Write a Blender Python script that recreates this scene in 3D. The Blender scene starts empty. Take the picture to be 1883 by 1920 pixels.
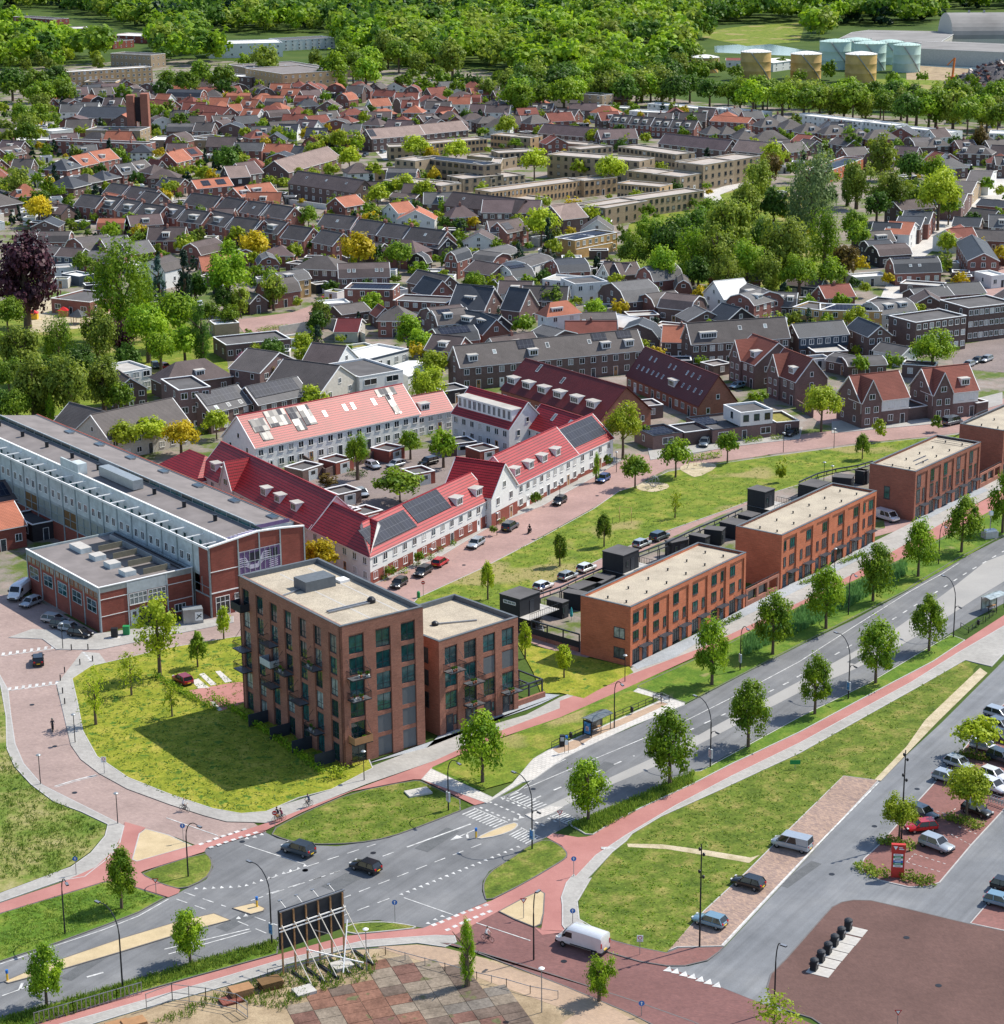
import bpy,bmesh,math,random
from math import radians as R,sin,cos,pi,atan2,hypot
from mathutils import Vector,Matrix
import numpy as np
rnd=random.Random(7)
SC=bpy.context.scene
COL=SC.collection
# ---------------- camera, sky, sun, exposure ----------------
FPX,CXP,CYP,CAMH,PITCH,ROLL=4000.0,941.5,960.0,115.0,R(16.7),R(-0.5)
_s,_c=sin(PITCH),cos(PITCH)
FWD=Vector((0,_c,-_s));UP0=Vector((0,_s,_c));RT0=Vector((1,0,0))
RT=RT0*cos(ROLL) + UP0*sin(ROLL);UP=UP0*cos(ROLL) - RT0*sin(ROLL)
cam=bpy.data.cameras.new('camera');camo=bpy.data.objects.new('camera',cam);COL.objects.link(camo)
camo.matrix_world=Matrix(((RT.x,UP.x,-FWD.x,0),(RT.y,UP.y,-FWD.y,0),(RT.z,UP.z,-FWD.z,CAMH),(0,0,0,1)))
cam.sensor_fit='HORIZONTAL';cam.sensor_width=36;cam.lens=FPX/1883*36
cam.clip_start=1;cam.clip_end=12000
SC.camera=camo
SUN_AZ,SUN_EL=R(28),R(50)
w=bpy.data.worlds.new('World');SC.world=w;w.use_nodes=True
nt=w.node_tree;bg=nt.nodes['Background'];sk=nt.nodes.new('ShaderNodeTexSky')
sk.sky_type='NISHITA';sk.sun_disc=False;sk.sun_elevation=SUN_EL;sk.sun_rotation=pi/2 - SUN_AZ
sk.air_density=1.0;sk.dust_density=.6;sk.ozone_density=1.0
nt.links.new(sk.outputs[0],bg.inputs[0]);bg.inputs[1].default_value=0.15
sl=bpy.data.lights.new('sun','SUN');slo=bpy.data.objects.new('sun',sl);COL.objects.link(slo)
sl.energy=4.6;sl.angle=R(.5);sl.color=(1,.94,.83)
SD=Vector((cos(SUN_AZ)*cos(SUN_EL),sin(SUN_AZ)*cos(SUN_EL),sin(SUN_EL)))
slo.rotation_euler=SD.to_track_quat('Z','Y').to_euler()
SC.view_settings.view_transform='Standard';SC.view_settings.look='None'
SC.view_settings.exposure=0.38;SC.view_settings.gamma=1
SC.render.engine='CYCLES'
SC.cycles.max_bounces=5;SC.cycles.transparent_max_bounces=8;SC.cycles.diffuse_bounces=2

def P(x,y,h=0.0):
    'the point at height h metres that the photo shows at pixel (x, y)'
    u,v=(x-CXP)/FPX,-(y-CYP)/FPX
    d=FWD + RT*u + UP*v
    t=(CAMH-h)/-d.z
    return Vector((d.x*t,d.y*t,h))
def ppm(y):return cos(PITCH)*(y+240)/CAMH
# ---------------- materials ----------------
def _ramp(nt,pts):
    r=nt.nodes.new('ShaderNodeValToRGB');e=r.color_ramp.elements
    while len(e)<len(pts):e.new(.5)
    for k,(p,c) in enumerate(pts):e[k].position=p;e[k].color=(*c,1)
    return r
def newmat(name,rough=.8,metal=0,spec=.3):
    m=bpy.data.materials.new(name);m.use_nodes=True;b=m.node_tree.nodes['Principled BSDF']
    b.inputs['Roughness'].default_value=rough;b.inputs['Metallic'].default_value=metal
    b.inputs['Specular IOR Level'].default_value=spec
    return m,m.node_tree,b
def uvn(nt):
    n=nt.nodes.new('ShaderNodeUVMap');n.uv_map='UVMap';return n.outputs[0]
def objc(nt):return nt.nodes.new('ShaderNodeTexCoord').outputs['Object']
def geo(nt):return nt.nodes.new('ShaderNodeNewGeometry').outputs['Position']
def noise(nt,vec,scale,detail=3,rough=.6):
    n=nt.nodes.new('ShaderNodeTexNoise');n.inputs['Scale'].default_value=scale
    n.inputs['Detail'].default_value=detail;n.inputs['Roughness'].default_value=rough
    nt.links.new(vec,n.inputs['Vector']);return n.outputs['Fac']
def mul(nt,col,fac,lo,hi):
    'multiply a colour by a 0..1 factor remapped to lo..hi'
    mr=nt.nodes.new('ShaderNodeMapRange');mr.inputs[1].default_value=.3;mr.inputs[2].default_value=.7
    mr.inputs[3].default_value=lo;mr.inputs[4].default_value=hi;nt.links.new(fac,mr.inputs[0])
    mx=nt.nodes.new('ShaderNodeMix');mx.data_type='RGBA';mx.blend_type='MULTIPLY';mx.inputs[0].default_value=1
    nt.links.new(col,mx.inputs[6]);nt.links.new(mr.outputs[0],mx.inputs[7]);return mx.outputs[2]
def rgb(nt,c):
    n=nt.nodes.new('ShaderNodeRGB');n.outputs[0].default_value=(*c,1);return n.outputs[0]
def mixc(nt,fac,a,b):
    mx=nt.nodes.new('ShaderNodeMix');mx.data_type='RGBA'
    if hasattr(fac,'links'):nt.links.new(fac,mx.inputs[0])
    else:mx.inputs[0].default_value=fac
    nt.links.new(a,mx.inputs[6]);nt.links.new(b,mx.inputs[7]);return mx.outputs[2]
def ornd(nt):return nt.nodes.new('ShaderNodeObjectInfo').outputs['Random']
def bump(nt,b,h,s=.3,d=.05):
    n=nt.nodes.new('ShaderNodeBump');n.inputs['Strength'].default_value=s;n.inputs['Distance'].default_value=d
    nt.links.new(h,n.inputs['Height']);nt.links.new(n.outputs[0],b.inputs['Normal'])
M={}
def plain(name,c,rough=.7,metal=0,spec=.3,var=.12,scale=1.5,orv=0):
    m,nt,b=newmat(name,rough,metal,spec)
    col=rgb(nt,c)
    col=mul(nt,col,noise(nt,objc(nt),scale),1-var,1+var)
    if orv:col=mul(nt,col,ornd(nt),1-orv,1+orv)
    nt.links.new(col,b.inputs['Base Color']);M[name]=m;return m
def brick(name,c1,c2,mort,bw=.22,bh=.065,orv=.12,rough=.85,big=.14):
    m,nt,b=newmat(name,rough,0,.2)
    t=nt.nodes.new('ShaderNodeTexBrick');nt.links.new(uvn(nt),t.inputs['Vector'])
    t.inputs['Color1'].default_value=(*c1,1);t.inputs['Color2'].default_value=(*c2,1);t.inputs['Mortar'].default_value=(*mort,1)
    t.inputs['Scale'].default_value=1;t.inputs['Brick Width'].default_value=bw;t.inputs['Row Height'].default_value=bh
    t.inputs['Mortar Size'].default_value=bh*.11;t.inputs['Bias'].default_value=-.1
    col=mul(nt,t.outputs['Color'],noise(nt,uvn(nt),.35,4),1-big,1+big)
    n2=nt.nodes.new('ShaderNodeMapping');n2.inputs['Scale'].default_value=(.5,3.2,1);nt.links.new(uvn(nt),n2.inputs[0])
    col=mul(nt,col,noise(nt,n2.outputs[0],1.6,4),.86,1.14)
    if orv:col=mul(nt,col,ornd(nt),1-orv,1+orv)
    nt.links.new(col,b.inputs['Base Color']);M[name]=m;return m
def tiles(name,c,c2,rough=.5,spec=.5,rw=.34,cw=.3,orv=.1,streak=.15,line=.35):
    'roof tiles: courses up the slope with a dark shadow joint, columns across it'
    m,nt,b=newmat(name,rough,0,spec)
    sep=nt.nodes.new('ShaderNodeSeparateXYZ');nt.links.new(uvn(nt),sep.inputs[0])
    def fr(o,w):
        a=nt.nodes.new('ShaderNodeMath');a.operation='DIVIDE';nt.links.new(o,a.inputs[0]);a.inputs[1].default_value=w
        f=nt.nodes.new('ShaderNodeMath');f.operation='FRACT';nt.links.new(a.outputs[0],f.inputs[0]);return f.outputs[0]
    fv,fu=fr(sep.outputs[1],rw),fr(sep.outputs[0],cw)
    r1=_ramp(nt,[(0,(line,)*3),(.14,(line+.1,)*3),(.3,(1,1,1)),(1,(1.0,1.0,1.0))]);nt.links.new(fv,r1.inputs[0])
    r2=_ramp(nt,[(0,(.7,)*3),(.25,(1,1,1)),(.8,(1,1,1)),(1,(.72,)*3)]);nt.links.new(fu,r2.inputs[0])
    n=noise(nt,uvn(nt),1.1,5,.7)
    col=mixc(nt,n,rgb(nt,c),rgb(nt,c2))
    for r_ in (r1,r2):
        mx=nt.nodes.new('ShaderNodeMix');mx.data_type='RGBA';mx.blend_type='MULTIPLY';mx.inputs[0].default_value=1
        nt.links.new(col,mx.inputs[6]);nt.links.new(r_.outputs[0],mx.inputs[7]);col=mx.outputs[2]
    col=mul(nt,col,noise(nt,uvn(nt),.25,3),1-streak,1+streak)
    if orv:col=mul(nt,col,ornd(nt),1-orv,1+orv)
    nt.links.new(col,b.inputs['Base Color'])
    s=nt.nodes.new('ShaderNodeMath');s.operation='ADD';nt.links.new(fv,s.inputs[0]);nt.links.new(r2.outputs[0],s.inputs[1])
    bump(nt,b,s.outputs[0],.45,.03)
    M[name]=m;return m
def ground(name,stops,scale=.2,fine=6,rough=.95,bmp=.3,fv=.2,patches=None,stretch=0):
    m,nt,b=newmat(name,rough,0,.15);g=geo(nt)
    r=_ramp(nt,stops);nt.links.new(noise(nt,g,scale,6,.65),r.inputs[0])
    col=r.outputs[0]
    if stretch:  # tyre tracks along the road, mowing lines on the lawns
        mp=nt.nodes.new('ShaderNodeMapping');mp.vector_type='TEXTURE';mp.inputs['Rotation'].default_value=(0,0,R(57 if stretch==1 else 40));mp.inputs['Scale'].default_value=(26,.8,1) if stretch==1 else (9,.9,1);nt.links.new(g,mp.inputs[0])
        col=mul(nt,col,noise(nt,mp.outputs[0],.8,3,.6),*((.84,1.1) if stretch==1 else (.86,1.14)))
        if stretch==1:col=mul(nt,col,noise(nt,g,.35,2,.5),.93,1.05)
    if patches:
        pc,ps,th=patches
        mr=nt.nodes.new('ShaderNodeMapRange');mr.inputs[1].default_value=th;mr.inputs[2].default_value=th+.05
        nt.links.new(noise(nt,g,ps,3,.5),mr.inputs[0]);col=mixc(nt,mr.outputs[0],col,rgb(nt,pc))
    f=noise(nt,g,fine,4,.7)
    col=mul(nt,col,f,1-fv,1+fv);nt.links.new(col,b.inputs['Base Color'])
    if bmp:bump(nt,b,f,bmp,.08)
    M[name]=m;return m
def paver(name,c1,c2,mort,bw,bh,rot=0,orv=0,big=.15,rough=.9):
    m,nt,b=newmat(name,rough,0,.2)
    mp=nt.nodes.new('ShaderNodeMapping');mp.inputs['Rotation'].default_value=(0,0,rot);nt.links.new(geo(nt),mp.inputs[0])
    t=nt.nodes.new('ShaderNodeTexBrick');nt.links.new(mp.outputs[0],t.inputs['Vector'])
    t.inputs['Color1'].default_value=(*c1,1);t.inputs['Color2'].default_value=(*c2,1);t.inputs['Mortar'].default_value=(*mort,1)
    t.inputs['Scale'].default_value=1;t.inputs['Brick Width'].default_value=bw;t.inputs['Row Height'].default_value=bh
    t.inputs['Mortar Size'].default_value=min(bw,bh)*.06
    col=mul(nt,t.outputs['Color'],noise(nt,geo(nt),.12,5,.6),1-big,1+big)
    col=mul(nt,col,noise(nt,geo(nt),1.3,4,.7),.9,1.1)
    nt.links.new(col,b.inputs['Base Color']);M[name]=m;return m
# walls
brick('apartment_brick',(.36,.145,.10),(.23,.09,.065),(.27,.17,.13),orv=0)
brick('orange_brick',(.56,.17,.085),(.44,.125,.06),(.36,.18,.12),orv=0)
brick('rust_brick',(.33,.12,.08),(.22,.08,.06),(.26,.15,.11),orv=0)
brick('hall_brick',(.28,.075,.055),(.21,.06,.045),(.2,.09,.07),orv=0)
brick('red_brick',(.26,.10,.08),(.18,.075,.062),(.22,.14,.12))
brick('brown_brick',(.15,.095,.085),(.10,.068,.062),(.14,.11,.10))
brick('dark_brick',(.05,.04,.045),(.035,.03,.035),(.06,.055,.055))
brick('purple_brick',(.19,.115,.105),(.125,.08,.078),(.17,.13,.12))
brick('tan_brick',(.56,.37,.2),(.45,.29,.15),(.44,.33,.22),big=.08)
brick('grey_brick',(.38,.29,.19),(.28,.215,.145),(.34,.27,.2),big=.08)
brick('yellow_brick',(.55,.37,.16),(.45,.29,.12),(.45,.34,.2))
brick('ochre_brick',(.55,.33,.12),(.42,.24,.09),(.4,.3,.18))
plain('white_render',(.68,.68,.66),.85,var=.07)
plain('cream_render',(.66,.52,.26),.85)
plain('pale_render',(.5,.47,.42),.85)
plain('white_trim',(.8,.8,.79),.5,var=.04)
plain('grey_trim',(.42,.46,.48),.5)
plain('dark_trim',(.035,.042,.055),.5,var=.1)
plain('black_clad',(.022,.026,.034),.6)
plain('blue_clad',(.04,.06,.09),.6)
plain('blind_grey',(.11,.12,.135),.6,var=.03)
plain('parapet_grey',(.11,.125,.14),.6)
plain('hall_frame',(.31,.36,.37),.6,var=.2,scale=.8)
plain('hall_white',(.47,.52,.53),.7,var=.22,scale=.6)
plain('hall_glass_brick',(.27,.3,.27),.5,scale=3)
plain('ochre_panel',(.16,.09,.035),.8)
plain('zinc',(.3,.33,.35),.4,.3)
plain('wood',(.35,.19,.09),.7)
plain('yellow_paint',(.75,.45,.03),.5)
plain('concrete',(.45,.43,.4),.85)
plain('metal_dark',(.02,.022,.028),.45,.2)
plain('metal_grey',(.3,.31,.33),.4,.6)
plain('bark',(.12,.085,.06),.9)
# roofs
tiles('red_tiles',(.40,.02,.028),(.31,.028,.032),.46,.30,rw=.56,cw=.40,orv=.04,line=.05)
tiles('maroon_tiles',(.15,.02,.018),(.11,.018,.018),.5,.3,orv=.04)
tiles('orange_tiles',(.48,.17,.10),(.38,.14,.09),.75,.2)
tiles('rust_tiles',(.29,.095,.068),(.21,.075,.06),.8,.2)
tiles('brown_tiles',(.155,.12,.115),(.115,.09,.088),.8,.2)
tiles('mauve_tiles',(.19,.135,.135),(.15,.11,.11),.8,.2)
tiles('pink_tiles',(.34,.25,.22),(.28,.21,.19),.8,.2)
tiles('grey_tiles',(.14,.122,.115),(.098,.086,.084),.7,.25)
tiles('slate_tiles',(.058,.066,.08),(.042,.048,.06),.6,.3)
tiles('light_tiles',(.17,.165,.165),(.12,.118,.12),.75,.25)
plain('bitumen',(.105,.1,.1),.9,var=.2,scale=.3)
plain('bitumen_dark',(.05,.05,.055),.85,var=.2,scale=.3)
plain('pale_roof',(.42,.4,.37),.85,var=.15,scale=.4)
plain('white_roof',(.7,.69,.66),.8,var=.1,scale=.4)
ground('gravel_roof',[(.3,(.33,.285,.22)),(.5,(.42,.365,.285)),(.7,(.48,.42,.32))],.3,7,.95,.3,.38)
ground('sedum',[(.3,(.12,.13,.03)),(.6,(.28,.24,.07))],.8,6)
plain('mauve_deck',(.20,.178,.172),.9,var=.16,scale=.3);plain('block_deck',(.40,.35,.31),.9,var=.15,scale=.3)
# glass
def glassm(name,c,rough=.06,spec=.6,var=.5):
    m,nt,b=newmat(name,rough,0,spec)
    col=mul(nt,rgb(nt,c),noise(nt,objc(nt),1.2,2),1-var,1+var);col=mul(nt,col,ornd(nt),1-var,1+var)
    nt.links.new(col,b.inputs['Base Color']);M[name]=m
glassm('curtain',(.42,.42,.40),.25,.5,.3);glassm('glass',(.03,.04,.045));glassm('teal_glass',(.012,.06,.065),.05,.8);glassm('pale_glass',(.2,.23,.23),.2)
def panelm():
    m,nt,b=newmat('solar',.25,0,.26)
    t=nt.nodes.new('ShaderNodeTexBrick');nt.links.new(uvn(nt),t.inputs['Vector']);t.offset=0
    t.inputs['Color1'].default_value=(.012,.016,.03,1);t.inputs['Color2'].default_value=(.016,.02,.036,1);t.inputs['Mortar'].default_value=(.10,.11,.13,1)
    t.inputs['Scale'].default_value=1;t.inputs['Brick Width'].default_value=1.0;t.inputs['Row Height'].default_value=1.65;t.inputs['Mortar Size'].default_value=.035
    nt.links.new(t.outputs[0],b.inputs['Base Color']);M['solar']=m
    t2=nt.nodes.new('ShaderNodeTexBrick');nt.links.new(uvn(nt),t2.inputs['Vector']);t2.offset=0
    for k_,v_ in (('Color1',.16),('Color2',.62),('Mortar',.5)):t2.inputs[k_].default_value=(v_,v_,v_,1)
    for k_,v_ in (('Scale',1),('Brick Width',1.0),('Row Height',1.65),('Mortar Size',.035)):t2.inputs[k_].default_value=v_
    nt.links.new(t2.outputs[0],b.inputs['Roughness'])
panelm();plain('solar_dark',(.012,.018,.034),.42,0,.12,var=.02)
m_,nt_,b_=newmat('solar_grid',.4,0,.12);t_=nt_.nodes.new('ShaderNodeTexBrick');t_.offset=0;nt_.links.new(uvn(nt_),t_.inputs['Vector'])
for k_,v_ in (('Color1',(.010,.015,.03,1)),('Color2',(.016,.022,.042,1)),('Mortar',(.09,.10,.12,1)),('Scale',1),('Brick Width',1.0),('Row Height',1.65),('Mortar Size',.03)):t_.inputs[k_].default_value=v_
nt_.links.new(t_.outputs[0],b_.inputs['Base Color']);M['solar_grid']=m_
def carpaint(name,c,metal=.3,rough=.3):
    m,nt,b=newmat(name,rough,metal,.5);b.inputs['Base Color'].default_value=(*c,1)
    b.inputs['Coat Weight'].default_value=.6;b.inputs['Coat Roughness'].default_value=.08
    col=mul(nt,rgb(nt,c),noise(nt,objc(nt),2),.95,1.05);nt.links.new(col,b.inputs['Base Color']);M[name]=m
for n_,c_ in dict(car_black=(.008,.009,.011),car_grey=(.12,.15,.18),car_silver=(.36,.4,.44),car_white=(.72,.73,.75),car_red=(.5,.01,.015),car_blue=(.015,.06,.2),car_slate=(.04,.06,.08),car_wine=(.28,.01,.02),car_lightblue=(.18,.3,.38)).items():carpaint(n_,c_)
plain('tyre',(.012,.012,.013),.8);plain('rim',(.35,.36,.37),.3,.8);plain('car_glass',(.012,.015,.018),.08,0,.6,var=.02)
plain('lamp_red',(.4,.01,.01),.3);plain('lamp_clear',(.6,.6,.58),.2);plain('plate_yellow',(.75,.5,.02),.5)
# foliage
def leafm(name,c,c2,tr=.42):
    m=bpy.data.materials.new(name);m.use_nodes=True;nt=m.node_tree;b=nt.nodes['Principled BSDF'];out=nt.nodes['Material Output']
    at=nt.nodes.new('ShaderNodeAttribute');at.attribute_name='tint'
    col=mixc(nt,at.outputs['Fac'],rgb(nt,c),rgb(nt,c2));col=mul(nt,col,ornd(nt),.82,1.18)
    nt.links.new(col,b.inputs['Base Color']);b.inputs['Roughness'].default_value=.55;b.inputs['Specular IOR Level'].default_value=.25
    t=nt.nodes.new('ShaderNodeBsdfTranslucent');nt.links.new(col,t.inputs[0])
    mx=nt.nodes.new('ShaderNodeMixShader');mx.inputs[0].default_value=tr
    nt.links.new(b.outputs[0],mx.inputs[1]);nt.links.new(t.outputs[0],mx.inputs[2]);nt.links.new(mx.outputs[0],out.inputs[0]);M[name]=m
leafm('leaf_street',(.065,.17,.008),(.30,.43,.018))
leafm('leaf_green',(.065,.155,.012),(.25,.36,.02))
leafm('leaf_dark',(.035,.095,.012),(.11,.21,.02))
leafm('leaf_lime',(.24,.34,.015),(.46,.54,.03))
leafm('leaf_yellow',(0.42,0.36,0.01),(0.72,0.55,0.02))
leafm('leaf_olive',(.11,.18,.02),(.31,.38,.04))
leafm('leaf_brown',(0.1,0.07,0.02),(0.24,0.17,0.03))
leafm('leaf_purple',(0.03,0.01,0.018),(0.075,0.022,0.035),.15)
leafm('leaf_willow',(.10,.16,.06),(.22,.30,.11));leafm('leaf_pine',(0.01,0.032,0.018),(0.03,0.07,0.03),.1)
leafm('leaf_blue',(0.03,0.075,0.06),(0.09,0.16,0.13),.1)
leafm('leaf_fresh',(.10,.24,.012),(.34,.48,.02))
leafm('grass_blade',(.10,.19,.02),(.26,.34,.05));leafm('reed',(0.068,0.176,0.047),(0.176,0.338,0.108))
# ---------------- mesh builder ----------------
class MB:
    def __init__(s):s.v=[];s.f=[];s.m=[];s.uv=[];s.mats=[]
    def mi(s,mat):
        if mat not in s.mats:s.mats.append(mat)
        return s.mats.index(mat)
    def face(s,pts,mat):
        pts=[Vector(p) for p in pts];b=len(s.v);s.v+=pts;s.f.append(list(range(b,b+len(pts))));s.m.append(s.mi(mat))
        n=Vector((0,0,0))
        for k in range(len(pts)):
            a,c=pts[k],pts[(k+1) % len(pts)]
            n+=Vector(((a.y-c.y)*(a.z+c.z),(a.z-c.z)*(a.x+c.x),(a.x-c.x)*(a.y+c.y)))
        if n.length<1e-9:n=Vector((0,0,1))
        n.normalize()
        if abs(n.z)>.995:t,q=Vector((1,0,0)),Vector((0,1,0))
        else:t=Vector((-n.y,n.x,0)).normalized();q=n.cross(t)
        s.uv+=[(p.dot(t),p.dot(q)) for p in pts]
    def prism(s,poly,z0,z1,mat,top=None,bottom=False):
        'poly counter-clockwise [(x,y)]'
        n=len(poly)
        for k in range(n):
            a,c=poly[k],poly[(k+1) % n]
            s.face([(a[0],a[1],z0),(c[0],c[1],z0),(c[0],c[1],z1),(a[0],a[1],z1)],mat)
        s.face([(p[0],p[1],z1) for p in poly],top or mat)
        if bottom:s.face([(p[0],p[1],z0) for p in reversed(poly)],mat)
    def box(s,x0,y0,z0,x1,y1,z1,mat,top=None):
        s.prism([(x0,y0),(x1,y0),(x1,y1),(x0,y1)],z0,z1,mat,top,True)
    def beam(s,a,b,w,mat,h=None):
        'a box beam from a to b, w wide and h high'
        a,b=Vector(a),Vector(b);d=(b-a).normalized();h=h or w
        t=Vector((0,0,1)).cross(d)
        t=Vector((1,0,0)) if t.length<1e-3 else t.normalized()
        q=d.cross(t);t=t*(w/2);q=q*(h/2)
        A=[a-t-q,a+t-q,a+t+q,a-t+q];B=[p+(b-a) for p in A]
        for k in range(4):s.face([A[k],A[(k+1) % 4],B[(k+1) % 4],B[k]][::-1],mat)
        s.face(A,mat);s.face(B[::-1],mat)
    def tube(s,pts,rad,mat,n=8,cap=True):
        rings=[]
        for k,p in enumerate(pts):
            p=Vector(p);a=Vector(pts[max(k-1,0)]);b=Vector(pts[min(k+1,len(pts)-1)]);d=(b-a).normalized()
            t=d.cross(Vector((0,0,1)))
            t=Vector((1,0,0)) if t.length<.05 else t.normalized()
            q=t.cross(d).normalized();r=rad[k] if hasattr(rad,'__len__') else rad
            rings.append([p + (t*cos(2*pi*j/n)+q*sin(2*pi*j/n))*r for j in range(n)])
        for A,B in zip(rings,rings[1:]):
            for j in range(n):s.face([A[j],B[j],B[(j+1) % n],A[(j+1) % n]][::-1],mat)
        if cap:s.face(rings[0],mat);s.face(rings[-1][::-1],mat)
    def lathe(s,c,prof,mat,n=16):
        c=Vector(c)
        R_=[[c+Vector((r*cos(2*pi*j/n),r*sin(2*pi*j/n),z)) for j in range(n)] for r,z in prof]
        for A,B in zip(R_,R_[1:]):
            for j in range(n):s.face([A[j],A[(j+1) % n],B[(j+1) % n],B[j]],mat)
        s.face(R_[-1],mat);s.face(R_[0][::-1],mat)
    def mesh(s,name,smooth=False):
        me=bpy.data.meshes.new(name);me.from_pydata([tuple(v) for v in s.v],[],s.f)
        uv=me.uv_layers.new(name='UVMap');uv.data.foreach_set('uv',np.array(s.uv,dtype=np.float32).ravel())
        for m in s.mats:me.materials.append(M[m])
        me.polygons.foreach_set('material_index',s.m)
        if smooth:
            bm=bmesh.new();bm.from_mesh(me);bmesh.ops.remove_doubles(bm,verts=bm.verts,dist=1e-4);bm.to_mesh(me);bm.free()
            me.polygons.foreach_set('use_smooth',[True]*len(me.polygons))
            try:me.set_sharp_from_angle(angle=R(40))
            except Exception:pass
        me.update();return me
    def obj(s,name,parent=None,loc=(0,0,0),rz=0,smooth=False):
        return link(name,s.mesh(name,smooth),parent,loc,rz)
def link(name,data,parent=None,loc=(0,0,0),rz=0,rot=None,scale=None):
    o=bpy.data.objects.new(name,data);COL.objects.link(o);o.location=loc
    o.rotation_euler=rot if rot else (0,0,rz)
    if scale:o.scale=scale
    if parent:o.parent=parent;KID.setdefault(parent.name,[]).append(o)
    return o
KID={}
def tag(o,label,cat,group=None,kind=None):
    if label:o['label']=label
    if cat:o['category']=cat
    if group:o['group']=group
    if kind:o['kind']=kind
    return o
def thing(name,label,cat,loc,rz=0,group=None):
    return tag(link(name,None,None,loc,rz),label,cat,group)
def dup(root,loc,rz,label=None,group=None,scale=None):
    r=root.copy();COL.objects.link(r);r.location=loc;r.rotation_euler=(0,0,rz)
    if scale:r.scale=scale
    if label:r['label']=label
    if group:r['group']=group
    for ch in KIDS.get(root.name,[]):
        c=ch.copy();COL.objects.link(c);c.parent=r
        for g in KIDS.get(ch.name,[]):
            d=g.copy();COL.objects.link(d);d.parent=c
    return r
KIDS={}
def kids(root):
    'remember the children of a finished prototype (and theirs) for dup'
    for o in (root,*root.children):KIDS[o.name]=list(o.children)
    return root

# ---------------- reading places off enlargements of the photo ----------------
def ZF(ox,oy,s):return lambda *p:[(ox+p[k]/s,oy+p[k+1]/s) for k in range(0,len(p),2)]
z2b,z3,z4,z5=ZF(0,1500,2.69),ZF(500,1400,2.69),ZF(1000,1250,3.766),ZF(1600,1000,6.654)
z6,zr,zl,zc=ZF(900,1400,4.7075),ZF(1250,1250,2.8657),ZF(0,1150,3.766),ZF(300,680,2.0922)
z1,z2,zi0,zt=ZF(400,1000,2.897),ZF(1050,850,2.897),ZF(0,750,3.138),ZF(1160,600,3.923)
zu,zq,zw,zg=ZF(780,640,4.0935),ZF(1560,560,5.647),ZF(1580,760,6.2145),ZF(900,1030,4.748)
za,zb,zcc,zd=ZF(0,250,3.923),ZF(460,250,3.923),ZF(920,200,3.621),ZF(1400,200,3.8986)
ze,zf,zh,zi=ZF(0,440,3.923),ZF(440,440,3.923),ZF(900,440,3.923),ZF(1360,440,3.6004)
zj,zk,zn,zm=ZF(0,120,3.923),ZF(460,120,3.923),ZF(0,0,1.982),ZF(933,0,1.982)
z0=ZF(0,0,1)
# ---------------- ground ----------------
ground('meadow',[(.3,(.035,.065,.012)),(.5,(.055,.095,.016)),(.7,(.09,.12,.025))],.03,1.5)
ground('town_ground',[(.35,(.07,.12,.025)),(.44,(.12,.15,.04)),(.5,(.20,.185,.15)),(.58,(.27,.22,.19)),(.7,(.3,.28,.26))],.09,3)
ground('lawn_green',[(.3,(.075,.13,.015)),(.5,(.145,.195,.022)),(.7,(.27,.25,.055))],.28,4,fv=.42,stretch=2,patches=((.27,.235,.09),.045,.56))
ground('lawn_mown',[(.3,(.06,.10,.014)),(.5,(.115,.155,.022)),(.7,(.26,.225,.07))],.3,4,fv=.5,stretch=2)
ground('lawn_yellow',[(.3,(.12,.165,.015)),(.5,(.22,.24,.024)),(.7,(.34,.30,.055))],.3,4,patches=((.08,.15,.018),.7,.60),fv=.45)
ground('verge_green',[(.3,(.055,.115,.014)),(.5,(.10,.175,.02)),(.7,(.2,.225,.04))],.25,4,fv=.3,patches=((.3,.25,.12),.11,.68))
ground('wild_grass',[(.3,(.08,.15,.02)),(.45,(.14,.19,.035)),(.55,(.24,.235,.08)),(.7,(.34,.30,.15))],.16,4,fv=.3)
ground('sandy',[(.3,(.30,.26,.14)),(.5,(.45,.38,.26)),(.7,(.55,.47,.34))],.5,5)
ground('dirt',[(.3,(.2,.15,.09)),(.5,(.33,.25,.16)),(.62,(.4,.31,.2)),(.7,(.16,.19,.05))],.2,5)
ground('asphalt',[(.3,(.135,.139,.146)),(.5,(.175,.179,.186)),(.7,(.22,.222,.225))],.10,13,.85,.2,.16,stretch=1)
ground('asphalt_pale',[(.3,(.29,.285,.275)),(.5,(.335,.325,.31)),(.7,(.37,.36,.34))],.08,11,.9,.1,.1)
ground('asphalt_blue',[(.3,(.15,.158,.17)),(.5,(.19,.198,.21)),(.7,(.235,.24,.245))],.10,13,.8,.2,.14,stretch=1)
ground('cycle_red',[(.3,(.33,.145,.13)),(.5,(.39,.18,.16)),(.7,(.44,.22,.195))],.12,9,.9,.1,.1)
ground('yellow_gravel',[(.3,(.42,.33,.2)),(.5,(.49,.39,.24)),(.7,(.55,.44,.28))],.4,12,.95,.2,.15)
paver('pink_brick',(.36,.27,.24),(.30,.225,.205),(.28,.2,.18),.42,.14,R(30))
paver('pink_brick2',(.38,.24,.21),(.32,.21,.19),(.28,.2,.18),.3,.12,R(-40))
paver('red_brick_road',(.22,.105,.095),(.17,.085,.08),(.13,.08,.08),.32,.12,R(20))
paver('brown_brick_plaza',(.14,.08,.068),(.115,.066,.058),(.11,.07,.06),.3,.12,R(55))
paver('parking_brick',(.42,.29,.22),(.25,.18,.16),(.22,.17,.14),.42,.2,R(48))
paver('lot_brick',(.26,.12,.105),(.2,.1,.09),(.15,.09,.08),.3,.12,R(10))
paver('tan_paving',(.42,.3,.21),(.36,.26,.19),(.3,.22,.16),.3,.15,R(25))
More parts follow.
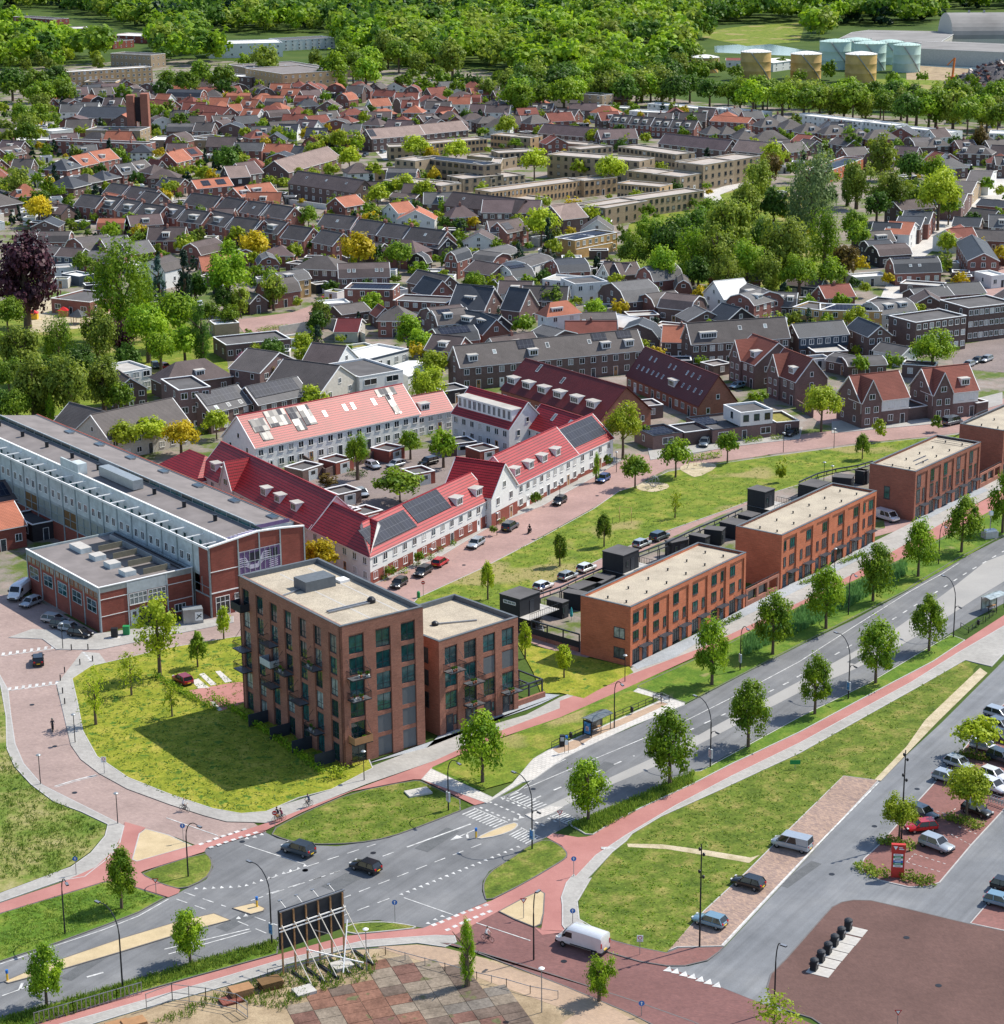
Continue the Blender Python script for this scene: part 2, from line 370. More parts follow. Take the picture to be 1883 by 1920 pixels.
paver('grey_slabs',(.38,.365,.34),(.335,.32,.30),(.3,.29,.27),.6,.3,R(30))
paver('pale_slabs',(.56,.53,.49),(.50,.48,.45),(.38,.36,.34),.6,.6,R(30))
paver('blue_slabs',(.36,.385,.41),(.31,.335,.36),(.26,.28,.3),.3,.3,R(35))
paver('court_paving',(.25,.2,.185),(.2,.165,.155),(.15,.13,.12),.3,.15,R(20))
plain('kerb_stone',(.42,.41,.4),.8);plain('kerb_dark',(.14,.13,.13),.8);plain('paint_white',(.52,.52,.51),.7,var=.4,scale=1.3)
def chaikin(p,n=2):
    for _ in range(n):
        q=[]
        for k in range(len(p)):
            a,b=p[k],p[(k+1) % len(p)]
            q+=[(a[0]*.75+b[0]*.25,a[1]*.75+b[1]*.25),(a[0]*.25+b[0]*.75,a[1]*.25+b[1]*.75)]
        p=q
    return p
def area2(p):return sum(p[k][0]*p[(k+1) % len(p)][1]-p[(k+1) % len(p)][0]*p[k][1] for k in range(len(p)))
def gpoly(name,px,mat,z,side=None,smooth=0,kind='structure',grow=0):
    if smooth:px=chaikin(px,smooth)
    w=[P(x,y,z) for x,y in px]
    w=[(p.x,p.y) for p in w]
    if area2(w)<0:w=w[::-1]
    mb=MB();n=len(w)
    if side:
        for k in range(n):
            a,c=w[k],w[(k+1) % n]
            mb.face([(a[0],a[1],0),(c[0],c[1],0),(c[0],c[1],z),(a[0],a[1],z)],side)
        # kerb stones: a slim band proud of the surface
        for k in range(n):
            a,c,e=Vector(w[k-1]),Vector(w[k]),Vector(w[(k+1) % n])
        wv=[Vector(p) for p in w]
        inn=[]
        for k in range(n):
            a,c,e=wv[k-1],wv[k],wv[(k+1) % n]
            d1,d2=(c-a),(e-c)
            if d1.length<1e-6 or d2.length<1e-6:inn.append(c);continue
            d1.normalize();d2.normalize();nn=Vector((-d1.y-d2.y,d1.x+d2.x))
            nn=nn.normalized() if nn.length>.2 else Vector((-d1.y,d1.x))
            inn.append(c+nn*.16)
        for k in range(n):
            a,c,e,g=w[k],w[(k+1) % n],inn[(k+1) % n],inn[k]
            mb.face([(a[0],a[1],z+.012),(c[0],c[1],z+.012),(e[0],e[1],z+.012),(g[0],g[1],z+.012)],side)
    mb.face([(x,y,z) for x,y in w],mat)
    o=mb.obj(name);o['kind']=kind;return o
base=MB();base.face([(-9000,-300,0),(9000,-300,0),(9000,14000,0),(-9000,14000,0)],'meadow');base.obj('ground')['kind']='structure'
# town: gardens, yards and lanes between the houses
gpoly('ground',z0(-300,1130,-300,150,300,110,900,130,1300,190,2100,250,2300,900,1883,905,1000,960,600,1100,300,1160),'town_ground',.01)
# --- streets and paths
gpoly('street',z0(-60,1110,60,1120,190,1190,300,1178,440,1130,560,1090,700,1075,880,1000,1000,1000,1010,1060,800,1180,440,1200,200,1245,150,1280,106,1290,125,1362,133,1397,151,1423,186,1450,239,1479,319,1508,385,1530,425,1540,475,1542,500,1560,380,1590,330,1570,234,1548,223,1543,149,1506,80,1471,45,1431,29,1394,21,1341,16,1293,-60,1240),'pink_brick',.03)
gpoly('street',z0(640,1150,700,1085,*[c for p in zc(1100,760,1300,640,1500,560,1700,450,1820,380) for c in p],1195,850,1270,862,1381,832,1526,811,1744,790,1900,742,1990,740,1990,780,1900,785,1798,811,1744,818,1599,832,1454,851,1300,873,1250,880,1205,903,*[c for p in zc(1700,570,1500,680,1250,810,1010,920) for c in p],760,1150),'pink_brick2',.04)
gpoly('street',z0(1540,795,1480,750,1420,700,1400,670,1445,675,1500,730,1590,790),'pink_brick2',.045)
gpoly('street',z0(1900,318,1900,372,1800,432,1735,480,1712,560,1650,560,1690,475,1740,420,1830,355),'pale_slabs',.05)
gpoly('street',z0(1760,560,1900,470,1950,520,1800,600,1700,590),'pink_brick2',.045)
gpoly('courtyard',z0(560,900,640,860,760,845,900,830,960,800,1010,850,870,900,800,980,700,1010,650,960),'court_paving',.05)
gpoly('car_park',z0(1780,650,1900,630,1900,700,1790,690),'court_paving',.05)
gpoly('car_park',z0(20,240,120,225,130,260,20,275),'pale_slabs',.05)
gpoly('car_park',z0(440,600,550,585,620,560,680,555,690,575,560,625,470,640),'pink_brick2',.05)
gpoly('car_park',z0(860,290,720,300,700,280,750,262,830,270),'pale_slabs',.05)
gpoly('lawn',z0(1305,60,1400,48,1510,42,1500,78,1400,86,1300,66),'lawn_green',.06)
plain('canal_water',(.10,.16,.19),.12,0,.5,var=.2,scale=.03)
gpoly('canal',z0(1340,86,1430,80,1500,92,1740,112,1990,128,1990,140,1740,124,1500,105,1340,98),'canal_water',.05)
gpoly('quay',z0(1700,118,1990,142,1990,190,1700,170),'dirt',.04)
gpoly('lawn',z0(1640,148,1760,150,1990,175,1990,190,1640,165),'lawn_green',.06)
gpoly('lawn',z0(1180,420,1290,380,1400,350,1480,350,1540,440,1560,540,1380,545,1160,500),'lawn_green',.06)
gpoly('footpath',z0(1290,362,1340,355,1400,335,1440,325,1450,332,1390,350,1350,365,1365,390,1330,388,1335,372,1290,372),'pale_slabs',.08)
gpoly('lawn',z0(-60,560,100,570,260,560,420,640,430,700,300,740,100,780,-60,790),'lawn_green',.06)
gpoly('playground',z0(25,570,130,560,220,580,200,610,60,625),'sandy',.08)
# park lawn beside the street
gpoly('lawn',z0(740,1170,*[c for p in zc(1010,922,1250,812,1500,683,1700,573) for c in p],1160,921,1207,906,1252,884,1300,876,1454,854,1599,835,1798,814,1900,788,1900,850,1640,880,1640,868,*[c for p in z2(1200,200,1000,270,900,310,500,450,210,580,0,690) for c in p],960,1125,930,1180),'lawn_green',.10,'kerb_stone')
gpoly('sand_pit',z2(640,80,700,50,830,50,860,75,740,135,690,110),'sandy',.13,smooth=1)
gpoly('sand_pit',z2(410,180,460,155,590,160,595,190,510,212,430,200),'sandy',.13,smooth=2)
# back lane and gardens of the terraces
gpoly('back_lane',z0(930,1120,*[c for p in z2(0,690,210,582,500,452,900,312,1000,272,1200,203) for c in p],1640,870,1720,850,1800,860,1700,990,1450,1060,1200,1200,1080,1240,960,1190),'pink_brick2',.05)
gpoly('garden',z0(940,1160,1060,1100,1330,975,1500,905,1640,860,1660,990,1400,1060,1183,1245,1080,1215,970,1185),'town_ground',.07)
# lawn by the apartment building
gpoly('lawn',zl(505,460,545,640,580,830,680,1010,900,1160,1200,1280,1500,1380,1700,1415,1883,1400)+z0(560,1496,623,1480,700,1440,640,1300,470,1190)+zl(1650,165,1200,240,750,345,640,370),'lawn_yellow',.13,'kerb_stone')
gpoly('driveway',zl(1330,545,1400,610,1560,690,1750,620,1750,480,1640,490),'cycle_red',.15)
for q in ((1350,475,1400,460,1480,525,1400,530),(1405,430,1440,420,1530,500,1490,510),(1520,410,1555,405,1640,480,1590,490),(1480,625,1510,620,1570,680,1545,690)):
    gpoly('parking_strip',zl(*q),'pale_slabs',.16)
gpoly('lawn',z0(970,1205,1180,1250)+z2(400,1190,200,1290,130,1330,0,1300)+z0(1015,1300,1000,1260),'lawn_yellow',.13)
# pavements
gpoly('pavement',zl(-80,290,60,540,80,720,110,920,170,1060,300,1210,560,1340,840,1480,880,1500,850,1620,780,1720,600,1860)+z2b(300,410,0,515,-200,560,-200,470,0,470,320,350)+zl(500,1790,640,1690,740,1570,760,1490,570,1400,380,1330,220,1210,100,1080,45,950,40,730,0,500,-80,400),'grey_slabs',.12,'kerb_stone')
gpoly('pavement',zl(400,500,470,800,500,930,570,1030,700,1130,900,1240,1200,1350,1450,1430,1600,1470,1790,1475)+z3(0,385,300,270,500,190,850,70,1000,0)+z1(1370,1145,1883,950)+z2(0,1345,400,1195,760,1060,1060,920,1340,790,1620,640,1883,490)+z0(1800,962,1900,905,1900,880,1790,935)+z0(1700,985,1590,1040,1480,1105,1183,1249)+z2(400,1160,200,1250,0,1325)+z1(1700,985,1240,1120,770,1300)+z3(330,215,0,320)+zl(1883,1400,1700,1415,1500,1380,1200,1280,900,1160,680,1010,580,830,545,640,505,460,640,370,750,345,700,280,580,270),'grey_slabs',.121)
gpoly('pavement',zl(60,170,230,110,700,140,1650,20,1650,62,700,255,400,255,300,180),'grey_slabs',.12,'kerb_stone')
gpoly('pavement',z0(690,1100,826,1043,921,986,1017,948,1113,895,1165,862,1140,850,1000,910,800,1020,680,1080),'grey_slabs',.12,'kerb_stone')
gpoly('pavement',z0(1220,862,1381,836,1500,822,1505,800,1380,815,1215,840),'grey_slabs',.12,'kerb_stone')
gpoly('pavement',z0(1560,812,1744,795,1880,757,1880,735,1740,770,1560,790),'grey_slabs',.12,'kerb_stone')
gpoly('apron',z0(636,1446,800,1402,822,1380,966,1328,1015,1300,1050,1303,1015,1320,987,1331,850,1376,690,1431,660,1445),'blue_slabs',.126)
gpoly('verge',z0(790,1461,905,1482,1088,1405,1284,1320,1700,1108,1990,940,1990,880,1800,968,1300,1236,1050,1340,811,1438),'verge_green',.117)
gpoly('apron',z2(390,1150,740,980,1000,840,1230,720,1480,610,1700,480,1720,530,1480,650,1200,790,870,950,620,1110,420,1172),'blue_slabs',.14)
gpoly('apron',zw(840,1330,1450,1030,1640,950,1700,990,1400,1120,900,1370),'blue_slabs',.14)
# main road
UPK=z2b(-300,915,0,820,100,785,300,720,520,640,700,570,850,490,900,470,935,450)+z0(372,1657,387,1649,400,1626,396,1608,383,1597,387,1587,494,1559,520,1572,565,1584,632,1587,667,1582,730,1571,797,1547,887,1511,913,1500,946,1491,974,1479,1006,1457,1058,1421,1088,1407,1186,1362,1284,1322,1395,1264,1495,1212,1600,1163,1700,1109,1720,1096,1798,1050,1883,1007,1990,945)
LOK=z0(1990,1065,1883,1131,1834,1156,1788,1184,1720,1225,1630,1279,1500,1343,1377,1409,1313,1444,1230,1477,1160,1505,1113,1525,1068,1547,1025,1570,991,1585,970,1600,943,1618,917,1634,905,1653,904,1672,913,1691,794,1740,708,1725,649,1731,520,1760,446,1779,335,1810,223,1844,130,1872,0,1907,-110,1945)
gpoly('road',UPK+LOK,'asphalt',.035)
gpoly('road',z0(1020,1514,1100,1478,1240,1414,1372,1345,1500,1277,1675,1182,1758,1123,1794,1096,1848,1053,1883,1040,1990,985,1990,1020,1883,1090,1825,1125,1732,1186,1675,1218,1600,1256,1500,1298,1372,1364,1239,1433,1104,1489,1040,1520),'asphalt_pale',.045)
gpoly('traffic_island',z6(400,600,620,520,740,530,640,590,480,650),'pale_slabs',.12,'kerb_stone')
gpoly('traffic_island',z2b(20,915,120,870,280,810,600,700,900,610,1080,570,1165,605,1000,650,860,690,600,770,330,850,170,890,40,925),'yellow_gravel',.13,'kerb_dark')
gpoly('traffic_island',z2b(1170,545,1280,518,1340,545,1330,560,1265,577),'yellow_gravel',.13,'kerb_dark')
gpoly('traffic_island',z3(1055,468,1090,440,1240,380,1275,390,1250,420,1170,450),'yellow_gravel',.13,'kerb_stone',1)
# side road, cycle paths
gpoly('side_road',z3(940,955,800,925,1110,785,1170,830,1250,870,1350,910,1510,930,1750,1050)+z0(1200,1803,1250,1813,1349,1850,1435,1884,1560,1935,1500,1990,1300,1990,1100,1880)+z0(983,1812,894,1785,860,1765),'red_brick_road',.03)
gpoly('side_pavement',z3(880,990,1060,1030,1300,1100,1883,1290)+z0(1300,1915,1400,1960,1300,1960,1180,1900,1060,1850,930,1800,850,1770),'red_brick_road',.10,'kerb_dark')
gpoly('grey_road',z0(1250,1813,1290,1812,1327,1803,1349,1786,1362,1773,1648,1464,1766,1355,1864,1257,1990,1130,1990,1760)+z0(1883,1745,1815,1731,1704,1704,1634,1688,1578,1691,1547,1714,1473,1798,1445,1826,1438,1850,1445,1874,1466,1892,1480,1905,1435,1884,1349,1850),'asphalt_blue',.04)
gpoly('cycle_path',z2b(-200,590,0,520,300,420,480,340,580,250,620,160,630,110,735,140,700,170,665,300,690,310,970,230)+z0(387,1580,500,1543)+z3(300,270,600,160,850,70,1000,0)+z1(1370,1145,1883,950)+z2(0,1345,400,1195,760,1060,1060,920,1340,790,1620,640,1883,490)+z0(1800,962,1990,860,1990,885,1850,962)+z2(1883,560,1620,680,1240,860,900,1030,350,1280,0,1435)+z1(1500,1130,1190,1270)+z3(830,135,1110,280,1050,295,780,165,740,165,430,225,180,330,0,420)+z0(494,1560,387,1590,383,1597)+z2b(730,355,710,365,730,385,830,430,910,452,900,470,850,490,690,440,530,410,300,480,0,570,-200,640),'cycle_red',.125)
gpoly('cycle_path',z0(-100,1985)+z2b(190,1130,720,970,1000,890,1400,780)+z3(400,955,600,935,790,915,1110,785)+z6(100,1360,300,1260,500,1150,700,1030,770,980,770,930,720,870,590,800,620,780,650,765,870,800,940,795,1000,780,1200,650,1450,530,1883,330)+z4(1400,690,1883,465)+z5(510,1855,1000,1600,1450,1300,1883,1020,2400,700,2400,800,1883,1150,1300,1490,720,1855)+z4(1883,535,1400,770,1000,980,650,1190,440,1330,300,1480)+z6(830,1120,760,1200,715,1330)+z3(1490,800,1490,900,1510,930,1385,925,1400,840,1405,740,1380,725,1280,770,1170,830,950,950,850,950,500,975)+z2b(1400,810,1100,900,720,1010,300,1130)+z0(-60,1990),'cycle_red',.055)
gpoly('cycle_path',z3(1385,925,1350,910,1390,950,1510,935),'cycle_red',.055)
gpoly('footpath',z5(2400,800,1883,1150,1300,1490,720,1855)+z4(1883,535,1400,770,1000,980,650,1190,440,1330,300,1480)+z6(830,1120,760,1200,715,1330)+z3(1490,800,1490,900,1515,935,1640,905,1580,870,1570,780,1640,660)+z4(380,1500,560,1310,660,1230,700,1180,900,1060,1300,880,1883,610)+z5(910,1863,1400,1580,1730,1660,1883,1500,2400,1050),'grey_slabs',.12,'kerb_stone')
gpoly('footpath',z0(-60,1990)+z2b(300,1130,720,1010,1100,900,1400,810)+z3(500,975,850,950,950,953,960,985,900,1010,760,990,400,1020,100,1100)+z2b(1400,860,1170,930,730,1050,400,1150)+z0(40,1990),'grey_slabs',.09,'kerb_stone')
gpoly('traffic_island',z3(1170,830,1280,770,1380,725,1405,740,1400,840,1385,895,1350,910,1250,870),'yellow_gravel',.14,'kerb_dark')
gpoly('traffic_island',z2b(735,145,850,175,970,230,690,310,665,300,700,170),'yellow_gravel',.14,'kerb_stone')
gpoly('side_pavement',z3(780,165,830,110,1140,255,1240,185)+z4(0,648,130,575,350,480,900,235,700,180,740,150,1070,255,1070,270,700,420,330,590,220,645,0,800)+z3(1290,180,1110,285),'pale_slabs',.127,'kerb_stone')
gpoly('bus_platform',z4(135,583,350,492,560,395,900,248,955,262,700,380,420,500,300,578,180,612),'tan_paving',.135)
# verges
gpoly('verge',z3(0,432,180,335,430,230,740,168,790,175,1040,298,800,393,620,458,450,488,220,493,100,473),'lawn_mown',.135,'kerb_dark',1)
gpoly('verge',z3(850,112)+z1(1300,1225,1500,1133)+z4(0,436,690,170,890,228,350,470,130,565,0,650)+z3(1240,175,1100,213),'lawn_green',.14)
gpoly('verge',z4(740,145,1070,250)+z2(680,1358,1000,1195,1290,1045,1883,745)+z0(1720,1092,1798,1046,1883,1003,1990,942,1990,890,1850,966)+z2(1883,565,1620,690,1240,870,900,1040,420,1262),'verge_green',.135,'kerb_dark')
gpoly('verge',z4(260,1100,440,1030)+z6(990,600,1220,500,1550,365,1883,215)+z4(1180,735,1420,605,1883,352)+z5(200,1862,800,1502,1220,1262,1400,1330,1000,1598,510,1853)+z4(1883,462,1400,688)+z6(1883,328,1450,528,1200,648,1000,775,930,770,800,690),'verge_green',.13,'kerb_stone')
gpoly('verge',z6(60,1370,25,1280,28,1190,85,1105,200,1030,330,945,430,870,590,808,720,872,775,935,770,978,700,1025,500,1145,300,1255),'lawn_mown',.13,'kerb_dark',1)
gpoly('verge',z3(400,893,560,880,680,890,780,912,600,932,400,948),'lawn_mown',.13,'kerb_stone',1)
gpoly('verge',z2b(-200,1155,0,1100,350,1003,600,928,900,838,1200,753,1400,703)+z3(60,960,60,1010)+z2b(1400,775,1000,885,720,965,190,1125,0,1200),'verge_green',.12,'kerb_dark')
gpoly('verge',z2b(710,365,1030,262,1068,292,1075,340,1040,398,920,452,830,430,735,388),'lawn_mown',.135,'kerb_dark',1)
gpoly('verge',z2b(-200,645,20,565,300,482,530,412,690,442,835,490,700,566,520,636,300,716,100,781,0,815,-200,870),'verge_green',.135,'kerb_dark')
gpoly('wild_meadow',zl(-300,500,0,520,40,735,43,955,95,1085,215,1215,375,1335,565,1405,755,1495,735,1570,635,1685,495,1785)+z2b(320,348,0,468,-300,500),'wild_grass',.135)
gpoly('lawn',z5(905,1870,1400,1585,1560,1640,1500,1700,1500,1863)+z0(1650,1463,1582,1454,1473,1560,1396,1637,1320,1707,1250,1786,1200,1776,1150,1762,1105,1740,1086,1722,1085,1690,1110,1646)+z4(560,1312,662,1232,702,1182,902,1062,1302,882,1883,614),'lawn_mown',.13)
gpoly('sand_strip',z0(1838,1252,1852,1262,1760,1352,1652,1464,1640,1462,1700,1400,1735,1350),'sandy',.145)
gpoly('dirt_track',z0(1176,1582,1240,1583,1330,1595,1408,1608,1425,1603,1405,1618,1330,1605,1250,1592,1178,1588),'sandy',.145)
gpoly('parking_bay',z0(1581.5,1454,1648,1463,1358,1774,1270,1776,1250,1784,1320,1707,1396.5,1637,1473,1560.5),'parking_brick',.11,'kerb_stone')
gpoly('pavement',z0(1200,1776,1250,1786,1272,1777,1358,1775,1349,1785,1327,1801,1285,1811,1250,1811,1200,1803,1148,1788,1110,1775,1062,1747,1088,1735,1110,1742,1150,1763),'lot_brick',.12,'kerb_dark')
gpoly('car_park',z0(1613,1623,1620,1609,1651,1581,1711,1512,1745,1475,1870,1330,1990,1230,1990,1400,1883,1519,1822,1585,1763,1655,1738,1663,1704,1663,1651,1651,1620,1637),'lot_brick',.12,'kerb_stone')
gpoly('car_park',z0(1819,1731,1854,1690,1883,1646,1990,1530,1990,1760,1883,1745),'lot_brick',.12,'kerb_stone')
gpoly('plaza',z0(1578,1691,1600,1687,1634,1688,1704,1704,1815,1731,1883,1745,1990,1765,1990,1990,1560,1935,1522,1909,1466,1892,1445,1874,1438,1850,1445,1826,1473,1798,1547,1714,1560,1700),'brown_brick_plaza',.11,'kerb_dark')
# waste land at the bottom
gpoly('waste_ground',z0(-60,2010,60,1990)+z2b(400,1155,730,1055,1170,935,1400,865)+z3(100,1108,400,1028,760,998,900,1015)+z0(930,1802,1060,1850,1180,1900,1300,1965,1300,2020),'dirt',.07)
gpoly('tan_pavement',z3(560,1010,760,998,900,1015,1060,1060,1300,1140,1500,1200,1700,1290,1883,1400)+z0(1230,1960,1000,1960,1080,1900)+z3(1240,1230,1000,1140,700,1060),'tan_paving',.085)
# old factory floor: slabs of many colours
slab=MB()
for n_,c_ in dict(slab_rust=(.20,.105,.075),slab_red=(.165,.09,.072),slab_grey=(.17,.15,.13),slab_pale=(.22,.18,.14),slab_brown=(.14,.105,.085)).items():ground(n_,[(.3,tuple(q*.6 for q in c_)),(.5,c_),(.7,tuple(q*1.25 for q in c_))],.35,3,fv=.3,patches=((.12,.12,.06),.4,.64))
A0=P(560,1960);B0=P(980,1800);dv=(P(960,1960)-P(700,1800));ud=Vector((.94,.34,0));vd=Vector((-.34,.94,0));O0=P(740,1985)
def inpoly(x,y,poly):
    c=False;n=len(poly)
    for k in range(n):
        (x1,y1),(x2,y2)=poly[k],poly[k-1]
        if (y1>y) != (y2>y) and x<(x2-x1)*(y-y1)/(y2-y1)+x1:c=not c
    return c
def px_of(p):
    r=Vector(p)-Vector((0,0,CAMH));z=r.dot(FWD)
    return CXP+FPX*r.dot(RT)/z,CYP-FPX*r.dot(UP)/z
SLP=z3(200,1399,60,1330,240,1230,420,1190,540,1180,520,1090,640,1050,760,1060,1000,1140,1110,1190,1250,1270,1340,1399)+z0(1010,1990,500,1990)
r2=random.Random(3)
cols={}
for i in range(-16,18):
    for j in range(-8,14):
        q=O0 + ud*(i*2.6) + vd*(j*2.0)
        if inpoly(*px_of(q+ud*1.3+vd),SLP):
            stripe=(i+40)//2 % 5
            mt=('slab_rust','slab_pale','slab_brown','slab_red','slab_rust')[stripe] if r2.random()<.62 else r2.choice(('slab_red','slab_grey','slab_brown','slab_pale'))
            z=.105+r2.random()*.02
            a,b_,c2,d2=q+ud*.03+vd*.03,q+ud*2.57+vd*.03,q+ud*2.57+vd*1.97,q+ud*.03+vd*1.97
            slab.prism([(a.x,a.y),(b_.x,b_.y),(c2.x,c2.y),(d2.x,d2.y)],.05,z,mt)
slab.obj('factory_floor')['kind']='structure'
# ---------------- road markings ----------------
mk=MB();ZM=.06
def qd(a,b,w,z=ZM):
    a,b=Vector(a),Vector(b);a.z=b.z=z;d=(b-a)
    if d.length<.01:return
    t=Vector((-d.y,d.x,0)).normalized()*(w/2)
    mk.face([a-t,b-t,b+t,a+t] if True else 0,'paint_white')
def line(px,w=.15,z=ZM):
    q=[P(*p,z) for p in px]
    for a,b in zip(q,q[1:]):qd(a,b,w,z)
def dashes(px,per,ln,w=.15,z=ZM):
    q=[P(*p,z) for p in px];s=0;pos=0
    for a,b in zip(q,q[1:]):
        L=(b-a).length;d=(b-a)/L;k=pos
        while k<L:qd(a+d*k,a+d*min(k+ln,L),w,z);k+=per
        pos=k-L
def tri(x,y,dx,dy,size=.5,z=ZM):
    'give-way triangle whose point looks along the pixel direction (dx,dy)'
    p=P(x,y,z);d=(P(x+dx,y+dy,z)-p).normalized();t=Vector((-d.y,d.x,0))
    mk.face([p-t*size*.5,p+d*size*1.2,p+t*size*.5],'paint_white')
dashes([(1000,1499),(1033,1484),(1190,1417),(1361,1338),(1479,1279),(1601,1207),(1725,1129.5),(1819,1070),(1883,1033),(1990,970)],3.9,1.5,.24)
line(z0(983,1478)+z4(0,835,400,665,820,490,1100,370,1400,220)+z0(1500,1240)+z5(0,1170,700,730,1100,510,1320,368),.14)
line(z2b(0,828,250,745,520,655,700,585,850,500),.14)
line(z6(195,470,350,380,620,180,760,110),.14)
dashes([(59,1862),(258,1805)],6.3,1.9,.28);line([(308,1780),(468,1742)],.16);line([(316,1789),(471,1746)],.16)
for l in (z2b(1265,508,1715,357),z3(585,553,675,520),z3(0,745,371,627),z3(-5,672,550,492),z3(165,850,1120,476),z3(355,865,640,758),z2b(930,466,1140,538),z2b(890,500,1060,560),z2b(1285,590,1400,632),z2b(1200,612,1350,675)):dashes(l,2.9 if len(l) and l[0][0]>0 else 2,1.7,.15)
line(z3(708,507,1030,390),.25);line(z2b(1232,225,1540,325));line(z2b(840,90,1100,180));line(z3(693,762,940,848));line(z3(1058,888,1330,978))
for k in range(19):f=k/18;tri(751+219*f,1676-89*f,10,5)
for x,y in z2b(990,450,1033,450,1078,447,1120,445,1165,443,1208,440,1245,434,1283,423,1320,410,1360,397,1395,385,1433,372,1468,360,1507,348,1540,335):tri(x,y,-4,-10)
for x,y in z3(808,888,845,870,880,853):tri(x,y,12,4)
for x,y in z2b(1203,600,1240,588,1245,198,1285,190,1320,178):tri(x,y,0,-8,.6)
for x,y in zr(5,1632,45,1642,90,1657,135,1670,178,1686,222,1700,268,1716):tri(x,y+2,4,-8,1.0)
def blocks(pts,d,z):
    for x,y in pts:
        p=P(x,y,z);e=(P(x+d[0],y+d[1],z)-p).normalized();qd(p-e*.3,p+e*.3,.5,z)
blocks(z2b(1015,222,1055,208,1090,195,1125,182,1160,172,1195,160,1232,148,1065,238,1105,225,1140,212,1178,200,1215,188,1252,177,1290,165),(10,-3.5),.135)
blocks(z3(845,898,883,884,920,868,957,852,992,838,1030,825,1068,812,1105,799,915,923,950,906,985,890,1020,874,1055,860,1090,845,1125,831),(10,-4),.065)
def hatch(a,b,v,n):
    line([a,b],.18)
    for k in range(n):
        f=(k+.5)/n;p=(a[0]+(b[0]-a[0])*f,a[1]+(b[1]-a[1])*f);line([p,(p[0]+v[0],p[1]+v[1])],.22)
hatch((889,1515),(952,1542),(-25,11),10);hatch((945,1494),(1004,1519),(24,-10),9);hatch((977,1552),(1013,1570),(-25,13),7);hatch((1032,1530),(1066,1546),(22,-9),7)
for l in (z6(80,485,370,610),z6(185,450,420,552),z6(0,535,265,650),z6(490,665,590,708),z6(600,630,690,670)):dashes(l,1.05,.5,.3)
tri(*z6(318,652)[0],-4,-6,.8);tri(*z6(370,632)[0],-4,-6,.8)
def arrow(a,b,w=.16):
    line([a,b],w);p,q=P(*a,ZM),P(*b,ZM);d=(q-p).normalized();t=Vector((-d.y,d.x,0))
    mk.face([q-t*.55,q+d*1.7,q+t*.55],'paint_white');qd(q-d*1.2,q-d*.3+t*1.1,.3)
arrow(z3(1050,420)[0],z3(975,452)[0]);arrow(z2b(10,988)[0],z2b(150,938)[0])
for q,n in ((z4(480,1280,580,1280),2),):line(q,.6,.125)
for a,b,n in ((zl(20,300)[0],zl(370,250)[0],7),(zl(65,545)[0],zl(400,500)[0],7)):
    line([a,b],.2,.045)
    for k in range(n+1):
        f=k/n;p=(a[0]+(b[0]-a[0])*f,a[1]+(b[1]-a[1])*f);line([p,(p[0]+1.5,p[1]-6)],.45,.045)
line(zl(590,275,640,330),.3,.125);line(zl(400,500,470,800),.12,.05)
line(zl(385,1222,520,1180,680,1140),.25,.05);line(zl(395,1228,530,1187,690,1147),.12,.05)
# parking lines
for k in range(9):
    for a,b in (((1645,1590),(1720,1618)),):
        pass
for q in zr(1290,1050,1480,1105),zr(1330,1005,1500,1060),zr(1330,740,1500,790),zr(1490,800,1560,760),zr(1530,900,1640,960),zr(1290,1050,1335,1005),zr(1570,860,1680,905):dashes(q,.8,.4,.1,.13)
line(zr(300,1495,730,1040,1140,622),.22,.125)
mk.obj('road_markings')['kind']='structure'
# drain covers, manholes and asphalt patches
pt=MB();rp=random.Random(8)
ground('asphalt_patch',[(.3,(.10,.105,.11)),(.6,(.13,.135,.14))],.8,9)
for x,y,a,b_ in ((640,1655,2.2,1.2),(820,1575,3.5,1.0),(1110,1455,5,.9),(1330,1360,4,.8),(450,1725,3,.9),(180,1800,5,.8),(1620,1230,4,.7),(1540,1790,3,1.2),(1660,1600 + 120,2.5,1.6),(1500,1640,4,.7)):
    p=P(x,y);q=R(rp.choice((52,57,60)));u=Vector((cos(q),sin(q),0));n_=Vector((-u.y,u.x,0));pt.face([tuple((p+u*i*a+n_*j*b_)[:2])+(.052,) for i,j in ((-1,-1),(1,-1),(1,1),(-1,1))],'asphalt_patch')
for x,y in z2b(1540,355,1222,212)+z3(195,627,1500,1085)+z0(1680,1110,1250,1420,1420,1330,700,1600,1000,1480,100,1830,60,1322,140,1487,103,1400,1560,1640,1640,1550,1700,1760,1760,1850,1000,1012,870,1060,1120,930,1720,1480):
    p=P(x,y);pt.face([(p.x+.36*cos(k*.5236),p.y+.36*sin(k*.5236),.135 if x>1690 and y>1700 else .056) for k in range(12)],'metal_dark')
pt.obj('road_patches')['kind']='structure'

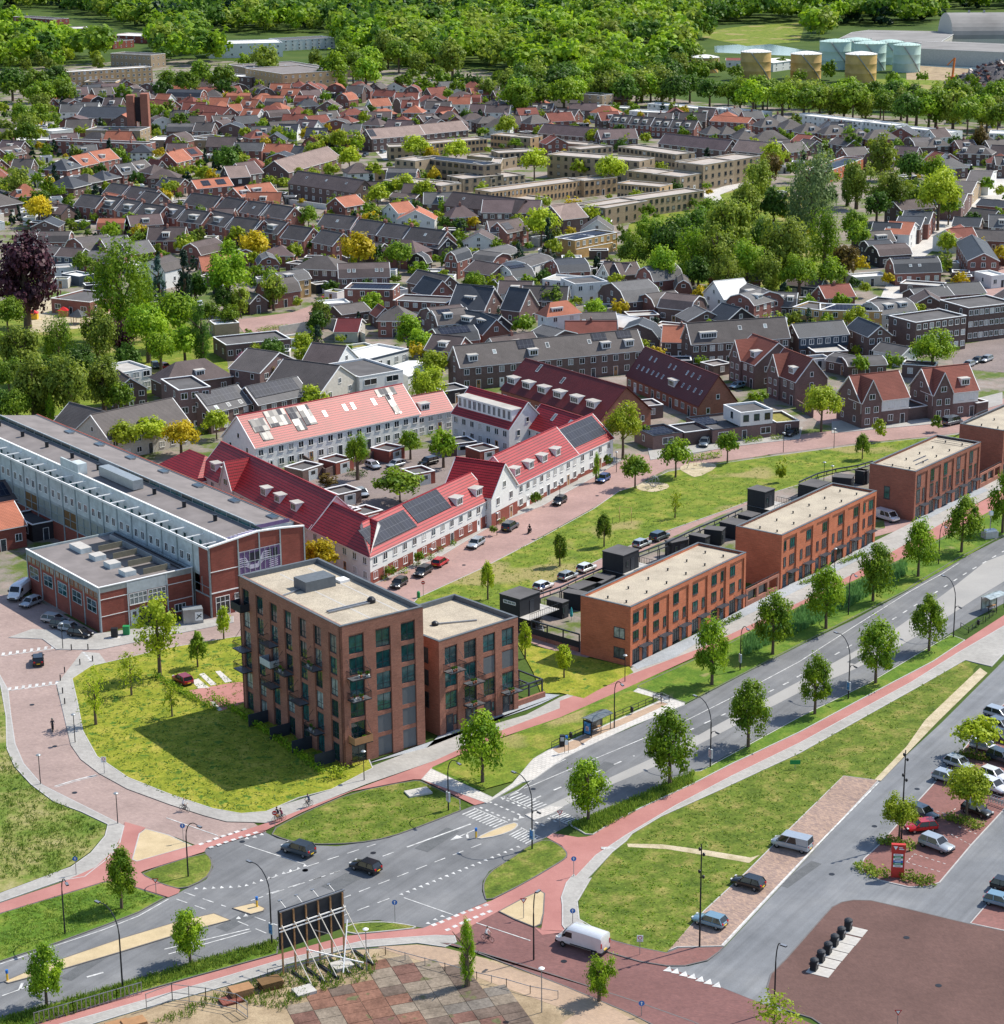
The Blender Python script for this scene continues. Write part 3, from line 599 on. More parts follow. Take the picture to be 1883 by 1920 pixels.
# ---------------- naming: things of one cluster get their place in it, left to right ----------------
CL={}
ORD='leftmost,second from left,third from left,fourth from left,fifth from left,sixth from left,seventh from left,eighth from left,ninth from left,tenth from left,eleventh from left,twelfth from left,thirteenth from left,fourteenth from left,fifteenth from left,sixteenth from left,seventeenth from left,eighteenth from left,nineteenth from left,twentieth from left'.split(',')
def reg(o,cl,desc,cat,x):
    o['category']=cat
    CL.setdefault(cl,[]).append((x,o,desc));return o
def finish_labels():
    for cl,l in CL.items():
        by={}
        for x,o,d in l:by.setdefault(d,[]).append((x,o))
        for d,q in by.items():
            q.sort(key=lambda t:t[0])
            for k,(x,o) in enumerate(q):
                o['group']=(d.split(' with ')[0]+' '+cl)[:60].strip() if len(q)>1 else cl
                if len(q)==1:o['label']=f'{d} {cl}'
                elif k==len(q)-1:o['label']=f'{d} {cl}, rightmost one'
                else:o['label']=f'{d} {cl}, {ORD[min(k, 19)]}'
# ---------------- windows, doors ----------------
def win_mesh(w,h,fr='white_trim',gl='glass',mull=1,tr=0,sill=True,far=False):
    f=MB();t=.08 if not far else .10;d=.07
    for a in ((-w/2,0,w/2,t),(-w/2,h-t,w/2,h),(-w/2,t,-w/2+t,h-t),(w/2-t,t,w/2,h-t)):
        f.box(a[0],-d,a[1],a[2],.0,a[3],fr)
    for k in range(mull):
        x=-w/2+(k+1)*w/(mull+1);f.box(x-.04,-d+.01,t,x+.04,0,h-t,fr)
    if tr:f.box(-w/2+t,-d+.01,h*tr-.04,w/2-t,0,h*tr+.04,fr)
    if sill:f.box(-w/2-.06,-.13,-.06,w/2+.06,0,-.002,'concrete' if fr=='white_trim' else fr)
    g=MB();g.box(-w/2+t-.01,-.025,t-.01,w/2-t+.01,-.005,h-t+.01,gl)
    return f,g
WM={}
def window(root,x,y,z,rz,w=1.3,h=1.35,fr='white_trim',gl='glass',mull=1,tr=0,near=False,sill=True):
    k=(w,h,fr,gl,mull,tr,near,sill)
    if k not in WM:
        f,g=win_mesh(w,h,fr,gl,mull,tr,sill,not near)
        if near:WM[k]=(f.mesh('window'),g.mesh('pane'))
        else:
            for q in range(0,len(g.v),4):g.face(g.v[q:q+4],gl) if 0 else None
            f2=MB();f2.v,f2.f,f2.m,f2.uv,f2.mats=f.v,f.f,f.m,f.uv,f.mats
            b=len(f2.v);f2.v=f.v+g.v;f2.f=f.f+[[i+b for i in q] for q in g.f];mi=f2.mi(gl);f2.m=f.m+[mi]*len(g.f);f2.uv=f.uv+g.uv
            WM[k]=(f2.mesh('window'),None)
    a,b=WM[k];o=link('window',a,root,(x,y,z),rz)
    if b:link('pane',b,o)
    return o
DM={}
def door(root,x,y,z,rz,w=1.0,h=2.2,mt='dark_trim',fr='white_trim',glass=.3,near=False):
    k=(w,h,mt,fr,glass,near)
    if k not in DM:
        m=MB()
        m.box(-w/2-.08,-.06,0,-w/2,0,h+.08,fr);m.box(w/2,-.06,0,w/2+.08,0,h+.08,fr);m.box(-w/2,-.06,h,w/2,0,h+.08,fr)
        m.box(-w/2,-.04,0,w/2,-.005,h,mt)
        if glass:m.box(-w*.25,-.05,h*.55,w*.25,-.03,h*.9,'glass')
        hd=MB();hd.box(w*.32,-.1,1.0,w*.42,-.04,1.06,'metal_grey')
        DM[k]=(m.mesh('door'),hd.mesh('handle'))
    o=link('door',DM[k][0],root,(x,y,z),rz)
    if near:link('handle',DM[k][1],o)
    return o
def rect(fl,fr,h,D=None,bl=None,br=None):
    'ground rectangle under a roof edge seen at pixels fl-fr, h metres up'
    a,b=P(*fl,h),P(*fr,h);u=b-a;L=u.length;u.normalize();n=Vector((-u.y,u.x,0))
    if bl:D=(P(*bl,h)-a).dot(n)
    if br:D=(P(*br,h)-b).dot(n)
    return Vector((a.x,a.y,0)),atan2(u.y,u.x),L,D
def w2l(o,rz,p):
    d=Vector(p)-o;return Vector((d.x*cos(rz)+d.y*sin(rz),-d.x*sin(rz)+d.y*cos(rz),d.z))
# ---------------- houses ----------------
def profile(kind,W,h,rise):
    if kind=='g':return [(0,h),(W/2,h+rise),(W,h)]
    if kind=='m':return [(0,h),(W*.17,h+rise*.62),(W/2,h+rise),(W*.83,h+rise*.62),(W,h)]
    if kind=='s':return [(0,h),(W,h+rise)]
def profz(pr,t):
    for (a,za),(b,zb) in zip(pr,pr[1:]):
        if a-1e-6<=t<=b+1e-6:return za+(zb-za)*(t-a)/(b-a)
    return pr[-1][1]
def roofslab(mb,pr,e0,e1,M3,mat,trim,ov=.3,th=.14,ev=.28,k0=0,k1=0):
    M0=M3
    def M3(e,t,z):
        if k0 and e<=e0+.2:return M0(e0+t,t,z)
        if k1 and e>=e1-.2:return M0(e1-t,t,z)
        return M0(e,t,z)
    pr=[Vector((a,z)) for a,z in pr]
    d0=(pr[0]-pr[1]).normalized();d1=(pr[-1]-pr[-2]).normalized()
    top=[pr[0]+d0*ov]+pr[1:-1]+[pr[-1]+d1*ov]
    top=[p+Vector((0,.10+th)) for p in top];bot=[p-Vector((0,th)) for p in top]
    a,b=e0-ev,e1+ev
    for p,q,r,s in zip(top,top[1:],bot,bot[1:]):
        mb.face([M3(a,*p),M3(b,*p),M3(b,*q),M3(a,*q)],mat)
        mb.face([M3(a,*r),M3(a,*s),M3(b,*s),M3(b,*r)],trim)
        mb.face([M3(a,*r),M3(a,*p),M3(a,*q),M3(a,*s)],trim);mb.face([M3(b,*r),M3(b,*s),M3(b,*q),M3(b,*p)],trim)
        # verge boards
        for e,f in (() if k0 else ((a-.05,a+.09),))+(() if k1 else ((b-.09,b+.05),)):
            P1=[(p[0],p[1]+.035),(q[0],q[1]+.035),(s[0],s[1]-.05),(r[0],r[1]-.05)]
            mb.face([M3(e,*x) for x in P1],trim);mb.face([M3(f,*x) for x in P1][::-1],trim)
            mb.face([M3(e,*P1[0]),M3(f,*P1[0]),M3(f,*P1[1]),M3(e,*P1[1])],trim)
    for t,b_ in ((top[0],bot[0]),(top[-1],bot[-1])):mb.face([M3(a,*b_),M3(b,*b_),M3(b,*t),M3(a,*t)],trim)
def house(name,loc,rz,L,D,h,rise,kind,wall,roof,trim='white_trim',fl=None,nf=None,near=False,dm=(),sk=(),so=(),ch=(),doors=1,base=0,ww=1.3,sidewin=True,wfr='white_trim',fasc=None,cap=None,dmw=2.2,wmat2=None,glow=None,frontskip=(),mitre=(0,0)):
    """kind: p ridge along the front, g gable to the front, h hip, f flat, P/G gambrel"""
    root=link(name,None,None,(loc[0],loc[1],base),rz)
    if kind=='f':h+=rnd.random()*.06
    W_=D if kind in 'pPs' else L;E=L if kind in 'pPs' else D
    M3=(lambda e,t,z:(e,t,z)) if kind in 'pPs' else (lambda e,t,z:(t,E-e,z))
    wl=MB();rf=MB()
    if kind in 'pPgGs':
        pr=profile({'p':'g','g':'g','P':'m','G':'m','s':'s'}[kind],W_,h,rise)
        out=[(0,0)]+pr+[(W_,0)]
        k0,k1=mitre
        wl.face([M3(0+(t if k0 else 0),t,z) for t,z in out],wall);wl.face([M3(E-(t if k1 else 0),t,z) for t,z in out][::-1],wall)
        wl.face([M3(0,0,0),M3(E,0,0),M3(E,0,pr[0][1]),M3(0,0,pr[0][1])],wall)
        qa,qb=(W_ if k0 else 0),E-(W_ if k1 else 0)
        wl.face([M3(qa,W_,0),M3(qa,W_,pr[-1][1]),M3(qb,W_,pr[-1][1]),M3(qb,W_,0)],wall)
        roofslab(rf,pr,0,E,M3,roof,trim,k0=k0,k1=k1)
        if kind in 'PG':
            pass
        rg=W_/2;rz_=pr[len(pr)//2][1]+.24 if len(pr)>2 else 0
        if len(pr)>2:rf.box(*((rg if k0 else -.28,rg-.13,rz_-.06,E-rg if k1 else E+.28,rg+.13,rz_+.07) if kind in 'pP' else (rg-.13,-.28,rz_-.06,rg+.13,E+.28,rz_+.07)),roof)
    elif kind=='h':
        wl.prism([(0,0),(L,0),(L,D),(0,D)],0,h,wall)
        o=.45;a=min(L,D)/2
        z0_,z1_=h-.05,h+rise
        if L>=D:r0,r1=(a,D/2),(L-a,D/2)
        else:r0,r1=(L/2,a),(L/2,D-a)
        if abs(L-D)<.6:r0=r1=(L/2,D/2)
        c=[(-o,-o),(L+o,-o),(L+o,D+o),(-o,D+o)]
        F=lambda ps:rf.face(ps,roof)
        q=[(x,y,z0_+.12) for x,y in c];t0,t1=(*r0,z1_),(*r1,z1_)
        if L>=D:fs=[[q[0],q[1],t1,t0],[q[1],q[2],t1],[q[2],q[3],t0,t1],[q[3],q[0],t0]]
        else:fs=[[q[0],q[1],t0],[q[1],q[2],t1,t0],[q[2],q[3],t1],[q[3],q[0],t0,t1]]
        for f_ in fs:
            f_=[p for k,p in enumerate(f_) if p != f_[k-1]];F(f_)
        for k in range(4):
            a_,b_=c[k],c[(k+1) % 4];rf.face([(a_[0],a_[1],z0_-.08),(b_[0],b_[1],z0_-.08),(b_[0],b_[1],z0_+.12),(a_[0],a_[1],z0_+.12)],trim)
        rf.face([(x,y,z0_-.08) for x,y in c][::-1],trim)
        pr=profile('g',W_,h,rise)
    else:
        t=.22
        for a_ in ((0,0,L,t),(0,D-t,L,D),(0,t,t,D-t),(L-t,t,L,D-t)):wl.box(a_[0],a_[1],0,a_[2],a_[3],h,wall)
        rf.box(t+.002,t+.002,h-.6,L-t-.002,D-t-.002,h-.35,roof)
        cp=MB();o=.05
        for a_ in ((-o,-o,L+o,t+o),(-o,D-t-o,L+o,D+o),(-o,t+o,t+o,D-t-o),(L-t-o,t+o,L+o,D-t-o)):cp.box(a_[0],a_[1],h+.002,a_[2],a_[3],h+.14,cap or trim)
        cp.obj('coping',root);pr=[(0,h),(D,h)]
    if fasc:
        fa=MB();fa.box(-.03,-.04,h-fasc[1],L+.03,-.003,h-.02,fasc[0]);fa.obj('cladding',root)
    wl.obj('wall',root);rf.obj('roof',root)
    # windows
    nfl=fl if fl is not None else max(1,round(h/2.75));fh=h/nfl
    wx=nf if nf is not None else max(1,round(L/2.6));cam_l=w2l(Vector((loc[0],loc[1],0)),rz,(0,0,CAMH))
    wh=min(1.4,fh*.52)
    dk=set()
    if doors and nfl:
        for k in range(doors):dk.add(int((k+.5)*wx/doors))
    for f in range(nfl):
        for k in range(wx):
            x=(k+.5)*L/wx
            if (f,k) in frontskip:continue
            if f==0 and k in dk and wx>0:door(root,x,0,0,0,near=near,mt=rnd.choice(('dark_trim','dark_trim','white_trim','wood')));continue
            window(root,x,0,f*fh+fh*.34,0,ww,wh,fr=wfr,near=near,mull=1 if ww>1.1 else 0,gl='curtain' if rnd.random()<.2 else 'glass')
    if kind in 'gG':window(root,L/2,0,h+rise*.18,0,1.1,min(1.2,rise*.4),fr=wfr,near=near,mull=0 if rise<2.5 else 1)
    if sidewin:
        m=max(1,int(D/4.2))
        for sx,rr,vis in ((0,-pi/2,cam_l.x<0),(L,pi/2,cam_l.x>L)):
            if not vis or (mitre[0] and sx==0) or (mitre[1] and sx):continue
            for f in range(nfl):
                for k in range(m):window(root,sx,(k+.5)*D/m,f*fh+fh*.36,rr,.95,wh*.95,fr=wfr,near=near,mull=0)
            if kind in 'pP' and rise>2:window(root,sx,D/2,h+rise*.18,rr,.9,min(1.1,rise*.35),fr=wfr,near=near,mull=0)
    # dormers (fx, width) on the front slope
    if kind in 'pPh':
        kk=.25 if kind=='P' else 1
        for q in dm:
            fx,dw=(q if isinstance(q,tuple) else (q,dmw));x=fx*L;t=D*.10;zb=profz(pr,t)+.25;dh=min(1.45,rise*.42)
            d=MB();x0,x1=x-dw/2,x+dw/2
            zt=zb+dh;tb=next((tt*D/200 for tt in range(20,101) if profz(pr,tt*D/200)>=zt),D/2)
            d.box(x0,t,zb-.1,x1,tb+.3,zt,'white_trim' if not glow else glow);d.box(x0-.15,t-.18,zt+.002,x1+.15,tb+.3,zt+.14,'white_trim','pale_roof')
            do=d.obj('dormer',root)
            window(do,x,t,zb+.12,0,dw-.25,dh-.25,near=False,mull=max(1,round(dw/.75)-1),sill=False,fr=wfr)
        for q in sk:
            x,t0,t1,sw=q[0]*L,q[1]*D/2,q[2]*D/2,(q[3] if len(q)>3 else .45)
            s=MB()
            def SP(x_,t_,l):
                z=profz(pr,t_);return (x_,t_-.0,z+.26+l)
            s.face([SP(x-sw,t0,.06),SP(x+sw,t0,.06),SP(x+sw,t1,.06),SP(x-sw,t1,.06)],'white_trim');s.face([SP(x-sw*.8,t0+.06,.075),SP(x+sw*.8,t0+.06,.075),SP(x+sw*.8,t1-.06,.075),SP(x-sw*.8,t1-.06,.075)],'pale_glass')
            for a_,b_ in (((x-sw,t0),(x+sw,t0)),((x+sw,t0),(x+sw,t1)),((x+sw,t1),(x-sw,t1)),((x-sw,t1),(x-sw,t0))):s.face([SP(*a_,-.05),SP(*b_,-.05),SP(*b_,.06),SP(*a_,.06)],'metal_grey')
            s.obj('skylight',root)
        for q in so:
            x0,x1,t0,t1=q[0]*L,q[1]*L,q[2]*D/2,q[3]*D/2;s=MB()
            SP=lambda x_,t_,l:(x_,t_,profz(pr,t_)+.26+l)
            c=[(x0,t0),(x1,t0),(x1,t1),(x0,t1)]
            s.face([SP(*p,.12) for p in c],q[4] if len(q)>4 else 'solar_grid')
            for k in range(4):s.face([SP(*c[k],.0),SP(*c[(k+1) % 4],.0),SP(*c[(k+1) % 4],.12),SP(*c[k],.12)],'metal_dark')
            s.obj('solar_panels',root)
    elif kind in 'fs':
        for q in so:
            s=MB()
            for r in range(q[4] if len(q)>4 else 2):
                x0,x1,y0,y1=q[0]*L,q[1]*L,q[2]*D,q[3]*D;n=(q[4] if len(q)>4 else 2);ya=y0+(y1-y0)*r/n;yb=ya+(y1-y0)/n*.75;z=h-.3
                s.face([(x0,ya,z+.15),(x1,ya,z+.15),(x1,yb,z+.45),(x0,yb,z+.45)],'solar_grid');s.face([(x0,yb,z),(x0,yb,z+.45),(x1,yb,z+.45),(x1,yb,z)],'metal_grey');s.face([(x0,ya,z),(x0,ya,z+.15),(x0,yb,z+.45),(x0,yb,z)],'metal_grey')
            s.obj('solar_panels',root)
        for q in sk:
            s=MB();x,y=q[0]*L,q[1]*D;s.box(x-.5,y-.5,h-.36,x+.5,y+.5,h+.05,'white_trim');s.obj('roof_light',root)
    for fx in ch:
        c=MB();x=fx*L if kind in 'pPhf' else L/2;y=D/2 if kind in 'pPhf' else fx*D;zt=h+rise+ (1.0 if kind != 'f' else .9)
        zb=h+rise-.9 if kind != 'f' else h-.4
        c.box(x-.3,y-.4,zb,x+.3,y+.4,zt,'red_brick' if wall in ('white_render','yellow_brick') else wall,'concrete');c.box(x-.12,y-.3,zt,x+.12,y-.05,zt+.25,'orange_tiles');c.box(x-.12,y+.05,zt,x+.12,y+.3,zt+.25,'orange_tiles')
        c.obj('chimney',root)
    return root

# ================= the big buildings =================
def pier_wall(mb,axis,L,cols,h,wall,proud=.32,top=1.6,z0=0,W0=0):
    'brick piers and a top band proud of a recessed wall; cols = (x0,x1) of the bays; axis x: front at y=0, y: left face at x=0'
    xs=[0]+[v for c in cols for v in c]+[L]
    def bx(a,b,za,zb):
        if axis=='x':mb.box(a,0,za,b,proud,zb,wall)
        else:mb.box(0,a,za,proud,b,zb,wall)
    for k in range(0,len(xs),2):
        if xs[k+1]-xs[k]>.02:bx(max(xs[k],.0) if k else 0,xs[k+1],z0,h)
    for a,b in cols:bx(a+.002,b-.002,h-top,h-.003)
def gravel_top(root,L,D,h,wall,th=.35,inner='parapet_grey',gravel='gravel_roof'):
    pa=MB()
    for a in ((0,0,L,th),(0,D-th,L,D),(0,th,th,D-th),(L-th,th,L,D-th)):pa.box(a[0]-.03,a[1]-.03,h+.002,a[2]+.03,a[3]+.03,h+.1,inner)
    for a in ((th,th,L-th,th+.05),(th,D-th-.05,L-th,D-th),(th,th+.05,th+.05,D-th-.05),(L-th-.05,th+.05,L-th,D-th-.05)):pa.box(a[0],a[1],h-1.0,a[2],a[3],h,inner)
    pa.obj('parapet',root)
    r=MB();r.box(th+.052,th+.052,h-1.0,L-th-.052,D-th-.052,h-.62,gravel);r.obj('roof',root)
def shell(L,D,h,wall,rec=0,recl=0):
    m=MB();t=.35
    m.box(0,D-t,0,L,D,h,wall);m.box(L-t,rec,0,L,D-t-.001,h,wall)
    m.box(recl,rec,0,L-t-.001,rec+t,h-.01,wall);m.box(recl,rec+t+.001,0,recl+t,D-t-.001,h-.01,wall)
    return m
def balcony(root,x,y,z,rz,w=2.6,d=1.5,solid=None,stuff=0,rail='metal_dark'):
    b=MB();b.box(-w/2,-d,-.14,w/2,0,0,'metal_dark','metal_grey');o=b.obj('balcony',root,(x,y,z),rz)
    r=MB()
    if solid:
        r.box(-w/2,-d,0,w/2,-d+.04,1.0,solid);r.box(-w/2,-d+.05,0,-w/2+.04,0,1.0,solid);r.box(w/2-.04,-d+.05,0,w/2,0,1.0,solid)
    else:
        for a,c in (((-w/2,-d),(w/2,-d)),((-w/2,0),(-w/2,-d)),((w/2,0),(w/2,-d))):
            a,c=Vector((*a,0)),Vector((*c,0));n=max(3,int((c-a).length/.16))
            r.beam(a+Vector((0,0,1.02)),c+Vector((0,0,1.02)),.06,rail)
            for k in range(n+1):
                p=a+(c-a)*k/n;r.beam(p,p+Vector((0,0,1.0)),.025,rail)
    for s in (-1,1):r.beam((s*w/2,-d+.1,.95),(s*w/2*.98,-.02,2.6),.04,rail)
    r.obj('railing',o)
    if stuff:
        rr=random.Random(stuff);p=MB()
        for k in range(3 if stuff<5 else 5):
            px_=-w/2+.3+rr.random()*(w-.6);py=-d+.3+rr.random()*.5;s=.16+rr.random()*.1
            p.lathe((px_,py,0),[(s*.7,0),(s,.3)],rr.choice(('orange_tiles','concrete','white_trim')),8)
            for j in range(14):
                a=rr.random()*6.28;q=Vector((px_,py,.3));e=q+Vector((cos(a)*.25*rr.random(),sin(a)*.25*rr.random(),.15+.35*rr.random()));t=Vector((-sin(a),cos(a),0))*.08
                p.face([q,e+t,e+Vector((0,0,.12)),e-t],'leaf_fresh')
        p.obj('plant_pots',o)
# --- apartment block ---
loc,rz,L,D=rect((637,1176),(793,1138),20.0,D=27)
T=thing('apartment_building','tall six storey red brown brick apartment block with gravel roof and black balconies','apartment building',loc,rz)
fc=[(L*.10,L*.28),(L*.42,L*.60),(L*.725,L*.90)]
m=shell(L,D,20,'apartment_brick',.32,.32);pier_wall(m,'x',L,fc,20,'apartment_brick',top=1.5)
nC=7;sc_=[(D*(k+.26)/nC,D*(k+.78)/nC) for k in range(nC)]
pier_wall(m,'y',D,[(a,b) for a,b in sc_],20,'apartment_brick',top=1.5,W0=.32)
FH=3.02;ZB=[.25,3.5,6.6,9.65,12.7,15.75]
for (a,b) in fc:  # lintels between storeys
    for z in ZB[1:]:m.box(a+.002,.16,z-.62,b-.002,.319,z-.02,'apartment_brick')
for (a,b) in sc_:
    for z in ZB[2:]:m.box(.16,a+.002,z-.62,.319,b-.002,z-.02,'apartment_brick')
m.obj('wall',T);gravel_top(T,L,D,20,'apartment_brick')
for c,(a,b) in enumerate(fc):
    x=(a+b)/2;w_=b-a-.06
    for f,z in enumerate(ZB):
        if c>0 and f<2 or (c==2 and f==2):continue
        window(T,x,.32,z,0,w_,2.45 if f else 2.6,'dark_trim','teal_glass',1,.32,True,False)
    if c>0:
        s=MB();
        for z0_,z1_ in (((.2,2.9),(3.4,6.0)) if c==1 else ((.2,2.9),(3.4,5.95),(6.5,9.0))):s.box(a+.05,.2,z0_,b-.05,.3,z1_,'blind_grey')
        s.obj('roller_blind',T)
rr=random.Random(5)
for c,(a,b) in enumerate(sc_):
    for f,z in enumerate(ZB):
        gl='teal_glass' if rr.random()<.8 else 'pale_glass'
        window(T,.32,(a+b)/2,z,-pi/2,b-a-.06,2.5 if f != 1 else 2.4,'dark_trim',gl,1,.32,True,False)
for f in (4,3,1):balcony(T,fc[0][0]+1.0,.0,ZB[f]-.1,0,2.9,1.5,None if f>1 else 'wood',6+f)
for c,f,s_ in ((6,5,0),(6,3,0),(6,2,0),(5,5,1),(4,4,0),(4,3,2),(4,2,0),(3,3,0),(2,2,0),(1,4,0),(1,1,0),(5,1,0),(3,1,0),(2,4,0)):
    if (c,f) in ((5,5),(3,1),(2,4),(5,1)):continue
    balcony(T,0,(sc_[c][0]+sc_[c][1])/2+.3,ZB[f]-.1,-pi/2,2.8,1.5,'grey_trim' if s_==2 else ('black_clad' if (c,f) in ((6,5),) else None),3 if c % 2 else 0)
q=MB();q.box(L*.35,D*.60,19,L*.72,D*.72,20.9,'parapet_grey');q.obj('roof_housing',T)
q=MB()
for k in range(2):q.beam((L*.2,D*.26+k*.5,19.55),(L*.7,D*.26+k*.5,19.55),.22,'metal_grey')
q.lathe((L*.73,D*.27,19.3),[(.6,0),(.6,.6),(.3,.9)],'metal_dark',10);q.beam((L*.05,D*.62,19.5),(L*.35,D*.66,19.5),.2,'metal_grey');q.obj('roof_duct',T)
q=MB();q.box(L*.8,D*.62,19.3,L*.92,D*.68,19.75,'white_trim');q.obj('roof_hatch',T)
q=MB();[q.box(L*fx,D*.04,19.38,L*fx+.25,D*.95,19.392,'concrete') for fx in (.45,.8)];q.obj('roof_walkway',T)
for k in range(4):
    d=MB();y=D*(.08+k*.22);d.box(-3.2,y,0,-.05,y+.12,1.9,'dark_trim');d.obj('garden_screen',T)
# --- lower block B ---
loc,rz,L,D=rect((822.9,1203.7),(971.3,1157),14.0,br=(848.7,1115.6))
T=thing('apartment_building','lower four storey red brick block between the tall apartment block and small lawn','apartment building',loc,rz)
fc=[(L*(.07+.24*k),L*(.07+.24*k+.155)) for k in range(4)]
m=shell(L,D,14,'apartment_brick',.28,0);pier_wall(m,'x',L,fc,14,'apartment_brick',.28,1.1)
ZB=[.1,3.6,6.9,10.2]
for (a,b) in fc:
    for z in ZB[1:]:m.box(a+.002,.14,z-.65,b-.002,.279,z-.02,'apartment_brick')
m.obj('wall',T);gravel_top(T,L,D,14,'apartment_brick')
for c,(a,b) in enumerate(fc):
    for f,z in enumerate(ZB):
        x=(a+b)/2
        if f==0:door(T,x-.2,.28,z,0,1.1,2.5,'dark_trim','dark_trim',.3,True);window(T,x+.85 if 0 else x+.8,.28,1.0,0,.5,1.4,'dark_trim','teal_glass',0,0,True,False);continue
        if (c,f) in ((2,2),(3,2),(0,2)) and c>1:
            s=MB();s.box(a+.05,.16,z,b-.05,.26,z+2.45,'blind_grey');s.obj('roller_blind',T)
        else:window(T,x,.28,z,0,b-a-.06,2.45,'dark_trim','teal_glass',1,.32,True,False)
for f in (1,2,3):window(T,0,3.2,ZB[f],-pi/2,1.8,2.3,'dark_trim','glass',1,0,True,False)
for c,f in ((0,2.97),(1,2),(1,1),(3,1)):balcony(T,(fc[c][0]+fc[c][1])/2,0,ZB[int(round(f))]-.1 if f != 2.97 else ZB[2]+2.6,0,2.8,1.6,None,4)
q=MB();q.lathe((L*.35,D*.5,13.3),[(.5,0),(.5,.5),(.2,.7)],'metal_dark',10);q.beam((L*.37,D*.5,13.5),(L*.72,D*.3,13.5),.2,'metal_grey');q.obj('roof_duct',T)
# side garden pergola of block B
PB=MB()
for x in (L+.3,L+3.0,L+5.6):
    for y in (1,6):PB.beam((x,y,0),(x,y,2.8),.2,'dark_trim')
for y in (1,6):PB.beam((L+.3,y,2.8),(L+5.7,y,2.8),.22,'dark_trim');PB.beam((L+.3,y,2.2),(L+5.7,y,2.2),.15,'dark_trim')
for x in (L+.3,L+3,L+5.6):PB.beam((x,1,2.8),(x,6,2.8),.2,'dark_trim')
PB.box(L+.4,.6,0,L+5.9,1.0,.9,'apartment_brick');o=PB.obj('pergola',None,loc,rz);tag(o,'black steel garden frame beside the lower apartment block','pergola')
# --- terraces along the main road ---
def terrace(fl,fr,bl,wall,label,mirror,style,n=6,h=9.5):
    loc,rz,L,D=rect(fl,fr,h,bl=bl)
    T=thing('terrace',label,'terraced houses',loc,rz);U=L/n
    m=shell(L,D,h,wall,.2,0)
    bays=[(k*U+.55,(k+1)*U-.55) for k in range(n)]
    xs=[0]+[v for c in bays for v in c]+[L]
    for k in range(0,len(xs),2):m.box(xs[k],0,0,xs[k+1],.2,h,wall)
    for a,b in bays:m.box(a+.002,.0,h-.7,b-.002,.199,h-.002,wall);m.box(a+.002,.1,h-1.0,b-.002,.199,h-.71,wall)
    m.obj('wall',T)
    pa=MB();th=.3
    for a in ((0,0,L,th),(0,D-th,L,D),(0,th,th,D-th),(L-th,th,L,D-th)):pa.box(a[0]-.03,a[1]-.03,h+.002,a[2]+.03,a[3]+.03,h+.09,'parapet_grey')
    for a in ((th,D-th-.05,L-th,D-th),(th,th,th+.05,D-th-.05),(L-th-.05,th,L-th,D-th-.05)):pa.box(a[0],a[1],h-.8,a[2],a[3],h,'parapet_grey')
    pa.obj('parapet',T)
    r=MB();r.box(th+.052,th+.01,h-.8,L-th-.052,D-th-.052,h-.35,'gravel_roof');r.obj('roof',T)
    for k,(a,b) in enumerate(bays):
        w_=b-a;xw,xs_=(a+w_*.26,a+w_*.80) if not mirror else (a+w_*.74,a+w_*.2)
        if style==0:
            for f,z in ((1,3.7),(2,6.55)):
                window(T,xw,.2,z,0,1.5,1.65,'dark_trim','teal_glass',1,0,True)
                if f==1 or k in (0,4) and not mirror or mirror and k in (0,5):window(T,xs_,.2,z,0,.72,1.65,'dark_trim','teal_glass',0,0,True)
        else:
            window(T,a+w_*.3,.2,6.2,0,1.35,2.5,'dark_trim','blind_grey' if k in (0,3) else 'teal_glass',1,.3,True);window(T,a+w_*.27,.2,3.3,0,1.35,2.4,'dark_trim','teal_glass',1,.3,True);window(T,a+w_*.78,.2,3.4,0,.7,2.2,'dark_trim','teal_glass',0,.4,True)
        window(T,xw,.2,.1,0,1.9,2.35,'dark_trim','glass',2,.75,True,False);door(T,xs_ if not mirror else xs_,.2,0,0,1.0,2.3,'blue_clad','dark_trim',.3,True)
        c=MB();xm=(xw+xs_)/2;c.box(min(xw,xs_)+.6,-.9,2.5,max(xw,xs_)+.9,.199,2.6,'dark_trim');c.beam((min(xw,xs_)+.7,-.85,2.55),(min(xw,xs_)+.7,.15,3.0),.05,'dark_trim');c.beam((max(xw,xs_)+.8,-.85,2.55),(max(xw,xs_)+.8,.15,3.0),.05,'dark_trim');c.obj('canopy',T)
    v=MB()
    for k in range(n):
        for y in (.25,.62):v.lathe((L*(k+.4)/n,D*y,h-.36),[(.12,0),(.12,.3),(.16,.32),(.16,.42)],'metal_dark',8)
    v.obj('roof_vents',T)
    return T,loc,rz,L,D
T1,l1,r1,L1,D1=terrace((1182.9,1139),(1399.6,1036.1),(1088.1,1117.4),'orange_brick','orange brick three storey terrace of six houses nearest the apartment blocks',False,0)
window(T1,0,2.0,1.0,-pi/2,2.0,1.7,'dark_trim','pale_glass',1,0,True);window(T1,0,2.0,4.2,-pi/2,2.0,1.7,'dark_trim','pale_glass',1,0,True)
T2,l2,r2_,L2,D2=terrace((1466.8,1004.3),(1644.5,920.6),(1380,986.7),'orange_brick','middle orange brick three storey terrace beside the white parked van',True,0)
T3,l3,r3,L3,D3=terrace(zw(855,775)[0],zw(1615,430)[0],zw(305,685)[0],'rust_brick','darker rust brick terrace with solar panels on its flat gravel roof',False,1,5)
q=MB()
for k,y in enumerate((.18,.34)):q.face([(L3*.2+k*2,D3*(y),8.75),(L3*.2+k*2+5,D3*y,8.75),(L3*.2+k*2+5,D3*(y+.13),9.25),(L3*.2+k*2,D3*(y+.13),9.25)],'solar')
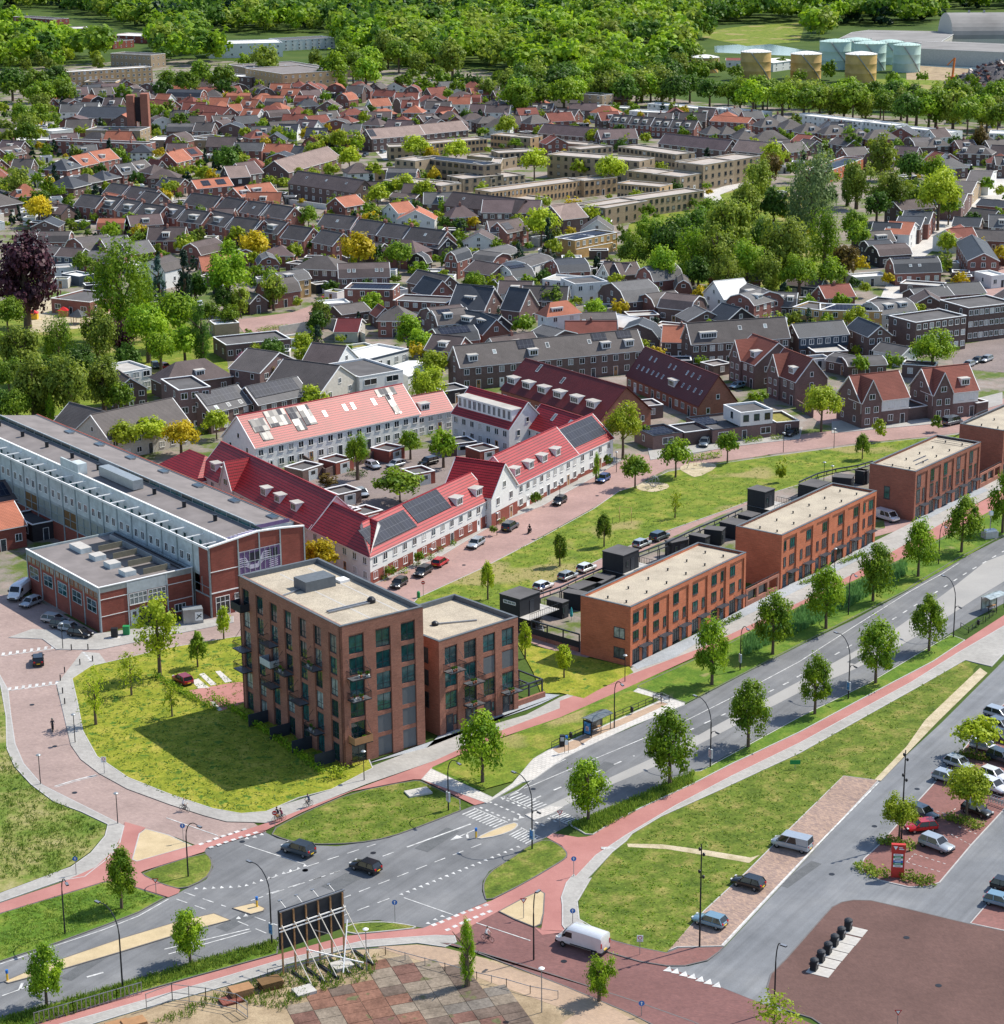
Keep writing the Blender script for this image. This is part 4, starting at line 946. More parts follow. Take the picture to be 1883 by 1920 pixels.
for k in range(3):q.face([(L3*.07,D3*(.15+.24*k),8.7),(L3*.07,D3*(.37+.24*k),8.7),(L3*.07+.8,D3*(.37+.24*k),9.2),(L3*.07+.8,D3*(.15+.24*k),9.2)][::-1],'solar')
for k in range(3):q.face([(L3*(.82+.05*k),D3*.12,8.7),(L3*(.82+.05*k),D3*.9,8.7),(L3*(.82+.05*k)+.8,D3*.9,9.2),(L3*(.82+.05*k)+.8,D3*.12,9.2)][::-1],'solar')
q.obj('solar_panels',T3);window(T3,0,D3*.6,3.4,-pi/2,1.2,2.4,'dark_trim','teal_glass',0,.5,True)
bl4=P(*zw(1368,215)[0],9.5);n3=Vector((-sin(r3),cos(r3),0));u3=Vector((cos(r3),sin(r3),0));f4=bl4-n3*D3;e4=f4+u3*28;
T4,l4,r4,L4,D4=terrace(px_of(f4),px_of(e4),px_of(bl4),'rust_brick','rust brick terrace cut off by the right edge of the photo',False,1,5)
# wall with openings and pergola rail between the terraces
def garden_wall(a,b,name_label,wall='apartment_brick',n=3):
    A,B=Vector((a.x,a.y,0)),Vector((b.x,b.y,0));Lw=(B-A).length;rz=atan2((B-A).y,(B-A).x)
    T=thing('garden_wall',name_label,'garden wall',A,rz);m=MB();seg=Lw/n
    for k in range(n):
        x=k*seg;m.box(x,0,0,x+.6,.3,3.0,wall);m.box(x+.602,0,0,x+seg-.002,.3,.9,wall);m.box(x+.602,0,2.6,x+seg-.002,.3,3.0,wall)
    m.box(Lw,0,0,Lw+.5,.3,3.0,wall);m.obj('wall',T)
    r=MB();r.beam((0,.15,3.35),(Lw+.5,.15,3.35),.08,'dark_trim');[r.beam((k*seg+.3,.15,3.0),(k*seg+.3,.15,3.35),.07,'dark_trim') for k in range(n+1)];r.obj('railing',T)
    for k in range(n-1):
        s=MB();s.box(k*seg+.7,.35,.9,k*seg+seg-.1,.4,2.55,'glass');s.obj('glass_screen',T)
e1=l1+Vector((cos(r1),sin(r1),0))*L1;e2=l2+Vector((cos(r2_),sin(r2_),0))*L2;e3=l3+u3*L3
uu=lambda r:Vector((cos(r),sin(r),0))
garden_wall(e1+uu(r1)*.3,l2-uu(r2_)*1.0,'low brick garden wall with black rail between the two orange terraces')
garden_wall(e3+uu(r3)*.5,l4-uu(r3)*.6,'brick garden wall with openings beside the rust brick terrace')
# sheds, box rooms and pergola rails behind the terraces
def shed(name,label,L,D,h,loc,rz,wall='black_clad',door_=True,win=None,z0=0,group=None):
    T=thing(name,label,'shed',(loc[0],loc[1],z0),rz,group);m=MB();m.prism([(0,0),(L,0),(L,D),(0,D)],0,h,wall);m.obj('wall',T)
    r=MB();r.box(-.08,-.08,h+.002,L+.08,D+.08,h+.16,'dark_trim','bitumen');r.obj('roof',T)
    if door_:door(T,L*.6,0,0,0,.95,2.1,'dark_trim','dark_trim',0);
    if win:window(T,0,D*.5,h*.6,-pi/2,2.6,.55,'white_trim','pale_glass',2,0,False,False)
    else:window(T,L*.25,0,.9,0,.6,1.1,'dark_trim','teal_glass',0,0,False,False)
    return T
def upper_room(fl,fr,bl,h,label,win=None,lab2='black clad ground box carrying a deck'):
    loc,rz,L,D=rect(fl,fr,h,bl=bl);shed('garden_room',label,L,D,h-2.75,loc,rz,'parapet_grey' if 0 else 'black_clad',True,win,2.75)
    lo=MB();lo.prism([(0,0),(L,0),(L,D),(0,D)],0,2.7,'black_clad');lo.box(-.1,-2.2,2.6,L+2.2,D,2.74,'metal_dark','concrete')
    for a,b in (((-.1,-2.2),(L+2.2,-2.2)),((L+2.2,-2.2),(L+2.2,1))):
        lo.beam((*a,3.75),(*b,3.75),.06,'metal_dark');n=int((Vector(b)-Vector(a)).length/.5)
        for k in range(n+1):p=Vector(a)+(Vector(b)-Vector(a))*k/n;lo.beam((p.x,p.y,2.7),(p.x,p.y,3.75),.04,'metal_dark')
    tag(lo.obj('garage_box',None,loc,rz),lab2,'shed')
upper_room(zg(355,452)[0],zg(535,385)[0],zg(163,405)[0],5.6,'dark grey upper room with strip window above the lane near apartments',True,'black ground box with railed deck under the strip window room')
upper_room(z2(345,560)[0],z2(430,525)[0],z2(220,538)[0],5.8,'dark grey upper room above the lane behind the nearest terrace',None,'black ground box with railed deck behind the nearest terrace')
upper_room(z2(1115,215)[0],z2(1168,195)[0],z2(1005,200)[0],5.8,'dark grey upper room above the lane behind the middle terrace',None,'black ground box with railed deck behind the middle terrace')
def lowshed(zfn,a,b,c,h,label,cl):
    loc,rz,L,D=rect(zfn(*a)[0],zfn(*b)[0],h,bl=zfn(*c)[0]);T=shed('garden_shed',None,L,max(D,2),h,loc,rz);reg(T,cl,label,'shed',zfn(*a)[0][0])
for zfn,a,b,c in ((zg,(735,485),(790,462),(590,450)),(zg,(905,415),(955,385),(765,372)),(z2,(100,745),(240,690),(35,730)),(z2,(225,710),(300,670),(135,690)),(z2,(610,490),(700,470),(550,480)),(z2,(790,462),(815,450),(700,445)),(z2,(880,425),(900,405),(790,408)),(z2,(960,395),(1020,370),(880,370)),(z2,(1040,350),(1090,330),(965,335)),(z2,(1400,190),(1470,160),(1310,165)),(z2,(1585,140),(1600,120),(1490,120)),(zw,(250,780),(300,760),(150,765)),(z2,(1670,100),(1680,92),(1610,90))):
    lowshed(zfn,a,b,c,2.7,'black flat garden shed','behind the terraces along the lane')
def rail(px,label,h=3.0,n=None):
    q=[P(x,y,h) for x,y in px];m=MB()
    for a,b in zip(q,q[1:]):
        d=b-a;d1=d.normalized();t=Vector((-d1.y,d1.x,0))*.0
        m.beam(a,b,.22,'dark_trim');m.beam(a-Vector((0,0,.75)),b-Vector((0,0,.75)),.16,'dark_trim');k_=max(1,round(d.length/(n or 2.6)))
        for k in range(k_+1):
            p=a+d*k/k_
            if k % 2==0:
                for s in (-.22,.22):m.beam((p.x+d1.x*s,p.y+d1.y*s,0),(p.x+d1.x*s,p.y+d1.y*s,h-.75),.15,'dark_trim')
            m.beam((p.x,p.y,h-.75),(p.x,p.y,h),.12,'dark_trim')
    o=m.obj('lane_rail');tag(o,label,'steel frame');return o
rail(zg(530,400,720,335,920,240,1100,165),'black steel carport frame behind the nearest terrace beside white parked cars')
rail(z2(430,540,590,480,760,400,880,350,990,300),'long black steel frame running above the lane to the middle terrace')
rail(z2(1300,155,1400,110,1500,85,1620,65,1700,42),'black steel frame along the lane behind the rust brick terrace')
rail(zw(1690,50,1590,90,1450,175,1400,200),'short black steel frame beside the roof at the right edge')
m=MB();a_=P(*zg(460,790)[0]);b_=P(*zg(885,915)[0]);d_=(b_-a_).normalized();t_=Vector((-d_.y,d_.x,0))
m.beam(a_+Vector((0,0,.35)),b_+Vector((0,0,.35)),.25,'apartment_brick',.7);m.beam(a_+Vector((0,0,1.2)),b_+Vector((0,0,1.2)),.08,'black_clad',1.0);m.beam(a_+Vector((0,0,2.9)),b_+Vector((0,0,2.9)),.2,'dark_trim')
for k in range(4):p=a_+(b_-a_)*k/3;m.beam((p.x,p.y,0),(p.x,p.y,2.9),.22,'dark_trim')
tag(m.obj('garden_fence'),'black slatted garden fence on a brick base behind the small lawn','fence')
# --- industrial hall ---
loc,rz,L,D=rect((-90,808),(390.4,1028.4),11.8,D=18.2)
T=thing('factory_hall','long converted brick factory hall with white steel frame and dark roof','factory hall',loc,rz)
H0=11.8;y1,y2,y3=D*.20,D*.56,D*.93;Z1,Z2,Z2b,Z3=11.9,12.4,13.3,12.1
NB=19;U=L/NB
m=MB();m.box(0,.1,0,L-3.3,.4,3.6,'hall_brick');m.box(L-3.3,.1,0,L,.4,H0-.3,'hall_brick')
for k in range(NB-1):m.box(k*U+.15,.12,3.62,(k+1)*U-.15,.38,6.5,'ochre_panel' if k in (9,13,6) else 'hall_glass_brick')
m.box(0,.1,6.52,L-3.3,.4,7.0,'hall_frame');m.box(0,.1,7.0,L-3.3,.4,H0-.4,'hall_white')
# gable end (x = L), brick with a shallow peak
pe=[(0,H0),(D*.51,12.75),(D*.76,12.45),(D,11.95)]
for (a,za_),(b,zb_) in zip(pe,pe[1:]):m.face([(L,a,0),(L,b,0),(L,b,zb_),(L,a,za_)],'hall_brick');m.face([(L-.3,a,0),(L-.3,a,za_),(L-.3,b,zb_),(L-.3,b,0)],'hall_frame')
m.box(0,D-.3,0,L-.31,D,12.3,'hall_brick');m.obj('wall',T)
iw=MB();iw.box(0,y1,7,L-.32,y1+.25,Z1+.5,'hall_white');iw.box(0,.41,7.0,L-.32,y1,7.2,'concrete');iw.obj('inner_wall',T)
rf=MB();rf.face([(0,y1+.25,Z1),(L-.35,y1+.25,Z1),(L-.35,y2,Z2),(0,y2,Z2)],'mauve_deck');rf.face([(0,y2,Z2),(L-2.5,y2,Z2),(L-2.5,y2,Z2b),(0,y2,Z2b)],'zinc')
rf.face([(0,y2,Z2b),(L-2.5,y2,Z2b),(L-2.5,y3+.8,Z3),(0,y3+.8,Z3)],'mauve_deck');rf.face([(L-2.5,y2,Z2),(L-2.5,y3+.8,Z2-1),(L-2.5,y3+.8,Z3),(L-2.5,y2,Z2b)],'hall_white');rf.face([(L-2.5,y2,Z2-.05),(L-.35,y2,Z2-.05),(L-.35,y3+.8,Z3-.9),(L-2.5,y3+.8,Z3-.9)],'concrete');rf.box(0,y3+.8,Z3-.5,L-2.5,y3+1.0,Z3+.12,'zinc');rf.box(0,y2-.06,Z2b-.02,L-2.5,y2+.1,Z2b+.1,'grey_trim');rf.obj('roof',T)
for k in range(26):
    if 11<=k<=12:continue
    x=L*(k+.5)/26;s=MB();s.box(x-L*.0175,y2-.05,Z2+.15,x+L*.0175,y2-.004,Z2b-.12,'teal_glass');s.obj('clerestory_window',T)
fr_=MB()
for k in range(NB+1):fr_.box(k*U-.12 if k else 0,-.05,0,k*U+.12,.099,H0,'hall_frame')
fr_.box(0,-.1,H0-.35,L+.05,.12,H0,'white_trim');fr_.box(0,-.04,3.45,L,.09,3.65,'hall_frame')
for k in range(NB):fr_.beam((k*U+U*.5,.1,H0-.1),(k*U+U*.5,y1,H0-.1),.16,'white_trim')
for (a,za_),(b,zb_) in zip(pe,pe[1:]):fr_.beam((L-.1,a,za_+.1),(L-.1,b,zb_+.1),.5,'white_trim',.22)
for y in (.05,D*.30,D*.52,D*.74,D-.12):fr_.box(L+.01,y-.11,0,L+.12,y+.11,profz(pe,max(0,min(D,y))),'hall_frame')
fr_.box(L+.005,.2,4.0,L+.08,D-.3,4.18,'white_trim');fr_.box(L+.005,.2,7.6,L+.07,D*.3,7.72,'white_trim');fr_.box(0,y1-.06,Z1+.5,L-.3,y1+.31,Z1+.62,'white_trim');fr_.obj('steel_frame',T)
for k in range(NB-1):
    for j in (.28,.72):window(T,k*U+U*j,.1,7.9,0,1.15,1.5,'white_trim','glass',1,0,False,False)
    for j in (.3,.75):window(T,k*U+U*j,y1,8.1,0,1.1,2.4,'hall_white','teal_glass',0,0,False,False)
for k in range(0,NB):
    for j in (.5,):
        g=MB();g.box(k*U+U*j-.04,-.01,3.7,k*U+U*j+.04,.11,6.45,'hall_frame');g.box(k*U+.1,-.01,5.0,(k+1)*U-.1,.11,5.06,'hall_frame');g.obj('glazing_bar',T)
# circuit mural glazing on the end wall
plain('mural_purple',(.14,.09,.2),.4);plain('mural_light',(.55,.52,.62),.4);plain('mural_dark',(.025,.03,.045),.2)
MU=MB();ya,yb=D*.30+.12,D*.74-.12;MU.box(L+.001,ya,4.3,L+.05,yb,10.0,'mural_purple')
rr=random.Random(12)
def mseg(y0,z0_,y1_,z1_,w=.13,mt='mural_light'):MU.beam((L+.07,y0,z0_),(L+.07,y1_,z1_),.05,mt,w)
for k in range(5):
    o_=k*.34;mseg(ya,8.8-o_,ya+1.2,8.8-o_);mseg(ya+1.2,8.8-o_,ya+2.0,7.4-o_*.4);mseg(ya+2.0,7.4-o_*.4,ya+3.4,7.4-o_*.4);mseg(ya+3.4,7.4-o_*.4,yb-3.2,9.2-o_);mseg(yb-3.2,9.2-o_,yb-1.8,9.2-o_)
    mseg(ya,5.6-o_*.7,ya+2.2,5.6-o_*.7);mseg(ya+2.2,5.6-o_*.7,ya+3,4.7);mseg(yb-3.5,4.5+o_*.6,yb-.4,5.0+o_*.8)
    mseg(yb-2.2,6.4+o_,yb-.5,6.6+o_,.1)
for y in (ya+2.0,ya+3.1,yb-2.4,yb-1.3):MU.box(L+.052,y,7.9,L+.085,y+.8,9.5,'mural_dark')
for k in range(9):y=ya+(yb-ya)*k/8;MU.box(L+.09,y-.035,4.3,L+.13,y+.035,10,'grey_trim')
for z in (4.3,6.2,8.1,9.95):MU.box(L+.09,ya,z-.04,L+.135,yb,z+.04,'grey_trim')
MU.obj('mural_window',T)
M2=MB();M2.box(L-2.45,y2+.2,Z2+.0,L-2.4,y3,Z2b-.25,'mural_purple')
for k in range(8):M2.beam((L-2.3,y1+.5+k*.75,12.1),(L-1.3,y1+1.2+k*.75,12.4),.05,'mural_light',.12)
M2.face([(L-2.4,y1+.3,Z1+.05),(L-.4,y1+.3,Z1+.05),(L-.4,y2,Z2+.05),(L-2.4,y2,Z2+.05)],'mural_purple')
for k in range(9):y=y1+.5+k*.68;z=Z1+.07+(y-y1)/(y2-y1)*.7;M2.face([(L-2.4,y,z+.01),(L-.4,y+.8,z+.09),(L-.4,y+1.05,z+.11),(L-2.4,y+.25,z+.03)],'mural_light')
M2.obj('mural',T)
for k in range(9):
    v=MB();v.lathe((L*(k+.4)/9.5,(y1+y2)*.58,12.2),[(.35,0),(.35,.9),(.42,1.0),(.42,1.1)],'metal_dark',10);v.obj('roof_vent',T)
v=MB();v.box(L*.50,y1+2.6,12.3,L*.63,y1+4.6,14.0,'zinc');v.box(L*.44,y1+.3,12.0,L*.47,y1+1.8,14.1,'hall_white');v.box(L*.40,y1-.04,11,L*.47,y1+.28,14.1,'hall_white');v.obj('stair_housing',T)
for k in range(7):v=MB();x=L*(k+1.4)/8;v.box(x,y3-1.6,12.45,x+2.2,y3-.4,12.75,'metal_grey','glass');v.obj('skylight',T)
for z in (.6,):
    window(T,L,1.2+1,.1,pi/2,2.6,3.2,'white_trim','glass',2,.7,True,False);window(T,L,D*.25+1.5,.1,pi/2,3.2,3.2,'white_trim','pale_glass',3,.7,True,False);window(T,L,D*.6,.1,pi/2,3.4,3.2,'white_trim','glass',3,.7,True,False)
# --- annex in front of the hall ---
loc,rz,L,D=rect((184.2,1103.1),(360,1063.9),7.5,D=26)
T=thing('workshop','two storey brick workshop with roof terraces in front of the factory hall','workshop',loc,rz)
m=MB();m.prism([(0,0),(L,0),(L,D),(0,D)],0,6.6,'hall_brick')
m.box(-.05,-.05,6.602,L+.05,.25,7.5,'zinc');m.box(-.05,.25,6.602,.25,D,7.5,'hall_frame');m.box(.25,D-.25,6.6,L,D,7.5,'hall_frame');m.box(L-.25,.25,6.6,L,D-.26,7.4,'hall_frame');m.obj('wall',T)
r=MB();r.box(.252,.252,6.61,L-.252,D-.252,7.15,'mauve_deck');r.obj('roof',T)
f=MB();f.box(-.1,-.1,7.502,L+.1,.2,7.62,'white_trim');f.box(-.1,.2,7.502,.2,D+.1,7.62,'white_trim')
for k in range(6):y=.1+k*(D-.3)/5;f.box(-.1,y-.12,0,-.003,y+.12,7.45,'hall_frame')
for x in (.1,L*.30,L*.72,L-.1):f.box(x-.1,-.1,0,x+.1,-.003,7.45,'grey_trim')
for z in (2.6,5.4):f.box(0,-.06,z,L*.3,-.004,z+.1,'white_trim');f.box(L*.72,-.06,z,L,-.004,z+.1,'white_trim')
f.obj('steel_frame',T)
for k in range(5):
    y=(k+.5)*D/5;window(T,0,y,2.9,-pi/2,3.2,2.1,'hall_white','teal_glass',1,.5,True,False)
    for j in (-.3,0,.3):window(T,0,y+j*D/5,5.5,-pi/2,1.2,1.1,'wood','pale_glass',1,0,False,False)
window(T,L*.41,0,3.5,0,L*.19,1.9,'white_trim','pale_glass',3,.6,True);window(T,L*.61,0,3.5,0,L*.19,1.9,'white_trim','pale_glass',3,.6,True)
s=MB();s.box(L*.305,-.07,5.5,L*.715,-.004,7.3,'teal_glass' if 0 else 'grey_trim');s.obj('cladding',T)
door(T,L*.52,0,0,0,4.2,2.7,'metal_dark','hall_white',0,True);door(T,L*.36,0,0,0,1.3,2.6,'grey_trim','hall_white',.5,True);window(T,L*.85,0,.6,0,2.0,1.3,'white_trim','glass',2,0,True)
plain('terrace_wood',(.2,.18,.13),.8)
for k in range(4):v=MB();y=D*(.12+.2*k);v.box(L*.38,y,7.1,L*.50,y+(2.3 if k<3 else 4.2),8.0,'hall_white','concrete');v.obj('roof_terrace_box',T)
v=MB()
for k in range(4):y=D*(.1+.2*k);v.box(L*.56,y,7.16,L*.82,y+.12,8.1,'terrace_wood');v.box(L*.53,y+.2,7.16,L*.82,y+D*.17,7.2,'metal_dark');
v.box(L*.84,D*.1,7.16,L*.85,D*.9,8.0,'zinc');v.obj('terrace_fence',T)
v=MB();[v.box(L*fx,.5,7.3,L*fx+.14,D-.5,7.42,'metal_dark') for fx in (.90,.95)];v.obj('roof_rail',T)

# ================= courtyard complex, terraces and houses =================
OCC=[]  # circles (x, y, r) that are taken
def occ_rect(loc,rz,L,D,m=1.0):
    u=Vector((cos(rz),sin(rz),0));n=Vector((-u.y,u.x,0));s=max(2.5,min(L,D)/2)
    a=max(1,round(L/s));b=max(1,round(D/s))
    for i in range(a):
        for j in range(b):
            p=Vector(loc)+u*((i+.5)*L/a)+n*((j+.5)*D/b);OCC.append((p.x,p.y,max(L/a,D/b)*.6+m))
def taken(x,y,r):return any((x-a)**2+(y-b)**2<(r+c)**2 for a,b,c in OCC)
RN=dict(red_tiles='red tiled',maroon_tiles='maroon tiled',orange_tiles='orange tiled',rust_tiles='rust tiled',brown_tiles='brown tiled',mauve_tiles='purple brown tiled',pink_tiles='pale pinkish roofed',grey_tiles='grey tiled',slate_tiles='dark slate',light_tiles='light grey tiled',bitumen='grey',bitumen_dark='dark grey',pale_roof='pale',white_roof='white',gravel_roof='gravel',mauve_deck='mauve',block_deck='beige',sedum='green')
WN=dict(red_brick='red brick',brown_brick='brown brick',dark_brick='black brick',purple_brick='purple brick',tan_brick='tan brick',grey_brick='grey brick',white_render='white',cream_render='cream',yellow_brick='yellow brick',ochre_brick='ochre brick',rust_brick='rust brick',hall_brick='red brick',blue_clad='blue clad',black_clad='black clad',pale_render='pale',apartment_brick='red brick',orange_brick='orange brick')
KN=dict(p='gabled',g='gabled',h='hipped',f='flat roofed',P='mansard',G='mansard',s='lean-to')
def cross_gable(root,L,D,h,x0,x1,rise,wall,roof,trim='white_trim',proud=.35,win=True):
    m=MB();w_=x1-x0;pr=[(0,h),(w_/2,h+rise),(w_,h)];W=lambda t,z:(x0+t,-proud,z)
    m.face([W(0,0),W(w_,0),W(w_,h),W(w_/2,h+rise),W(0,h)],wall)
    m.face([(x0,-proud,0),(x0,-proud,h),(x0,0,h),(x0,0,0)],wall);m.face([(x1,-proud,0),(x1,0,0),(x1,0,h),(x1,-proud,h)],wall)
    m.face([(x1,0,h),(x1,D*.45,h),(x0+w_/2,D*.45,h+rise)],wall) if 0 else None
    m.obj('gable_wall',root);r=MB();roofslab(r,pr,0,D*.5+proud,lambda e,t,z:(x0+t,D*.5-e,z),roof,trim,ev=.2);r.obj('gable_roof',root)
    if win:window(root,(x0+x1)/2,-proud,h+rise*.12,0,min(1.6,w_*.3),1.2,near=True);[window(root,x0+w_*f,-proud,z,0,1.2,1.35,near=True) for f in (.28,.72) for z in (.8,h*.58)]
def hs(zfn,cl,rows):
    for r in rows:
        x1,y1,x2,y2,h,D,rise,kind,wall,roof=r[:10];kw=dict(r[10]) if len(r)>10 else {}
        a,b=zfn(x1,y1)[0],zfn(x2,y2)[0];base=kw.pop('base',0)
        bl=kw.pop('bl',None);br=kw.pop('br',None);desc=kw.pop('desc',None);xg=kw.pop('xg',None);cat=kw.pop('cat','house');nm=kw.pop('name',None);ldr=kw.pop('long',None);low=kw.pop('low',None)
        loc,rz,L,D_=rect(a,b,h+base,D=D,bl=zfn(*bl)[0] if bl else None,br=zfn(*br)[0] if br else None)
        D=max(2.5,D_ if (bl or br) else D)
        near=(a[1]>640)
        o=house(nm or 'brick_house',loc,rz,L,D,h,rise,kind,wall,roof,near=near,base=base,**kw)
        if not base:occ_rect(loc,rz,L,D,.4)
        if low:lw=MB();lw.box(-.02,-.03,0,L+.02,-.004,low,'hall_brick');lw.obj('brick_base',o)
        if xg:cross_gable(o,L,D,h,*xg[:2],xg[2],xg[3],xg[4])
        if ldr:
            d=MB();t=D*.12;x0,x1=L*ldr[0],L*ldr[1];zb=h+rise*.24+.2;zt=h+rise*.78;d.box(x0,t,zb,x1,D*.45,zt,'white_trim');d.box(x0-.2,t-.25,zt+.002,x1+.2,D*.45,zt+.15,'white_trim','pale_roof');do=d.obj('dormer',o)
            n=int((x1-x0)/1.5)
            for k in range(n):window(do,x0+(k+.5)*(x1-x0)/n,t,zb+.3,0,1.0,zt-zb-.5,near=False,sill=False)
        auto=f"{RN.get(roof, 'grey')} {KN[kind]} {WN.get(wall, 'brick')} house"
        if desc and cl is None:tag(o,desc,cat)
        else:reg(o,cl,desc or auto,cat,a[0])
W_,RT_='white_render','red_tiles'
DW=dict(wfr='cream_render')
R1='around the red roofed courtyard'
hs(zc,R1,[
 (150,432,590,655,5.0,10.5,5.2,'p',W_,RT_,dict(trim='white_trim',dm=[.10,.20,.56,.68,.82],dmw=2.1,nf=11,doors=3,xg=(10.0,15.2,4.9,W_,RT_),desc='long white row with red tiled roof and five dormers')),
 (590,655,824,764,5.0,9.0,4.1,'p',W_,RT_,dict(mitre=(0,1),nf=6,doors=1,desc='white corner house with red tiled roof facing factory hall')),
 (-5,405,146,470,4.2,9,3.6,'h',W_,RT_,dict(nf=3,desc='low red hipped roof beside the factory hall')),
 (824,764,1300,533,5.0,9.0,4.1,'p',W_,RT_,dict(mitre=(1,0),fasc=('hall_brick',3.0) if 0 else None,nf=13,doors=4,so=[(.05,.40,.18,.8),(.42,.70,.25,.95)],dm=[.76,.93],dmw=2.2,low=2.3,desc='white street row with red roof and dark solar panels')),
 (1300,533,1402,480,5.6,10,5.2,'g',W_,RT_,dict(nf=2,low=2.6,desc='white gable fronted house between the two street rows')),
 (1402,480,1640,362,5.2,10,4.9,'p',W_,RT_,dict(nf=9,doors=3,low=1.0,dm=[.08,.30,.52,.74],dmw=2.0,desc='white row house with glossy red roof and four dormers')),
 (1640,362,1778,298,5.0,10,4.4,'p',W_,RT_,dict(nf=4,doors=1,low=1.0,so=[(.02,.95,.2,.92)],desc='white end house with red roof covered by solar panels')),
 (375,337,1018,203,5.2,11,5.4,'p',W_,RT_,dict(bl=(246,292),nf=17,doors=5,so=[(.14,.26,.45,.95,'solar'),(.27,.33,.2,.92,'solar'),(.335,.40,.3,.92,'solar'),(.04,.13,.4,.8,'solar'),(.06,.12,.12,.38,'solar'),(.86,.90,.1,.69,'solar'),(.82,.94,.71,.95,'solar')],sk=[(.38,.35,.6),(.47,.45,.65),(.60,.5,.72),(.65,.5,.72),(.78,.5,.72)],desc='long white row with solar panels and skylights behind courtyard')),
 (1008,214,1150,188,4.2,8,3.4,'p',W_,RT_,dict(nf=4,dm=[.3],desc='small white link house with red roof and one dormer')),
 (1146,200,1370,264,5.2,10,4.9,'p',W_,RT_,dict(nf=7,doors=2,long=(.03,.97),desc='white house with very long white dormer and red roof')),
 (1430,252,1612,312,4.6,9,4.0,'p',W_,RT_,dict(nf=5,sk=[(.4,.5,.8),(.75,.45,.75)],desc='white house with red roof and two skylights'))])
hs(zu,'beside the red roofed courtyard',[
 (655,372,1412,603,3.4,10,6.0,'p','rust_brick','maroon_tiles',dict(br=(1640,478),trim='maroon_tiles',nf=12,doors=4,dm=[.05,.21,.37,.53,.70,.86],dmw=2.8,sk=[(.18,.72,.95),(.46,.6,.78)],desc='long maroon roofed brick terrace with six white dormers'))])
hs(zt,'beside the grey parking street',[
 (60,412,588,635,3.0,10,6.2,'p','rust_brick','maroon_tiles',dict(br=(868,598),trim='maroon_tiles',nf=12,doors=4,dm=[.58],dmw=2.8,sk=[(x,.28,.42,.3) for x in (.07,.14,.21,.28,.35,.42,.70,.78,.86,.94)]+[(x,.66,.8,.3) for x in (.15,.22,.42,.49,.66,.73,.82)],desc='maroon roofed brick terrace with many small skylights'))])
hs(z0,'behind the maroon roofed terraces',[
 (864,690,1207,657,5.4,9,4.2,'p','brown_brick','grey_tiles',dict(bl=(839.5,676.5),nf=16,doors=8,dm=[.075,.40,.80,.93],so=[(.33,.42,.55,.95),(.74,.82,.6,.95),(.88,.96,.6,.95)],sk=[(.2,.45,.65),(.49,.5,.75),(.72,.5,.7)],desc='very long grey tiled brown brick terrace with dormers'))])
hs(zt,'behind the maroon roofed terraces',[
 (540,182,1258,132,5.6,9,4.4,'p','brown_brick','grey_tiles',dict(bl=(437,140),nf=12,doors=4,dm=[(.18,4.2)],sk=[(.52,.5,.7),(.78,.5,.7)],desc='grey tiled brown brick terrace with one wide dormer')),
 (1330,134,1692,106,5.4,8,2.6,'p','brown_brick','slate_tiles',dict(nf=6,doors=2,fasc=('blue_clad',2.7),desc='low slate roofed house with dark blue upper floor'))])
hs(zt,'on the street of semi detached houses',[
 (822,268,1003,335,5.6,9,4.6,'p','purple_brick','rust_tiles',dict(br=(1195,245),nf=4,doors=2,dm=[.72],dmw=1.9,xg=(.2,5.2,4.3,'purple_brick','rust_tiles'),desc='farther semi detached house with rust tiled roof')),
 (1100,378,1302,458,5.6,9,4.8,'p','purple_brick','rust_tiles',dict(br=(1552,436),nf=4,doors=2,dm=[.72],dmw=2.0,xg=(.2,5.4,4.4,'purple_brick','rust_tiles'),desc='nearer semi detached house with rust tiled roof'))])
hs(zq,'facing the park lawn street',[
 (310,1106,818,1046,5.6,9,4.8,'p','purple_brick','rust_tiles',dict(bl=(75,1003),nf=4,doors=2,fasc=('white_render',2.4),xg=(.1,5.0,4.7,'purple_brick','rust_tiles'),desc='semi detached house with rust roof and white upper wall')),
 (1068,1022,1552,970,5.6,9,4.8,'p','purple_brick','rust_tiles',dict(bl=(820,928),nf=4,doors=2,fasc=('white_render',2.4),dm=[.76],xg=(.1,5.0,4.7,'purple_brick','rust_tiles'),desc='semi detached brick house with rust roof and white dormer')),
 (385,407,632,387,5.6,9,2.4,'g','brown_brick','slate_tiles',dict(bl=(160,312),nf=3,desc='dark brick house with blue slate gable roof')),
 (890,257,1430,182,8.4,12,0,'f','brown_brick','bitumen',dict(bl=(605,182),nf=8,fl=3,desc='brown brick flat roofed apartment block beside big green tree',cat='apartment building')),
 (1450,102,1950,46,8.8,12,0,'f','brown_brick','bitumen',dict(nf=9,fl=3,doors=0,desc='brown brick apartment block with white galleries and yellow doors',cat='apartment building')),
 (735,610,905,570,2.8,7,1.6,'g','white_render','bitumen',dict(bl=(540,528),nf=2,desc='small white garage with low grey gable roof',cat='garage')),
 (-60,655,180,700,2.8,7,1.2,'P','brown_brick','bitumen',dict(nf=2,desc='low brown outbuilding with curved grey roof',cat='garage')),
 (180,720,580,700,3.0,8,1.2,'P','brown_brick','bitumen',dict(nf=3,desc='wide low brown garage with curved dark roof',cat='garage')),
 (745,700,1095,722,3.0,5,0,'f','brown_brick','bitumen',dict(nf=2,desc='flat roofed brown garage behind the semi detached house',cat='garage')),
 (800,1165,1022,1135,2.8,7,0,'f','brown_brick','bitumen_dark',dict(nf=0,desc='flat roofed carport between two semi detached houses',cat='carport')),
 (1536,1110,1660,1088,2.8,7,0,'f','brown_brick','pale_roof',dict(nf=0,desc='white flat roofed garage beside semi detached house',cat='garage'))])
